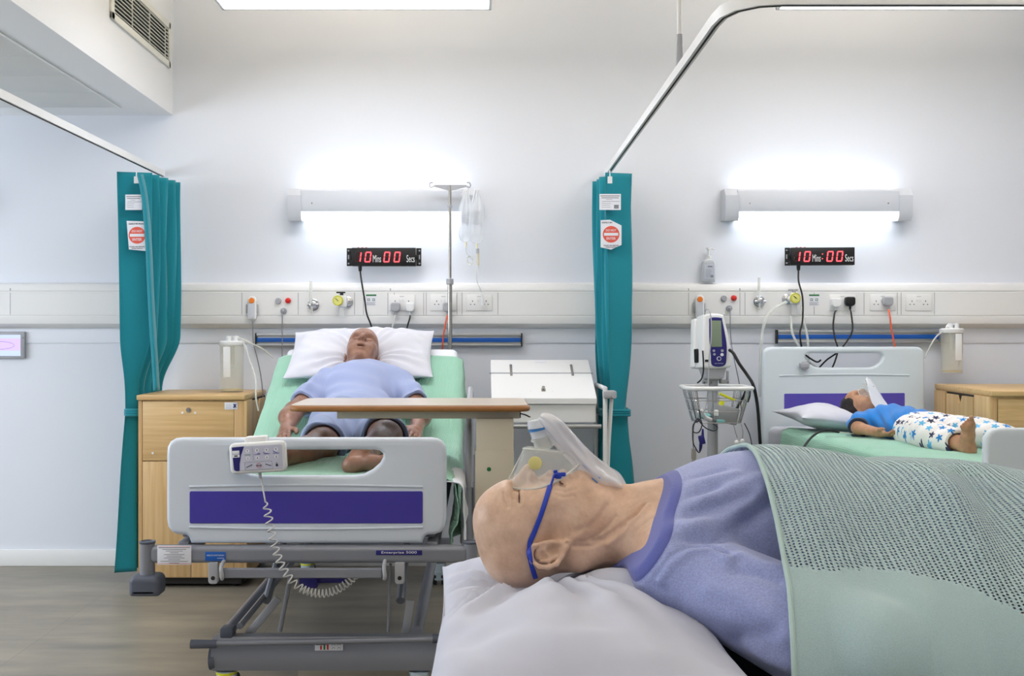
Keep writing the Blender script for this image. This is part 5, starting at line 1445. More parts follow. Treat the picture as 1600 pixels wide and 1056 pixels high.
def bed_cover(name, T, raised, zt, s0, s1, hang_l, hang_r, m, label, cat, seed, W=.90, lift=.012, amp=.007, group=None, footfold=False):
    path = bed_path(raised, s0, s1, zt, 130); w = W / 2 + .006
    prof = [(-w - .012 - .02 * (1 - math.cos(q / 6 * 1.2)), -hang_l + hang_l * q / 14) for q in range(14)][:0]
    nl = 16
    for q in range(nl): prof.append((-w - .010, -hang_l + (hang_l - .03) * q / (nl - 1)))
    for q in range(1, 6): a = PI - PI / 2 * q / 5; prof.append((-w + .028 + .038 * math.cos(a), -.03 + (.03 + lift) * math.sin(a)))
    nt_ = 60
    for q in range(1, nt_): prof.append((-w + .028 + (2 * w - .056) * q / nt_, lift))
    for q in range(0, 6): a = PI / 2 - PI / 2 * q / 5; prof.append((w - .028 + .038 * math.cos(a), -.03 + (.03 + lift) * math.sin(a)))
    for q in range(1, nl): prof.append((w + .010, -.03 - (hang_r - .03) * q / (nl - 1)))
    G = sweep_profile(path, prof, T)
    hx = np.array([h for x, h in prof]); side = np.clip(-hx / .2, 0, 1)[:, None]
    sgn = np.array([1 if x > 0 else -1 for x, h in prof])[:, None]
    ax = np.array(T.to_3x3() @ Vector((1, 0, 0)))
    yy = np.array([p[0] for p in path])[None, :]
    n1 = wob(G, 5, seed); n2 = wob(G, 9, seed + 1, aniso=(1, .5, 1)); fold = np.abs(wob(G, 7, seed + 2, 2, (1, 1.4, .6)))
    G[..., 2] += (1 - side) * (amp * (n1 + .6 * n2) + amp * .8)
    G += (sgn * (.012 + side * (.022 * n1 + .016 * np.sin(yy * 21 + 3 * n2)) * 1.0))[..., None] * ax * (side > 0)[..., None]
    G[..., 2] += side * .012 * n2
    o = grid_obj(name, G, m, None, .004); tag(o, label, cat, group); return o


def pillow(T, W, L, th, seed, label, dents=(), wr=.006, corner=.10, rad=None, group='white pillows', m=None):
    """W across local x, L along local y, centre on local origin"""
    n = 90; u = np.linspace(-1, 1, n); U, V_ = np.meshgrid(u, u, indexing='ij')
    su = np.sign(U) * (1 - (1 - np.abs(U)) ** 1.35); sv = np.sign(V_) * (1 - (1 - np.abs(V_)) ** 1.35)
    e = (1 - np.abs(su) ** 2.6) ** .62 * (1 - np.abs(sv) ** 2.6) ** .62
    X = su * W / 2 * (1 - corner * (1 - sv ** 2) * np.abs(su) ** 3); Y = sv * L / 2 * (1 - corner * (1 - su ** 2) * np.abs(sv) ** 3)
    out = []
    for sgn in (1, -1):
        Z = sgn * th / 2 * e
        P = np.stack([X, Y, Z], -1)
        edge = 1 - np.minimum(1, e * 1.0)
        w1 = wob(P, 6, seed, 3) * wr * 1.2; w2 = wob(P, 16, seed + 3, 2) * wr * .45
        Z = Z + sgn * (w1 + w2) * np.clip(e * 2, 0, 1)
        if rad is not None:
            a = np.arctan2(Y - rad[1], X - rad[0]); rr_ = np.hypot(X - rad[0], Y - rad[1])
            Z = Z + sgn * np.clip(e * 1.5, 0, 1) * wr * 1.1 * np.sin(a * 17 + 2.5 * np.sin(a * 5 + 1)) * np.clip(rr_ / .12, 0, 1) * np.exp(-((rr_ - .18) / .14) ** 2)
        if sgn > 0:
            for (dx, dy, rx, ry, dp) in dents: Z = Z - dp * np.exp(-(((X - dx) / rx) ** 2 + ((Y - dy) / ry) ** 2))
            Z = np.maximum(Z, -th / 2 * e + .004 * (e > 0))
        zb = .010 * wob(np.stack([X, Y, 0 * X], -1), 5, seed + 9, 2) * (1 - np.clip(e * 2, 0, 1))
        out.append(np.stack([X, Y, Z + zb], -1))
    A, B = out; V = np.concatenate([A.reshape(-1, 3), B.reshape(-1, 3)]); ii = np.arange(n * n).reshape(n, n)
    F = np.stack([ii[:-1, :-1], ii[1:, :-1], ii[1:, 1:], ii[:-1, 1:]], -1).reshape(-1, 4)
    mt = np.array(T); V = V @ mt[:3, :3].T + mt[:3, 3]
    me = np_mesh('pillow', V, np.concatenate([F, F[:, ::-1] + n * n]))
    bm = bmesh.new(); bm.from_mesh(me); bmesh.ops.remove_doubles(bm, verts=bm.verts, dist=.0005); bm.to_mesh(me); bm.free()
    o = link('pillow', me, m or M['pillow'], None, 180); tag(o, label, 'pillow', group); return o


# ---- bed 1
TB1 = Matrix.Translation((-.595, 3.535, 0))
bed1 = make_bed(TB1, 'hospital bed with a raised back end, indigo panel on its footboard and a printed notice', M['board'], M['purple'], 0, True, True)
TB1m = TB1 @ Matrix.Translation((.022, 0, 0))
mattress(TB1m, True, .80, 'mattress in a white sheet under the man in shorts, raised at the head', M['sheet'], W=.91)
bed_cover('bed_blanket', TB1m, True, .80, .065, 1.97, .17, .24, M['mint'], 'mint green knitted blanket under the man in shorts', 'blanket', 5, W=.92, group='mint green blankets')
bed_cover('bed_sheet', TB1m, True, .80, .06, .44, .05, .34, M['sheet'], 'white sheet corner hanging behind the footboard', 'sheet', 8, W=.975, lift=.003, amp=.001)

# ---- bed 2
a2 = R_(5.5)
TB2 = Matrix.Translation((2.193, 3.546, 0)) @ Matrix.Rotation(a2, 4, 'Z')
bed2 = make_bed(TB2, 'pale hospital bed with a violet panel on its headboard, a child lying on it', M['board2'], M['purple2'], .035, False)
mattress(TB2, False, .815, 'mattress in a pale grey sheet under the child', mat('pale_grey_sheet', (196, 198, 206), .85))
bed_cover('bed_blanket', TB2, False, .815, .10, 1.80, .26, .08, M['mint'], 'mint green knitted blanket under the child', 'blanket', 15, amp=.006, group='mint green blankets')
c = at(1257, 571, 5.60)
MB().lathe([(.020, -.01), (.024, -.006), (.024, .012), (.016, .016)], c, (0, -1, 0)).b2(c + Vector((-.03, -.02, -.012)), c + Vector((.022, .0, .014)), .004).build('tube_clip', M['greyb'], bed2)

# ---- bed 3, head end to the left, the near patient lies on it
TB3 = Matrix(((0, 1, 0, 2.02), (1, 0, 0, 2.0), (0, 0, 1, 0), (0, 0, 0, 1)))   # local y (foot->head) = -X
TB3 = Matrix.Translation((2.06, 2.0, 0)) @ Matrix.Rotation(R_(90), 4, 'Z')
t = empty('patient_trolley', (1.0, 2.0, 0), 0, 'grey wheeled frame under the nearest patient', 'bed')
MB(TB3).b2((-.42, .04, .56), (.42, 2.02, .61), .012).build('deck', M['gframe'], t)
for y in (.25, 1.75):
    MB(TB3).b2((-.33, y - .03, .12), (.33, y + .03, .17), .01).build('base_beam', M['gframe'], t)
    MB(TB3).cyl((0, y, .17), (0, y, .56), .05).build('lifting_column', M['gframe'], t)
    for x in (-.3, .3): MB(TB3).cyl((x - .02, y, .06), (x + .02, y, .06), .06).build('wheel', M['tyre'], t)
mattress(TB3, False, .745, 'dark mattress under the nearest patient', M['navy_matt'], W=.86, th=.13, y0=.02, y1=2.04)

# pillows
up30 = Matrix.Rotation(R_(29), 4, 'X')
pillow(Matrix.Translation((-.612, 5.335, 1.212)) @ Matrix.Rotation(R_(1.5), 4, 'Z') @ up30, .745, .475, .17, 11,
       'white pillow leaning on the raised bed end behind the head of the man in shorts', dents=[(.02, -.12, .105, .13, .095)], wr=.008, corner=.045, rad=(.02, -.08))
pillow(Matrix.Translation((.165, 1.86, .795)) @ Matrix.Rotation(R_(90), 4, 'Z') @ Matrix.Rotation(R_(0), 4, 'Y'), .92, .50, .17, 22,
       'large white pillow in front, under the head of the nearest patient', dents=[(.14, .09, .13, .12, .055)], wr=.011, corner=.06, rad=(.14, .05), m=M['pillow_near'])
pillow(Matrix.Translation((1.90, 5.22, .882)) @ Matrix.Rotation(R_(4), 4, 'Z') @ Matrix.Rotation(R_(5), 4, 'Y'), .72, .42, .15, 31,
       'white pillow under the dark haired child, against the pale headboard', dents=[(.02, -.03, .10, .16, .085)], wr=.008)

# ============================================================ bed remote with its coiled cable
Yr = 3.49; k = Yr / FPX
c = at(404, 714, Yr)
t = empty('bed_remote', c, 0, 'grey and indigo bed remote hooked on the footboard with a coiled cable', 'remote control')
Tr = Matrix.Translation(c) @ Matrix.Rotation(R_(-3.5), 4, 'Y')
w_, h_ = 44 * k, 24 * k
mb = MB(Tr); mb.mesh(plate([round_rect(-w_, -h_, w_, h_, .018)], .032, .009), Matrix.Translation((0, 0, 0))); body = mb.build('remote_body', M['white'], t)
MB(Tr).b2((-.045, .0, h_ - .01), (.03, .045, h_ + .018), .006).build('hook', M['offwhite'], t)
mb = MB(Tr); mb.mesh(plate([round_rect(-w_ + .011, -h_ + .011, w_ - .011, h_ - .011, .008)], .003, .001), Matrix.Translation((0, -.0165, 0))); pad = mb.build('keypad', mat('keypad_grey', (192, 194, 212), .4), t)
xk = lambda f: -w_ + .011 + f * (2 * w_ - .022)
zk = lambda f: h_ - .011 - f * (2 * h_ - .022)
yk = -.0185
mb = MB(Tr); mb.prism([(xk(0), zk(.02)), (xk(.25), zk(0)), (xk(.18), zk(.35)), (xk(.14), zk(.7)), (xk(.13), zk(1)), (xk(.06), zk(1)), (xk(.02), zk(.93))], .0012, Matrix.Translation((0, yk, 0))); mb.build('indigo_band', M['navy'], pad)
mb = MB(Tr); mb.b2((xk(.01), yk - .0008, zk(.30)), (xk(.15), yk, zk(.16)), .0003).b2((xk(.01), yk - .0008, zk(.44)), (xk(.15), yk, zk(.32)), .0003); mb.build('indicator_window', M['paper'], pad)
MB(Tr).b2((xk(.04), yk - .0012, zk(.40)), (xk(.11), yk - .0006, zk(.35))).build('battery_symbol', M['ink'], pad)
def arrow(x, z, s, up, m='ink'):
    mb = MB(Tr); d = 1 if up else -1
    mb.prism([(x, z + d * s), (x - s * .8, z + d * s * .1), (x - s * .2, z + d * s * .25), (x - s * .2, z - d * s), (x + s * .2, z - d * s), (x + s * .2, z + d * s * .25), (x + s * .8, z + d * s * .1)], .001, Matrix.Translation((0, yk - .0005, 0))); mb.build('arrow_symbol', M[m], pad)


for q, f in enumerate((.31, .50, .69, .88)):
    MB(Tr).cyl((xk(f), yk + .0005, zk(.20)), (xk(f), yk - .0004, zk(.20)), .0065, seg=20).cyl((xk(f), yk + .0005, zk(.50)), (xk(f), yk - .0004, zk(.50)), .0065, seg=20).build('key', M['paper'], pad)
    arrow(xk(f), zk(.20), .0042, True, 'ink' if q else 'inkgrey'); arrow(xk(f), zk(.50), .0042, False, 'ink' if q else 'inkgrey')
    mb = MB(Tr); pts = [(xk(f) - .011, yk - .0004, zk(.36)), (xk(f) + .011, yk - .0004, zk(.36))]; mb.tube(pts, .0007, 4)
    if q == 1: mb.tube([(xk(f), yk - .0004, zk(.355)), (xk(f) + .005, yk - .0004, zk(.31)), (xk(f) + .01, yk - .0004, zk(.355))], .0009, 4)
    if q == 2: mb.tube([(xk(f) - .012, yk - .0004, zk(.28)), (xk(f) - .004, yk - .0004, zk(.34)), (xk(f) + .008, yk - .0004, zk(.36))], .0009, 4)
    if q == 3: mb.tube([(xk(f) - .010, yk - .0004, zk(.26)), (xk(f) + .002, yk - .0004, zk(.345)), (xk(f) + .01, yk - .0004, zk(.36))], .0009, 4)
    mb.build('bed_symbol', M['green' if q == 0 else 'purple'], pad)
for q, (f, a) in enumerate(((.33, .35), (.52, 0), (.71, -.28))):
    mb = MB(Tr); L = .010; mb.tube([(xk(f) - L, yk - .0006, zk(.82) - L * a * 1.2), (xk(f) + L, yk - .0006, zk(.82) + L * a * 1.2)], .0011, 5); mb.build('tilt_symbol', M['ink'], pad)
MB(Tr).tube([(xk(.52) + .0075 * math.cos(q * PI / 8), yk - .0004, zk(.82) + .0075 * math.sin(q * PI / 8)) for q in range(16)], .0006, 4, closed=True).build('red_ring', M['red_sign'], pad)
MB(Tr).b2((xk(.88) - .0035, yk - .001, zk(.90)), (xk(.88) + .0035, yk, zk(.80))).tube([(xk(.88) - .0022, yk - .0005, zk(.80)), (xk(.88), yk - .0005, zk(.73)), (xk(.88) + .0022, yk - .0005, zk(.80))], .0007, 4).build('lock_symbol', M['ink'], pad)
mb = MB(Tr)
for (x0, z0, x1, z1) in ((.24, .66, .78, .66), (.78, .66, .80, .98), (.24, .66, .24, .98), (.24, .98, .8, .98), (.41, .02, .42, .6)): mb.tube([(xk(x0), yk - .0003, zk(z0)), (xk(x1), yk - .0003, zk(z1))], .0004, 4)
mb.build('key_outline', M['inkgrey'], pad)
# coiled cable
base = spline([at(*p) for p in [(407, 742, Yr), (410, 757, Yr), (413, 775, Yr - .02), (416, 790, Yr - .02), (424, 830, Yr - .02), (433, 866, Yr - .03), (445, 893, Yr - .03), (461, 912, Yr - .02), (485, 925, Yr), (512, 926, Yr + .02), (537, 915, Yr + .04), (556, 898, Yr + .06)]], 40)
L = [0]
for a, b in zip(base, base[1:]): L.append(L[-1] + (b - a).length)
pts = []; tot = L[-1]; ph = 0
for i, p in enumerate(base):
    s = L[i]; dl = (L[i] - L[i - 1]) if i else 0
    turns = 0 if s < .09 else (38 if s < .42 else 75)
    ph += 2 * PI * turns * dl
    amp = 0 if s < .09 else min(1, (s - .09) / .03) * .0125
    d = (base[min(i + 1, len(base) - 1)] - base[max(0, i - 1)]).normalized(); sx = Vector((0, 1, 0)).cross(d).normalized()
    pts.append((p, sx, ph, amp))
fine = []
for (p, sx, f0, am), (q, sx2, f1, am2) in zip(pts, pts[1:]):
    n_ = max(1, int((f1 - f0) / .5) + 1)
    for j in range(n_):
        u = j / n_; f = f0 + (f1 - f0) * u; a_ = am + (am2 - am) * u
        fine.append(p.lerp(q, u) + sx * a_ * math.cos(f) + Vector((0, 1, 0)) * a_ * math.sin(f))
MB().tube(fine, .0027, 6).build('coiled_cable', M['cable_w'], t)
MB().cyl(at(406, 738, Yr), at(407, 748, Yr), .006, .004).build('strain_relief', M['greyb'], t)
# ============================================================ people
def axes(x, y, z): return np.array([x, y, z], float).T


def rot3(ax, a): return np.array(Matrix.Rotation(a, 3, ax))


def head(F, R, o, s, mouth=0.0, ears=True, det=True, nose=1.0, ez=0.0, ey=0.0):
    """local: x = person's right, y = out of the face, z = crown; origin between the ears"""
    F.pose(R, o, s)
    F.ell((0, .043, .045), (.076, .097, .087), 0)
    F.ell((0, -.005, .055), (.070, .050, .062), .03)
    F.ell((0, .078, .060), (.064, .062, .066), .02)
    F.ell((0, .070, -.030), (.060, .066, .078), .03)
    for q in (-1, 1):
        F.cap((q * .056, .012, -.042), (q * .022, .098, -.093), .021, .017, .03)
        F.ell((q * .046, .082, -.004), (.024, .034, .024), .025)
        F.ell((q * .036, .095, -.045), (.026, .028, .032), .03)
    F.cap((-.030, .1235, .044 + ez), (.030, .1235, .044 + ez), .0145, .0145, .02)
    F.ell((0, .108, -.040), (.034, .036, .034), .02)
    F.ell((0, .113, -.094), (.024, .024, .019), .022)
    for q in (-1, 1):
        F.ell((q * .031, .142, .022 + ez), (.021, .020, .0125), .014, 'sub')
        F.ell((q * .031, .112, .020 + ez), (.0165, .0150, .0135), .005)
        if det:
            pts = [(q * (.031 + .0155 * math.cos(a)), .1255 - .004 * math.cos(a) ** 2, .0165 + ez - .0032 * math.sin(a)) for a in np.linspace(0, PI, 7)]
            F.chain(pts, [.0013] * 7, .0015, 'sub')
    n = nose
    F.chain([(0, .128, .038), (0, .139, .026), (0, .1515 * 1, .012), (0, .1555 + .003 * n, .004)], [.009, .0085, .0085, .0115], .012)
    for q in (-1, 1):
        F.ell((q * .0125, .144, .000), (.009, .0115, .0085), .007)
        F.ell((q * .0068, .1535, -.0065), (.0042, .006, .0045), .003, 'sub')
    # lips
    if mouth > 0:
        F.ell((0, .143, -.0455), (.022, .020, .004 + .007 * mouth), .005, 'sub')
        F.chain([(-.023, .128, -.044), (-.012, .1405, -.0345), (0, .1435, -.036), (.012, .1405, -.0345), (.023, .128, -.044)], [.003, .0048, .0048, .0048, .003], .005)
        F.chain([(-.023, .127, -.046), (-.011, .136, -.0585), (.0, .1385, -.0605), (.011, .136, -.0585), (.023, .127, -.046)], [.003, .0052, .006, .0052, .003], .005)
    else:
        F.chain([(-.023, .128, -.040), (-.010, .142, -.036), (.010, .142, -.036), (.023, .128, -.040)], [.003, .0062, .0062, .003], .006)
        F.chain([(-.022, .127, -.047), (-.010, .136, -.053), (.010, .136, -.053), (.022, .127, -.047)], [.003, .0068, .0068, .003], .006)
        F.chain([(-.026, .129, -.0435), (-.012, .146, -.0445), (.012, .146, -.0445), (.026, .129, -.0435)], [.0014, .0016, .0016, .0014], .002, 'sub')
    if ears:
        for q in (-1, 1):
            X = q * .0765
            def e(y, z, out=0): return (X + q * out, y + ey, z)
            F.ell(e(-.008, -.002, .003), (.011, .022, .032), .006)
            rim = [e(.012, .010, .006), e(.011, .024, .011), e(.000, .033, .014), e(-.014, .033, .018), e(-.026, .022, .021), e(-.031, .006, .022), e(-.028, -.010, .019), e(-.018, -.022, .014), e(-.007, -.031, .010), e(.004, -.034, .007)]
            F.chain(rim, [.0038, .0042, .0042, .0044, .0046, .0046, .0046, .0048, .0062, .0060], .0045)
            F.chain([e(-.002, -.030, .006), e(.006, -.022, .006), e(.010, -.008, .006)], [.006, .0045, .004], .005)
            F.ell(e(-.011, .013, .020), (.013, .0125, .0125), .003, 'sub')
            F.ell(e(-.003, -.008, .016), (.013, .0105, .0115), .004, 'sub')
            F.chain([e(-.018, .018, .014), e(-.021, .004, .015), e(-.016, -.010, .013)], [.0034, .0036, .0034], .003)
            F.chain([e(.012, .004, .008), e(.012, -.006, .010)], [.0045, .004], .003)


def hand(F, wrist, fwd, back, thumb, s=1.0, curl=.5, spread=1.0):
    """fwd: wrist to knuckles, back: out of the back of the hand, thumb: toward the thumb"""
    y = np.array(fwd, float); y /= np.linalg.norm(y); z = np.array(back, float); z -= y * (z @ y); z /= np.linalg.norm(z)
    x = np.cross(y, z); t = np.array(thumb, float)
    if x @ t < 0: x = -x
    F.pose(np.stack([x, y, z], 1), wrist, s)
    F.cap((0, -.02, 0), (0, .03, 0), .024, .026, .015)
    F.ell((.0, .052, 0), (.040, .048, .0155), .012)
    for i, (bx, L) in enumerate(((.030, .072), (.010, .080), (-.011, .075), (-.030, .058))):
        p = np.array([bx, .088 - .004 * abs(i - 1), 0]); a = .15 * curl; r = .0088 - .0006 * (i == 3); pts = [p]
        for seg, f in enumerate((.46, .30, .24)):
            d = np.array([bx * spread * 1.2, math.cos(a), -math.sin(a)]); d /= np.linalg.norm(d)
            pts.append(pts[-1] + d * L * f); a += (.55 + .25 * seg + .08 * i) * curl
        F.chain(pts, [r + .001, r, r * .93, r * .82], .004)
    F.chain([(.026, .020, -.004), (.050, .045, -.012), (.058, .070, -.018), (.056, .092, -.022)], [.016, .0125, .0105, .0085], .008)


def foot(F, ankle, toe, sole, s=1.0, big=1):
    """toe: heel to toes, sole: pointing out of the sole; big=+1 puts the big toe along x = toe x sole"""
    y = np.array(toe, float); y /= np.linalg.norm(y); z = -np.array(sole, float); z -= y * (z @ y); z /= np.linalg.norm(z); x = np.cross(y, z) * big
    F.pose(np.stack([x, y, z], 1), ankle, s)
    F.ell((0, -.030, -.052), (.030, .036, .032), .02)
    F.cap((0, 0, .02), (0, -.005, -.035), .036, .034, .03)
    F.chain([(-.008, -.02, -.058), (-.012, .06, -.060), (-.008, .125, -.066)], [.026, .026, .020], .02)
    F.chain([(.0, .0, -.02), (.010, .07, -.045), (.022, .130, -.062)], [.034, .030, .021], .02)
    F.ell((.006, .125, -.065), (.046, .028, .018), .015)
    F.cap((.033, .140, -.064), (.034, .172, -.066), .0145, .0135, .005)
    for i in range(4): F.cap((.012 - i * .0155, .143 - i * .006, -.066), (.010 - i * .0165, .168 - i * .010, -.070), .0095 - i * .0004, .0085, .003)


def finish(F, name, m, parent=None, it=1, disp=None, smooth=180):
    V, Fc = F.net(); V = relax(V, Fc, it, .5)
    if disp is not None:
        N = vnormals(V, Fc); d = disp(V, N); V = V + N * d[:, None]
    o = link(name, np_mesh(name, V, Fc), m, parent, smooth)
    return o, V, Fc


def drop_small(V, Fc):
    """keep only the largest connected piece"""
    p = np.arange(len(V))
    for _ in range(400):
        q = p.copy()
        mn = p[Fc].min(1)
        for k in range(4): np.minimum.at(q, Fc[:, k], mn)
        q = q[q]
        if (q == p).all(): break
        p = q
    c = np.bincount(p[Fc[:, 0]], minlength=len(V)); best = c.argmax(); return Fc[p[Fc[:, 0]] == best]


def bvh_of(V, Fc): return BVHTree.FromPolygons([tuple(v) for v in V], [tuple(int(i) for i in f) for f in Fc])


CAMP = Vector((0, 0, CAMZ))
def hit(bv, px, py):
    d = (at(px, py, 1) - CAMP).normalized(); r = bv.ray_cast(CAMP, d); return r[0], r[1]


def ridge(V, pts, amp, w):
    """bump of height amp along a 3D polyline"""
    d = np.full(len(V), 9.0)
    for a, b in zip(pts, pts[1:]):
        a = np.array(a); b = np.array(b); ab = b - a; t = np.clip(((V - a) @ ab) / (ab @ ab + 1e-12), 0, 1); d = np.minimum(d, np.linalg.norm(V - a - t[:, None] * ab, axis=1))
    return amp * np.exp(-(d / w) ** 2)


# ------------------------------------------------------------ man 1, bed on the left
def man_in_shorts():
    c30, s30 = math.cos(R_(30)), math.sin(R_(30)); X = -.575
    def inc(s, h): return (4.75 + s * c30 - h * s30, .80 + s * s30 + h * c30)     # on the raised back
    F = Field((-1.08, 3.62, .795), (-.12, 5.48, 1.50), .004)
    pel = (X, 4.66, .915); ch = inc(.34, .095); nb = inc(.49, .088)
    F.ell(pel, (.165, .13, .10), .03)
    F.ell((X, inc(.10, .1)[0], inc(.10, .1)[1] + .0), (.15, .16, .10), .08, rot=rot3('X', R_(30)))
    F.ell((X, ch[0], ch[1]), (.165, .19, .098), .08, rot=rot3('X', R_(30)))
    for q in (-1, 1): F.cap((X, nb[0] - .03, nb[1] - .03), (X + q * .160, inc(.42, .075)[0], inc(.42, .075)[1]), .055, .055, .05)
    hd = (-.600, 5.235, 1.178)
    F.cap((X, nb[0] - .01, nb[1] - .01), (hd[0], hd[1] - .02, hd[2] - .015), .056, .056, .03)
    R = axes((1, 0, 0), (0, -math.sin(R_(40)), math.cos(R_(40))), (0, math.cos(R_(40)), math.sin(R_(40))))
    R = R @ rot3('Z', R_(-5)) @ rot3('Y', R_(3))
    head(F, R, hd, 1.03, mouth=1.0, nose=-1.2); F.pose()
    # arms
    la = [(X - .175, *inc(.41, .075)), (-.865, 4.80, .955), (-.862, 4.58, .885)]
    ra = [(X + .175, *inc(.41, .075)), (-.272, 4.80, .955), (-.282, 4.56, .892)]
    F.chain(la, [.058, .044, .029], .02); F.chain(ra, [.058, .044, .029], .02)
    F.ell((-.877, 4.73, .935), (.046, .085, .044), .03); F.ell((-.268, 4.73, .936), (.046, .085, .044), .03)
    hand(F, la[2], (.05, -1, -.12), (-.5, -.1, .85), (1, 0, .2), .95, .55); hand(F, ra[2], (-.05, -1, -.10), (.5, -.1, .85), (-1, 0, .2), .95, .65); F.pose()
    # legs: viewer's left and right
    ll = [(-.655, 4.62, .888), (-.645, 4.20, .862), (-.775, 3.80, .858)]
    rl = [(-.485, 4.62, .890), (-.385, 4.20, .895), (-.438, 3.76, .860)]
    for L in (ll, rl):
        F.chain(L[:2], [.092, .068], .04); F.chain(L[1:], [.060, .040], .03)
        m_ = np.array(L[1]) * .65 + np.array(L[2]) * .35; F.ell(m_ + np.array([0, 0, -.02]), (.048, .10, .045), .03)
    foot(F, ll[2], (-.92, -.20, .25), (-.2, -.95, -.2), .92, 1); foot(F, rl[2], (.95, -.10, .12), (.1, -.95, -.3), .90, -1); F.pose()
    V, Fc = F.net(); V = relax(V, Fc, 1); Fc = drop_small(V, Fc)
    o = link('person', np_mesh('person', V, Fc), M['skin1'], None, 180)
    tag(o, 'bald person in a pale lavender T-shirt and blue-grey shorts lying on the raised bed', 'person')
    # lips, a darker colour of their own
    Rw = Matrix([list(map(float, r)) for r in R]); hm = Matrix.Translation(hd) @ Rw.to_4x4()
    # t-shirt
    G = Field((-1.02, 4.50, .80), (-.14, 5.36, 1.38), .005); e = .013
    G.ell((pel[0], 4.70, pel[2]), (.165 + e + .012, .13, .10 + e), .03)
    G.ell((X, inc(.10, .1)[0], inc(.10, .1)[1]), (.165 + e, .17, .108 + e), .08, rot=rot3('X', R_(30)))
    G.ell((X, ch[0], ch[1]), (.168 + e, .19 + e, .100 + e), .08, rot=rot3('X', R_(30)))
    for q in (-1, 1): G.cap((X, nb[0] - .03, nb[1] - .03), (X + q * .160, inc(.42, .075)[0], inc(.42, .075)[1]), .055 + e, .057 + e, .05)
    for L in (la, ra):
        a, b = np.array(L[0]), np.array(L[1]); t = a + (b - a) * .86
        G.cap(a, t, .058 + e, .054 + e + .004, .03)
        u = (b - a) / np.linalg.norm(b - a)
        G.cap(t + u * .035, t + u * .12, .12, .12, .004, 'sub') if 0 else None
    G.cap((X, nb[0] + .0, nb[1] + .005), (hd[0], hd[1] - .05, hd[2] - .02), .064, .062, .01)
    # neckline, sleeve ends and hem
    nn = np.array((0, -c30 * .9, -s30 * .9 + .35)); pn = (X, nb[0] + .055, nb[1] + .055)
    G.cut((X, nb[0] - .005, nb[1] + .03), (0, -.80, -.60 + .05))
    for L in (la, ra):
        a, b = np.array(L[0]), np.array(L[1]); u = (b - a) / np.linalg.norm(b - a); t = a + (b - a) * .74
        g = [(G.lo[i] + np.arange(G.n[i]) * G.h - t[i]) for i in range(3)]
        D = g[0][:, None, None] * u[0] + g[1][None, :, None] * u[1] + g[2][None, None, :] * u[2]
        dx = np.abs(g[0])[:, None, None] + 0 * D
        D = np.where(dx < .105, D, -1.0).astype(np.float32); D[(np.abs(g[0]) >= .105)] = -1
        G.f = np.maximum(G.f, np.minimum(D, .02 * np.ones_like(D)))
        G.chain([tuple(t - u * .05), tuple(t + u * .08)], [.049, .052], .003, 'sub')
    G.cut((X, 4.60, .90), (0, 1, .12))
    G.cap((X, 4.64, .895), (X, 4.56, .89), .09, .09, .003, 'sub') if 0 else None
    def dsp(V, N):
        up = np.clip(N[:, 2] + .6, 0, 1)
        f = wob(V, 5, 3, 2, (1, 1.6, 1.6)) * .006
        f += .0052 * np.sin((V[:, 1] * 1.0 + V[:, 2] * .6) * 58 + 2.6 * np.sin((V[:, 0] - X) * 9 + 1) + 3.5 * wob(V, 3, 4, 1)) * np.clip(1 - np.abs(V[:, 1] - 4.86) / .24, 0, 1)
        f += .005 * np.sin(np.abs(V[:, 0] - X) * 75 + V[:, 1] * 22 + wob(V, 3, 8, 1) * 2) * np.clip(np.abs(V[:, 0] - X) / .16 - .35, 0, 1)
        return f * up
    finish(G, 't_shirt', M['tshirt1'], o, 1, dsp)
    # shorts
    G = Field((-.82, 4.14, .79), (-.22, 4.92, 1.08), .0045); e = .010
    G.ell(pel, (.170 + e, .145, .104 + e), .03); G.ell((X, 4.76, .93), (.165, .12, .10), .05)
    hems = []
    for L, hy in ((ll, 4.215), (rl, 4.215)):
        a, b = np.array(L[0]), np.array(L[1]); u = (b - a) / np.linalg.norm(b - a); tt = (a[1] - hy) / (a[1] - b[1]); h = a + (b - a) * tt
        G.cap(a, h + u * .03 + np.array([0, 0, -.006]), .100 + e, .092 + e * .5, .035); hems.append((a, h, u))
    G.cut((X, 4.225, .9), (0, 1, -.10))
    for a, h, u in hems: G.cap(h - u * .015, h + u * .1, .080, .084, .004, 'sub')
    def dsp(V, N): return (wob(V, 5, 13, 2) * .006 + .005 * np.sin((V[:, 0] * .8 + V[:, 1] * .7) * 60 + 3 * wob(V, 2.5, 14, 1))) * np.clip(N[:, 2] + .6, 0, 1)
    finish(G, 'shorts', M['shorts'], o, 1, dsp)
    return o, hm


m1, hm1 = man_in_shorts()
_me = m1.data; _v = np.zeros(len(_me.vertices) * 3); _me.vertices.foreach_get('co', _v); _v = _v.reshape(-1, 3)
bv1 = bvh_of(_v, np.array([tuple(p.vertices) for p in _me.polygons]))
_R = hm1.to_3x3()
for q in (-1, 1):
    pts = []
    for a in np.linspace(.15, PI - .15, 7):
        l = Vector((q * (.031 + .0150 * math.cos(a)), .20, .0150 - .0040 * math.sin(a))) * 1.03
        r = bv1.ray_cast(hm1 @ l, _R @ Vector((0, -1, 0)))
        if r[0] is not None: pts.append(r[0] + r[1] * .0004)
    if len(pts) > 2: MB().tube(pts, .0011, 6).build('eyelash_line', M['lid'], m1)  # lashes plus lid crease shade, as one dark tube


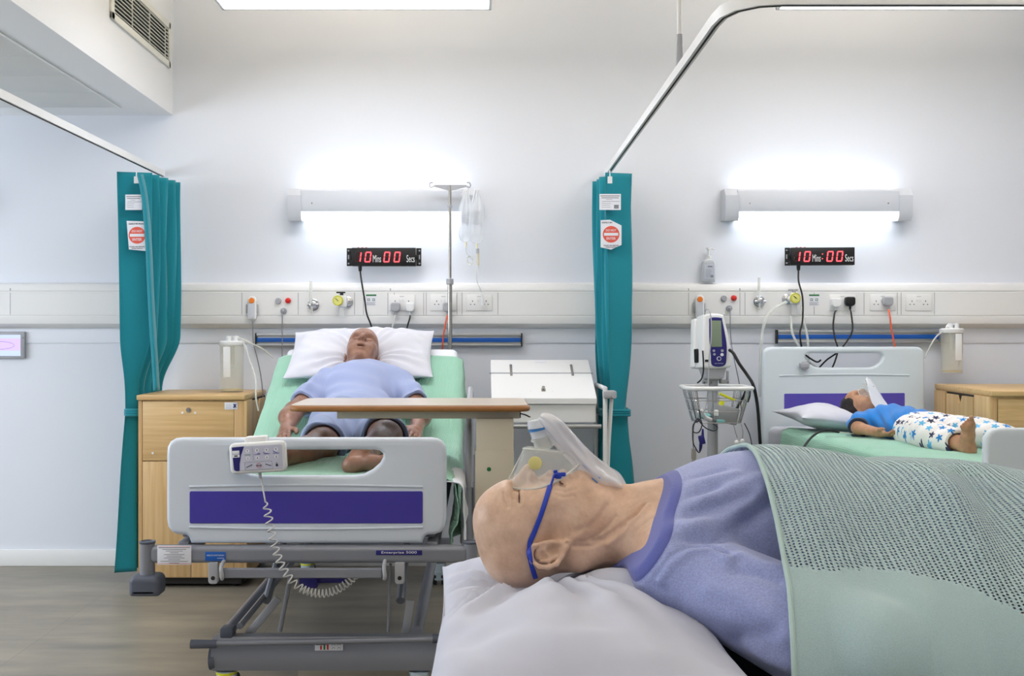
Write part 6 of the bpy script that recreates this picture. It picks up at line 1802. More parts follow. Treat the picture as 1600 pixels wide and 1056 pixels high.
# ------------------------------------------------------------ the child on the pale bed
def child():
    F = Field((1.66, 4.05, .805), (2.42, 5.42, 1.14), .0034)
    hd = np.array((1.912, 5.140, .912)); s = .80
    up = np.array((-.46, .86, .14)); up /= np.linalg.norm(up); fw = np.array((-.05, -.22, .97)); fw -= up * (fw @ up); fw /= np.linalg.norm(fw); rx = np.cross(fw, up)
    Rh = np.stack([rx, fw, up], 1)
    head(F, Rh, hd, s, nose=.3); F.pose()
    nb = np.array((1.950, 5.01, .890)); F.cap(hd + (-up * .03 * 1), nb, .042, .045, .02)
    F.ell((1.962, 4.90, .893), (.115, .14, .075), .05); F.ell((1.985, 4.74, .885), (.10, .13, .070), .05); F.ell((2.0, 4.66, .88), (.105, .10, .068), .04)
    ra = [(1.855, 4.985, .885), (1.782, 4.86, .872), (1.830, 4.735, .862)]
    la = [(2.060, 5.00, .885), (2.15, 4.85, .870), (2.19, 4.72, .86)]
    for L in (ra, la): F.chain(L, [.038, .029, .021], .02)
    hand(F, ra[2], (.35, -.80, -.05), (-.3, -.2, -.9), (-.8, -.3, .3), .66, .75); hand(F, la[2], (.2, -.9, -.05), (0, 0, 1), (-1, 0, 0), .66, .6); F.pose()
    rl = [(1.945, 4.64, .875), (1.925, 4.42, .885), (1.985, 4.225, .862)]; ll = [(2.055, 4.64, .875), (2.13, 4.42, .89), (2.24, 4.22, .862)]
    for L in (rl, ll): F.chain(L, [.062, .045, .030], .03)
    foot(F, rl[2], (-.22, -.10, .97), (.12, -.97, -.15), .68, -1); foot(F, ll[2], (.25, -.10, .95), (-.12, -.97, -.15), .68, 1); F.pose()
    V, Fc = F.net(); V = relax(V, Fc, 1); Fc = drop_small(V, Fc)
    o = link('person', np_mesh('person', V, Fc), M['skin3'], None, 180)
    tag(o, 'child with dark hair in a blue top and star print trousers, wearing a clear mask', 'person')
    # hair
    G = Field((1.70, 5.02, .85), (2.05, 5.42, 1.10), .0032); G.pose(Rh, hd, s)
    G.ell((0, .030, .055), (.092, .108, .102), 0); G.ell((0, -.025, .02), (.090, .066, .082), .03)
    G.ell((0, .166, .004), (.085, .085, .090), .008, 'sub'); G.ell((0, .10, -.085), (.1, .10, .07), .01, 'sub'); G.pose()
    finish(G, 'hair', M['hair'], o, 1, lambda V, N: wob(V, 26, 5, 2) * .004)
    # top
    G = Field((1.70, 4.56, .80), (2.26, 5.12, 1.02), .0038); e = .012
    G.ell((1.962, 4.90, .893), (.115 + e, .14 + e, .078 + e), .05); G.ell((1.985, 4.74, .887), (.112 + e, .15, .074 + e), .05)
    for L in (ra, la):
        a, b = np.array(L[0]), np.array(L[1]); h = a + (b - a) * .62; G.cap(a, h, .044 + e, .046 + e, .03)
    G.cap(nb + (0, .0, 0), nb + (0, -.05, 0), .055, .07, .02)
    G.ell(hd + np.array((.02, -.06, -.005)), (.068, .068, .07), .004, 'sub')
    def dsp(V, N): return (wob(V, 7, 23, 2) * .005 + .004 * np.sin((V[:, 0] * .9 - V[:, 1] * .6 + V[:, 2]) * 85 + 2 * wob(V, 3, 24, 1))) * np.clip(N[:, 2] + .7, 0, 1)
    G.cut((2.0, 4.665, .9), (-.12, 1, 0))
    finish(G, 'top', M['bluet'], o, 1, dsp)
    # trousers
    G = Field((1.82, 4.20, .80), (2.36, 4.80, 1.0), .0036); e = .012
    G.ell((2.0, 4.66, .88), (.112 + e, .10 + e, .070 + e), .04)
    for L in (rl, ll):
        a, b, c = map(np.array, L); h = b + (c - b) * .80; G.cap(a, b, .068 + e, .054 + e, .03); G.cap(b, h, .054 + e, .044 + e, .02)
    for L in (rl, ll):
        b, c = map(np.array, L[1:]); u = (c - b) / np.linalg.norm(c - b); h = b + (c - b) * .72; G.cap(h, h + u * .1, .040, .042, .003, 'sub')
    G.cut((2.0, 4.255, .86), (0, 1, 0)); G.cut((2.0, 4.72, .9), (0, -1, 0))
    def dsp(V, N): return (wob(V, 8, 33, 2) * .005 + .0035 * np.sin((V[:, 0] * .3 + V[:, 1]) * 95 + 2 * wob(V, 3, 34, 1))) * np.clip(N[:, 2] + .7, 0, 1)
    # star print
    m = mat('star_print_cloth', (232, 228, 226), .85, sheen=.2); nt = m.node_tree; b = nt.nodes['Principled BSDF']
    finish(G, 'trousers', m, o, 1, dsp); tr = o.children[-1]
    me = tr.data; lv = np.zeros(len(me.vertices) * 3); me.vertices.foreach_get('co', lv); V = lv.reshape(-1, 3)
    uv = me.uv_layers.new(name='UVMap'); li = np.zeros(len(me.loops), int); me.loops.foreach_get('vertex_index', li)
    # star shapes: signed distance to a 5 point star on a jittered lattice, evaluated in the shader
    uvs = np.stack([V[li, 0] * .9 + V[li, 2] * .6, V[li, 1] + V[li, 2] * .4], 1); uv.data.foreach_set('uv', uvs.astype(np.float32).ravel())
    def N_(t, **k):
        n = nt.nodes.new(t)
        for a, v in k.items(): setattr(n, a, v)
        return n
    def mth(op, a, b_=None, c=None):
        n = N_('ShaderNodeMath', operation=op)
        for i, v in enumerate((a, b_, c)):
            if v is None: continue
            if isinstance(v, (int, float)): n.inputs[i].default_value = v
            else: nt.links.new(v, n.inputs[i])
        return n.outputs[0]
    tc = N_('ShaderNodeTexCoord'); vo = N_('ShaderNodeTexVoronoi', voronoi_dimensions='2D', feature='F1'); vo.inputs['Scale'].default_value = 21; vo.inputs['Randomness'].default_value = .45
    nt.links.new(tc.outputs['UV'], vo.inputs['Vector'])
    sc_ = N_('ShaderNodeVectorMath', operation='SCALE'); sc_.inputs['Scale'].default_value = 21; nt.links.new(tc.outputs['UV'], sc_.inputs[0])
    su = N_('ShaderNodeVectorMath', operation='SCALE'); su.inputs['Scale'].default_value = 21; nt.links.new(vo.outputs['Position'], su.inputs[0])
    df = N_('ShaderNodeVectorMath', operation='SUBTRACT'); nt.links.new(sc_.outputs[0], df.inputs[0]); nt.links.new(su.outputs[0], df.inputs[1])
    sx = N_('ShaderNodeSeparateXYZ'); nt.links.new(df.outputs[0], sx.inputs[0])
    ang = mth('ARCTAN2', sx.outputs[1], sx.outputs[0]); scol = N_('ShaderNodeSeparateColor'); nt.links.new(vo.outputs['Color'], scol.inputs[0])
    ang = mth('ADD', ang, mth('MULTIPLY', scol.outputs[1], 6.0))
    wv = mth('ABSOLUTE', mth('SUBTRACT', mth('FRACT', mth('MULTIPLY', ang, 5 / (2 * PI))), .5))
    r = mth('SQRT', mth('ADD', mth('MULTIPLY', sx.outputs[0], sx.outputs[0]), mth('MULTIPLY', sx.outputs[1], sx.outputs[1])))
    lim = mth('MULTIPLY_ADD', wv, .44, .13)
    ins = mth('LESS_THAN', r, lim)
    r1 = N_('ShaderNodeValToRGB'); r1.color_ramp.interpolation = 'CONSTANT'; r1.color_ramp.elements[0].color = srgb((44, 50, 86)); r1.color_ramp.elements[1].position = .42; r1.color_ramp.elements[1].color = srgb((30, 128, 200)); el = r1.color_ramp.elements.new(.75); el.color = srgb((96, 180, 226))
    nt.links.new(scol.outputs[0], r1.inputs[0])
    mx = N_('ShaderNodeMix', data_type='RGBA'); mx.inputs[6].default_value = srgb((234, 230, 228)); nt.links.new(ins, mx.inputs[0]); nt.links.new(r1.outputs[0], mx.inputs[7]); nt.links.new(mx.outputs[2], b.inputs['Base Color'])
    # blood pressure cuff on the upper arm
    a, b_ = np.array(ra[0]), np.array(ra[1]); u = (b_ - a) / np.linalg.norm(b_ - a)
    G = Field((1.70, 4.76, .80), (1.94, 5.02, .97), .003); G.cap(a + u * .07, a + u * .165, .051, .047, 0); p0 = a + u * .075; G.cut(p0, u); G.cut(a + u * .150, -u)
    co, _, _ = finish(G, 'arm_cuff', M['cuff'], None, 0); tag(co, 'dark navy pressure cuff on the upper arm of the child', 'pressure cuff')
    return o, hd, Rh, s


ch, hdc, Rhc, sc_c = child()
Tc = Matrix.Translation(Vector(hdc)) @ Matrix([list(map(float, r)) for r in Rhc]).to_4x4() @ Matrix.Scale(sc_c, 4)


def loft(rings, cap_end=True):
    V = []; F = []
    n = len(rings[0])
    for r in rings: V += [tuple(p) for p in r]
    for i in range(len(rings) - 1):
        for k in range(n): F.append((i * n + k, i * n + (k + 1) % n, (i + 1) * n + (k + 1) % n, (i + 1) * n + k))
    me = bpy.data.meshes.new('loft')
    if cap_end: F.append(tuple((len(rings) - 1) * n + k for k in range(n)))
    me.from_pydata(V, [], F); me.update(); return me


def mask_shell(T, name, m, par, k=1.0):
    """oxygen mask over nose and mouth in head coordinates (x right, y out, z crown)"""
    def ring(c, rx, rz, n=40, tilt=0, sag=0, nosy=0):
        out = []
        for i in range(n):
            a = 2 * PI * i / n; x = rx * math.sin(a); z = rz * math.cos(a); x *= (1 - nosy * max(0, math.cos(a)))
            out.append(T @ Vector((x, c[0] - tilt * z - sag * (x / max(rx, 1e-6)) ** 2, c[1] + z)))
        return out
    rings = [ring((.148, -.030), .047, .072, tilt=-.16, sag=.032, nosy=.35), ring((.146, -.030), .042, .066, tilt=-.16, sag=.030, nosy=.35), ring((.158, -.031), .038, .058, tilt=-.10, sag=.016, nosy=.25),
             ring((.182, -.033), .031, .045, tilt=-.05), ring((.196, -.034), .027, .038), ring((.200, -.034), .022, .030), ring((.200, -.034), .012, .012)]
    o = link(name, loft(rings, False), m, par, 180)
    s = o.modifiers.new('solid', 'SOLIDIFY'); s.thickness = .0015 * k
    MB().tube(rings[0], .0018 * k, 6, closed=True).tube(rings[4], .0014 * k, 6, closed=True).build('moulded_rim', M['clear2'], par)
    return rings


t = empty('oxygen_mask', Tc @ Vector((0, .15, -.03)), 0, 'small clear oxygen mask on the face of the child, violet strap and white bag', 'oxygen mask')
mask_shell(Tc, 'mask_shell', M['maskshell'], t, .8)
MB(Tc).cyl((0, .20, -.034), (0, .235, -.030), .013, .011).cyl((0, .222, -.03), (0, .228, -.03), .016).build('connector', M['clear2'], t)
MB(Tc).tube([(.045, .125, -.025), (.062, .098, .005), (.074, .06, .035), (.079, .02, .058), (.066, -.02, .075)], .0042, 8, smooth=5, flat=(1, .5)).build('strap', M['purple2'], t)
MB(Tc).tube([(-.045, .125, -.025), (-.062, .098, .005), (-.074, .06, .035), (-.079, .02, .058)], .0042, 8, smooth=5, flat=(1, .5)).build('strap', M['purple2'], t)
ringsb = []
for (y, z, w_, th) in ((.236, -.034, .012, .010), (.222, -.052, .018, .014), (.188, -.072, .032, .020), (.150, -.095, .046, .022), (.112, -.122, .052, .018), (.084, -.150, .050, .010), (.072, -.170, .040, .004)):
    ringsb.append([Tc @ Vector((.012 + w_ * math.cos(a) * (1 + .10 * math.sin(3 * a + z * 90)), y + .006 * math.sin(4 * a + z * 140) + th * math.sin(a), z + .35 * th * math.sin(a))) for a in np.linspace(0, 2 * PI, 24, endpoint=False)])
link('reservoir_bag', loft(ringsb), mat('white_reservoir_bag', (234, 236, 242), .35, alpha=.92), t, 180)
bb = Tc @ Vector((.012, .13, -.15))

# black hose and clear tubing to the cuff
MB().tube([at(*p) for p in [(1248, 712, 4.45), (1256, 698, 4.60), (1268, 683, 4.72), (1282, 674, 4.80), (1298, 673, 4.84), (1311, 675, 4.85)]], .0055, 10, smooth=8).build('cuff_hose', M['black'])
tag(bpy.data.objects['cuff_hose'], 'black pressure hose arching over the mint blanket to the arm cuff', 'hose')
MB().tube([at(*p) for p in [(1311, 675, 4.85), (1325, 677, 4.86), (1340, 678, 4.87)]], .003, 8, smooth=6).build('clear_hose_end', M['clear2'], bpy.data.objects['cuff_hose'])
# ============================================================ the nearest patient
def near_person():
    YS = 2.0
    hd = np.array((.130, YS, .9006)); th = R_(11.8)
    upv = np.array((-math.cos(th), 0, -math.sin(th))); fw = np.array((-math.sin(th), 0, math.cos(th))); rx = np.cross(fw, upv)
    Rh = np.stack([rx, fw, upv], 1)
    F = Field((-.03, 1.46, .755), (2.04, 2.52, 1.14), .0024)
    head(F, Rh, hd, 1.0, mouth=.35, ez=.007, ey=.019)
    # muscles and folds of the neck in head coordinates
    for q in (-1, 1):
        F.cap((q * .050, -.022, -.055), (q * .020, .050, -.215), .020, .016, .03)
        F.cap((q * .040, .050, -.070), (q * .030, .060, -.115), .028, .030, .03)
    F.cap((0, .088, -.10), (0, .060, -.20), .020, .024, .03)
    F.cap((0, .075, -.135), (0, .072, -.150), .020, .020, .02)
    F.pose()
    F.cap((.170, YS, .920), (.36, YS, .945), .062, .072, .03)
    F.ell((.57, YS, .925), (.27, .18, .155), .06); F.ell((.86, YS, .915), (.30, .160, .118), .08); F.ell((1.10, YS, .885), (.18, .17, .115), .05)
    arms = []
    for q in (-1, 1):
        sh = (.355, YS + q * .175, .905); el = (.60, YS + q * (.43 if q < 0 else .30), .815); wr = (.84, YS + q * (.27 if q < 0 else .24), .825)
        F.cap((.33, YS + q * .06, .93), sh, .065, .062, .05); F.chain([sh, el, wr], [.060, .042, .028], .03)
        hand(F, wr, (1, -q * .25, .0), (0, .1 * q, 1), (0, -q, 0), .95, .5); F.pose(); arms.append((sh, el, wr))
        hip = (1.12, YS + q * .09, .87); kn = (1.54, YS + q * .12, .86); an = (1.93, YS + q * .13, .84)
        F.chain([hip, kn, an], [.088, .058, .038], .04); foot(F, an, (.30, q * .2, .93), (.95, 0, -.3), .95, q); F.pose()
    V, Fc = F.net(); V = relax(V, Fc, 1); Fc = drop_small(V, Fc)
    bv = bvh_of(V, Fc)
    def W(pl):
        out = []
        for p in pl:
            h, n = hit(bv, *p)
            if h is not None: out.append(tuple(h))
        return out
    N = vnormals(V, Fc); d = np.zeros(len(V))
    hz = (V[:, 0] < .42)
    for pl, a, w in (([(926, 846), (942, 842), (966, 823), (995, 802), (1006, 788)], -.0040, .0045), ([(895, 853), (925, 853), (950, 843), (975, 820)], -.0026, .0035), ([(886, 848), (915, 846), (935, 836), (950, 822), (962, 806)], -.0022, .0035),
                     ([(900, 830), (920, 822), (937, 806), (948, 790)], -.0022, .006), ([(870, 765), (884, 768), (900, 764)], -.0018, .0035), ([(868, 772), (880, 777), (896, 775)], -.0012, .003), ([(806, 762), (800, 770), (803, 780)], -.0016, .003),
                     ([(811, 767), (811, 776), (811, 786)], -.0030, .0022), ([(816, 765), (820, 776), (818, 788)], .0022, .006), ([(787, 770), (789, 782), (793, 792)], -.0012, .003), ([(793, 766), (797, 776), (800, 786)], .0012, .004),
                     ([(874, 751), (877, 757), (881, 758)], -.0040, .003), ([(763, 775), (766, 790), (768, 806)], -.0003, .003), ([(770, 772), (773, 788), (776, 802)], -.0003, .003),
                     ([(890, 845), (905, 835), (925, 815), (938, 795), (942, 776)], .0025, .010), ([(950, 850), (975, 832), (1000, 806), (1012, 790)], .0030, .006), ([(838, 742), (846, 750), (858, 758)], -.0022, .004)):
        pts = W(pl)
        if len(pts) > 1: d += ridge(V, pts, a * 1.3, w)
    d += np.where(hz, wob(V, 30, 77, 2) * .0005, 0)
    V = V + N * d[:, None]
    o = link('person', np_mesh('person', V, Fc), M['skin2'], None, 180)
    tag(o, 'bald person lying nearest the viewer in a heather blue T-shirt, head on the large pillow', 'person')
    bv = bvh_of(V, Fc)
    # ---- T-shirt
    G = Field((.18, 1.42, .77), (1.32, 2.46, 1.16), .0040); e = .012
    G.ell((.57, YS, .925), (.27 + e, .185 + e, .158 + e), .06); G.ell((.86, YS, .915), (.30 + e, .162 + e, .118 + e), .08); G.ell((1.10, YS, .885), (.18 + e, .17 + e, .115 + e), .05)
    G.cap((.225, YS, .930), (.38, YS, .955), .074, .084, .03)
    for sh, el, wr in arms:
        q = -1 if sh[1] < YS else 1
        G.cap((.33, YS + q * .06, .93), sh, .076, .078, .05); G.cap(sh, el, .080, .094, .035); G.cap(el, tuple(np.array(el) * .6 + np.array(wr) * .4), .074, .056, .03)
    G.ell((.41, YS - .085, .985), (.12, .07, .05), .05)
    pn = np.array(at(983, 829, YS)); nrm = np.array((.84, 0, -.54))
    G.cut(tuple(pn), tuple(nrm))
    V2, F2 = G.net(); V2 = relax(V2, F2, 2); bs = bvh_of(V2, F2); N2 = vnormals(V2, F2)
    def W2(pl):
        out = []
        for p in pl:
            h, n = hit(bs, *p)
            if h is not None: out.append(tuple(h))
        return out
    d = wob(V2, 4, 41, 2) * .003
    for pl, a, w in (([(1040, 838), (1075, 838), (1120, 836), (1165, 812), (1205, 782), (1215, 770)], -.014, .015), ([(1030, 822), (1080, 822), (1130, 815), (1170, 792), (1200, 765)], .010, .022),
                     ([(985, 832), (1020, 806), (1070, 790), (1120, 775), (1185, 748)], .008, .018), ([(1005, 838), (1050, 812), (1110, 796), (1170, 776)], -.005, .012), ([(1005, 790), (1050, 770), (1100, 752), (1150, 740)], .005, .014), ([(1010, 800), (1060, 782), (1120, 762)], -.005, .010),
                     ([(1030, 765), (1070, 750), (1130, 732)], -.003, .008), ([(975, 868), (996, 880), (998, 905)], -.004, .006), ([(968, 850), (985, 872), (990, 900)], .003, .006),
                     ([(1024, 900), (1046, 870), (1078, 850), (1107, 849), (1134, 861), (1152, 876)], -.0045, .0045), ([(1030, 908), (1050, 880), (1080, 860), (1108, 858), (1130, 869)], .003, .007),
                     ([(1140, 872), (1160, 868), (1190, 882), (1225, 890)], .006, .012), ([(1150, 890), (1180, 895), (1215, 905)], -.005, .010), ([(1030, 960), (1080, 950), (1140, 965)], .004, .02), ([(1090, 1000), (1150, 1000), (1210, 985)], -.005, .016), ([(1110, 920), (1150, 930), (1200, 960), (1225, 990)], .005, .018),
                     ([(1170, 1010), (1200, 1030), (1230, 1040)], .006, .014), ([(985, 900), (1010, 910), (1040, 925)], -.004, .010)):
        pts = W2(pl)
        if len(pts) > 1: d += ridge(V2, pts, a * 1.35, w)
    cd = (V2 - pn) @ (nrm / np.linalg.norm(nrm)); sm = np.clip((cd - .004) / .05, 0, 1); sm = sm * sm * (3 - 2 * sm)
    d = d * sm - .0022 * np.exp(-((cd - .0155) / .0022) ** 2)
    V2 = V2 + N2 * d[:, None]
    ts = link('t_shirt', np_mesh('t_shirt', V2, F2), M['tshirt'], o, 180)
    a = ts.data.attributes.new('collar', 'FLOAT', 'POINT'); a.data.foreach_set('value', cd.astype(np.float32))
    nt = M['tshirt'].node_tree; b = nt.nodes['Principled BSDF']; src = b.inputs['Base Color'].links[0].from_socket
    at_ = nt.nodes.new('ShaderNodeAttribute'); at_.attribute_name = 'collar'; lt = nt.nodes.new('ShaderNodeMath'); lt.operation = 'LESS_THAN'; lt.inputs[1].default_value = .014
    nt.links.new(at_.outputs['Fac'], lt.inputs[0]); mx = nt.nodes.new('ShaderNodeMix'); mx.data_type = 'RGBA'; mx.inputs[7].default_value = srgb((88, 96, 166))
    nt.links.new(lt.outputs[0], mx.inputs[0]); nt.links.new(src, mx.inputs[6]); nt.links.new(mx.outputs[2], b.inputs['Base Color'])
    return o, bv, (V, Fc), hd, Rh, bvh_of(V2, F2)


np_, bvn, _, hdn, Rhn, bvshirt = near_person()
Tn = Matrix.Translation(Vector(hdn)) @ Matrix([list(map(float, r)) for r in Rhn]).to_4x4()

# ------------------------------------------------------------ oxygen mask with reservoir bag
t = empty('oxygen_mask', Tn @ Vector((0, .16, -.03)), 0, 'clear oxygen mask with blue strap, yellow valve and reservoir bag on the nearest patient', 'oxygen mask')
YS = 2.0
def sag(px, py, dy=0.0): return at(px, py, YS + dy)


def mring(cpx, A, B, dep, n=48, drop=0, shift=0):
    """ring around (px, py) centre; A = half vector in px along the face, B = lateral half width in metres"""
    out = []
    for i in range(n):
        a = 2 * PI * i / n; ca, sa = math.cos(a), math.sin(a)
        px = cpx[0] + A[0] * ca; py = cpx[1] + A[1] * ca + drop * sa * sa
        nw = B * (1 - .35 * max(0, -ca) ** 1)
        out.append(sag(px, py, -nw * sa))
    return out


rings = [mring((847, 741), (59, -17), .046, 0, drop=20), mring((848, 740), (55, -17), .042, 0, drop=18), mring((850, 731), (50, -17), .038, 0, drop=12), mring((850, 716), (40, -10), .033, 0, drop=5), mring((850, 704), (32, 3), .028, 0), mring((850, 701), (26, 3), .022, 0), mring((850, 701), (14, 2), .012, 0)]
o = link('mask_shell', loft(rings, False), M['maskshell'], t, 180); s = o.modifiers.new('solid', 'SOLIDIFY'); s.thickness = .0018
MB().tube(rings[0], .0026, 8, closed=True).tube(rings[4], .0022, 8, closed=True).build('moulded_rim', M['clear2'], t)
for (p, q) in (((793, 752), (820, 700)), ((903, 722), (881, 706))): MB().tube([sag(*p), sag(*q)], .0018, 6).build('moulded_edge', M['clear2'], t)
c = sag(836, 723.5, -.036)
MB().lathe([(.0128, 0), (.0128, .003), (.010, .004)], c, (0.05, -1, .12)).build('side_valve', M['yvalve'], t)
mb = MB(); mb.cyl(sag(850, 702), sag(845, 686), .0175, .016); mb.cyl(sag(845, 686), sag(844, 683), .020).build('connector_base', M['clear2'], t)
MB().cyl(sag(844, 683), sag(841, 671), .0165, .0175).cyl(sag(840, 668), sag(838, 656), .019, .018).build('connector', mat('frosted_connector', (236, 240, 246), .25, alpha=.65), t)
MB().cyl(sag(841, 672), sag(840.3, 669), .0183).build('blue_printed_band', M['bagtape'], t)
MB().cyl(sag(852, 689), sag(865, 695), .0058, .005).build('inlet_spigot', M['clear2'], t)
# reservoir bag
cl = [((843, 652), 7, .016, 0), ((852, 657), 13, .022, .0), ((866, 668), 17, .026, .0), ((882, 686), 17, .030, .005), ((900, 706), 16, .034, .012), ((920, 728), 18, .040, .02), ((938, 745), 21, .044, .025), ((955, 757), 20, .046, .028), ((970, 765), 13, .044, .03), ((980, 768), 5, .04, .03)]
rr_ = []
for i, ((px, py), hw, dep, dy) in enumerate(cl):
    (ax, ay), (bx, by) = cl[max(0, i - 1)][0], cl[min(len(cl) - 1, i + 1)][0]; L = math.hypot(bx - ax, by - ay); nx, ny = -(by - ay) / L, (bx - ax) / L
    rr_.append([sag(px + nx * hw * math.cos(a), py + ny * hw * math.cos(a), dy + dep * math.sin(a) * (1 + .1 * math.sin(3 * a + i))) for a in np.linspace(0, 2 * PI, 32, endpoint=False)])
rs = [[Vector(rr_[0][k]) for k in range(32)]]
cols = [spline([r[k] for r in rr_], 5) for k in range(32)]
cen = [sum((cols[k][i] for k in range(32)), Vector()) / 32 for i in range(len(cols[0]))]
rings_b = [[cen[i] + (cols[k][i] - cen[i]) * (1 + .10 * math.sin(5 * 2 * PI * k / 32 + .12 * i) + .06 * math.sin(9 * 2 * PI * k / 32 - .2 * i)) for k in range(32)] for i in range(len(cols[0]))]
link('reservoir_bag', loft(rings_b), M['bag'], t, 180); rb = t.children[-1]
for (a, b) in (((911, 726), (922, 736)), ((930, 744), (938, 747)), ((925, 747), (934, 754))):
    MB().tube([sag(a[0], a[1], -.022), sag(b[0], b[1], -.024)], .0018, 6, flat=(1, .6)).build('blue_print', M['bagtape'], rb)
# strap: ribbon lying on the head
def ribbon(pl, w, lift, nm, m, par, bv=bvn):
    P = spline([(x, y, 0) for x, y in pl], 10); rows = []
    for i, p in enumerate(P):
        q = P[min(i + 1, len(P) - 1)] - P[max(0, i - 1)]; L = math.hypot(q.x, q.y); nx, ny = -q.y / L, q.x / L; row = []
        for f in (-1, -.33, .33, 1):
            h, n = hit(bv, p.x + nx * w * f, p.y + ny * w * f)
            row.append(None if h is None else h + n * lift)
        rows.append(row)
    last = None; out = []
    for r in rows:
        if any(v is None for v in r): continue
        out.append([tuple(v) for v in r])
    A = np.array(out); 
    for k in range(4): A = np.concatenate([A[:1], (A[:-2] + A[1:-1] * 2 + A[2:]) / 4, A[-1:]])
    return grid_obj(nm, A, m, par, .0015)


ribbon([(860, 760), (856, 772), (850, 790), (843, 810), (835, 830), (828, 846), (827, 862), (829, 878), (833, 893), (836, 902)], 3.6, .0022, 'strap', M['strap'], t)
ribbon([(810.5, 766), (811.5, 772), (812, 778), (811, 785)], .7, .0006, 'eyelash_line', M['lid'], np_)  # dark ribbon for the lashes and the shade of the lid crease
ribbon([(875, 752), (877, 755), (880, 756.5)], .9, .0005, 'mouth_corner', M['lid'], np_)  # crease shade painted as a dark ribbon
h0, _ = hit(bvn, 860, 760)
MB().tube([h0 + Vector((0, -.002, 0)), sag(864, 748, -.046), sag(867, 741, -.047), sag(873, 741, -.046)], .0032, 8, smooth=4, flat=(1.2, .7)).build('strap_end', M['strap'], t)
MB().box(sag(872, 743, -.045), (.014, .006, .012), .003).box(sag(880, 741, -.044), (.010, .006, .008), .002).box(sag(868, 737, -.043), (.008, .005, .007), .002).build('strap_knot', M['strap'], t)

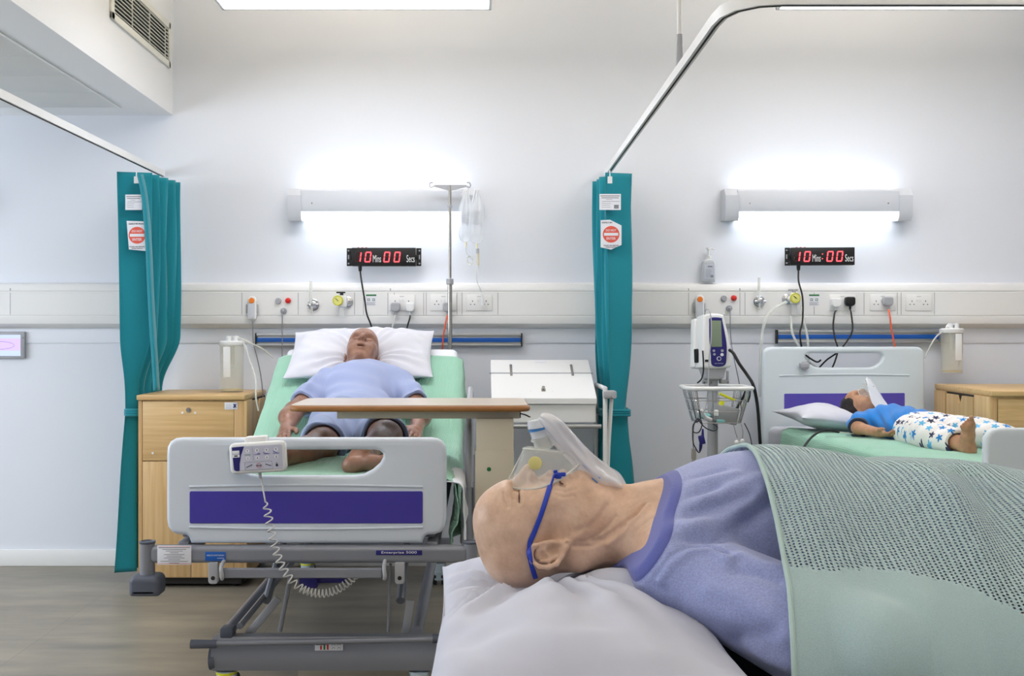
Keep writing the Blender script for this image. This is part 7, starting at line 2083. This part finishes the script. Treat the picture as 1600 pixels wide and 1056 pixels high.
# ------------------------------------------------------------ cellular blanket over the nearest patient
def knit_blanket():
    m = bpy.data.materials.new('pale_green_cellular_knit'); m.use_nodes = True; nt = m.node_tree; b = nt.nodes['Principled BSDF']
    b.inputs['Roughness'].default_value = .9; b.inputs['Sheen Weight'].default_value = .3
    def N_(t, **k):
        n = nt.nodes.new(t)
        for a, v in k.items(): setattr(n, a, v)
        return n
    def mth(op, a, b_=None, c=None):
        n = N_('ShaderNodeMath', operation=op)
        for i, v in enumerate((a, b_, c)):
            if v is None: continue
            if isinstance(v, (int, float)): n.inputs[i].default_value = v
            else: nt.links.new(v, n.inputs[i])
        return n.outputs[0]
    uvn = N_('ShaderNodeUVMap', uv_map='UVMap'); s = N_('ShaderNodeSeparateXYZ'); nt.links.new(uvn.outputs[0], s.inputs[0])
    nz = N_('ShaderNodeTexNoise'); nz.inputs['Scale'].default_value = 60; nt.links.new(uvn.outputs[0], nz.inputs['Vector'])
    jx = mth('MULTIPLY_ADD', nz.outputs[0], .0024, -.0012)
    u = mth('DIVIDE', mth('ADD', s.outputs[0], jx), .0160); v0 = mth('DIVIDE', mth('ADD', s.outputs[1], jx), .0066)
    fu = mth('FRACT', u); half = mth('GREATER_THAN', fu, .52)
    fx = mth('ABSOLUTE', mth('SUBTRACT', fu, mth('MULTIPLY_ADD', half, .44, .30)))      # column centres .30 and .74
    fv = mth('ABSOLUTE', mth('SUBTRACT', mth('FRACT', mth('ADD', v0, mth('MULTIPLY', half, .35))), .5))
    e = mth('ADD', mth('POWER', mth('DIVIDE', fx, .13), 2), mth('POWER', mth('DIVIDE', fv, .33), 2))
    hole = mth('LESS_THAN', e, mth('MULTIPLY_ADD', nz.outputs[0], .9, .35))
    att = N_('ShaderNodeAttribute', attribute_name='knit'); hole = mth('MULTIPLY', hole, mth('GREATER_THAN', att.outputs['Fac'], .5))
    nc = N_('ShaderNodeTexNoise'); nc.inputs['Scale'].default_value = 500; tc = N_('ShaderNodeTexCoord'); nt.links.new(tc.outputs['Object'], nc.inputs['Vector'])
    mx = N_('ShaderNodeMix', data_type='RGBA'); mx.inputs[6].default_value = srgb((148, 172, 176)); mx.inputs[7].default_value = srgb((176, 200, 203)); nt.links.new(nc.outputs[0], mx.inputs[0]); nt.links.new(mx.outputs[2], b.inputs['Base Color'])
    hh = mth('MULTIPLY', mth('MINIMUM', e, 3.0), mth('MULTIPLY_ADD', att.outputs['Fac'], .30, .0)); hh = mth('ADD', hh, mth('MULTIPLY', nc.outputs[0], .4))
    bp = N_('ShaderNodeBump'); bp.inputs['Strength'].default_value = .6; bp.inputs['Distance'].default_value = .0022; nt.links.new(hh, bp.inputs['Height']); nt.links.new(bp.outputs[0], b.inputs['Normal'])
    nt.links.new(mth('SUBTRACT', 1.0, hole), b.inputs['Alpha'])
    # surface: profiles across the body, (Y, z) from the far side over the crest to the hanging near side
    far = [(2.50, .62), (2.49, .75), (2.42, .83), (2.32, .91), (2.20, 1.015), (2.10, 1.075)]
    crest_px = [(1165, 701), (1180, 697.5), (1200, 696), (1230, 703), (1262, 716), (1290, 722), (1330, 723), (1360, 719), (1400, 715), (1450, 715), (1500, 718), (1540, 727), (1570, 737), (1600, 744), (1680, 765), (1800, 790), (2000, 800), (2300, 810), (2500, 840)]
    cx = np.array([(p[0] - 750) * 2.0 / FPX for p in crest_px]); cz = np.array([CAMZ - (p[1] - 520) * 2.0 / FPX for p in crest_px])
    us = np.linspace(.50, 2.12, 190); P = []; 
    edge = [(1.1, .018), (1.0, .015)]
    for ui, U in enumerate(us):
        z0 = float(np.interp(U, cx, cz)) - .0
        k = (z0 - .75) / (1.095 - .75)
        prof = [(2.50, .55), (2.50, .72), (2.45, .80), (2.36, .75 + .16 * k * .9), (2.24, .75 + .26 * k), (2.12, .75 + .325 * k), (2.0, z0), (1.90, z0 - .006 * k), (1.80, z0 - .040 * k), (1.71, z0 - .095 * k), (1.635, z0 - .145 * k), (1.565, z0 - .190 * k), (1.510, z0 - .255 * k), (1.484, z0 - .34 * k), (1.474, z0 - .45 * k), (1.466, .50)]
        row = spline([(U, y, z) for y, z in prof], 9); P.append([tuple(p) for p in row])
    P = np.array(P)
    # the free edge slants toward the head on the far side
    v = np.linspace(0, 1, P.shape[1])[None, :]; U = (us[:, None] - .50) / 1.62
    ed = np.interp(P[0, :, 1][::-1], [1.47, 1.50, 1.60, 1.72, 1.85, 2.0, 2.2, 2.5], [-.052, -.043, -.022, -.006, .006, .022, .0, .0])[::-1]
    P[..., 0] += ed[None, :] * (1 - U) ** 3
    G = P.copy(); near = np.clip((2.05 - P[..., 1]) / .35, 0, 1); far_ = 1 - near
    nrm = np.stack([np.zeros_like(near), -near, 1 - .55 * near], -1); nrm /= np.linalg.norm(nrm, axis=-1, keepdims=True)
    w = .010 * wob(P, 3.2, 51, 2, (1.3, .7, .7)) * np.clip(U * 6, .2, 1)
    X, Y, Zz = P[..., 0], P[..., 1], P[..., 2]
    # large soft folds falling from the crest
    def fold(x0, slope, y0, amp, wid): return 2.1 * amp * np.exp(-(((X - x0) - slope * (2.0 - Y)) / wid) ** 2) * np.clip((y0 - Y) / .15, 0, 1)
    w *= 1.3
    w += .0035 * wob(P, 9, 61, 2, (1.2, .12, .12)) * np.clip((1.02 - Zz) / .1, 0, 1) + .0025 * wob(P, 14, 62, 2, (1, .2, .3)) * np.clip((1.0 - Zz) / .1, 0, 1)
    w += fold(.80, .10, 1.95, .014, .050) + fold(.93, -.22, 1.95, -.016, .045) + fold(1.02, -.20, 1.9, .012, .04) + fold(.66, .02, 1.7, .008, .03) + fold(.73, .05, 1.62, -.008, .022) + fold(.58, .0, 1.6, .006, .03)
    G += nrm * w[..., None]
    # the cloth rests on the body: lift every point that would sink into the shirt or the legs
    for bvx in (bvshirt, bvn):
        fl = G.reshape(-1, 3)
        for i in range(len(fl)):
            h, n, _, dd = bvx.find_nearest(Vector(fl[i]), .12)
            if h is not None:
                sd = (Vector(fl[i]) - h).dot(n)
                if sd < .007: fl[i] = tuple(h + n * .007 + (Vector(fl[i]) - h - n * sd) * .0)
        G = fl.reshape(G.shape)
    S = G.copy()
    for _ in range(4):
        S[1:-1, 1:-1] = (S[:-2, 1:-1] + S[2:, 1:-1] + S[1:-1, :-2] + S[1:-1, 2:]) * .125 + S[1:-1, 1:-1] * .5
    G = S + nrm * .0035
    du = np.zeros(G.shape[:2]); dv = du.copy(); dv[:, 1:] = np.cumsum(np.linalg.norm(np.diff(P, axis=1), axis=2), 1); du[:] = P[..., 0] - .0
    knit = (dv < dv[0, np.argmin(np.abs(P[0, :, 1] - 1.62) + (P[0, :, 2] > 2) * 9)] + 0)
    # boundary between the open knit and the plain band, by depth of drape
    bz = np.interp(X, [.45, .60, .75, .83, .95, 1.1, 2.2], [.952, .944, .925, .893, .875, .87, .86]); kn = np.where((Zz > bz) | (Y > 1.8), 1.0, 0.0)
    o = grid_obj('cellular_blanket', G, m, None, 0, uv=np.stack([du, dv], -1))
    a = o.data.attributes.new('knit', 'FLOAT', 'POINT'); a.data.foreach_set('value', kn.astype(np.float32).ravel())
    tag(o, 'pale green cellular blanket with rows of holes over the nearest patient', 'blanket')
    # rolled edge hem
    hem = [Vector(p) + Vector((0, 0, .0)) for p in G[0]]
    MB().tube(hem[20:], .0045, 8).build('hem', mat('pale_green_hem', (168, 190, 187), .9), o)


knit_blanket()
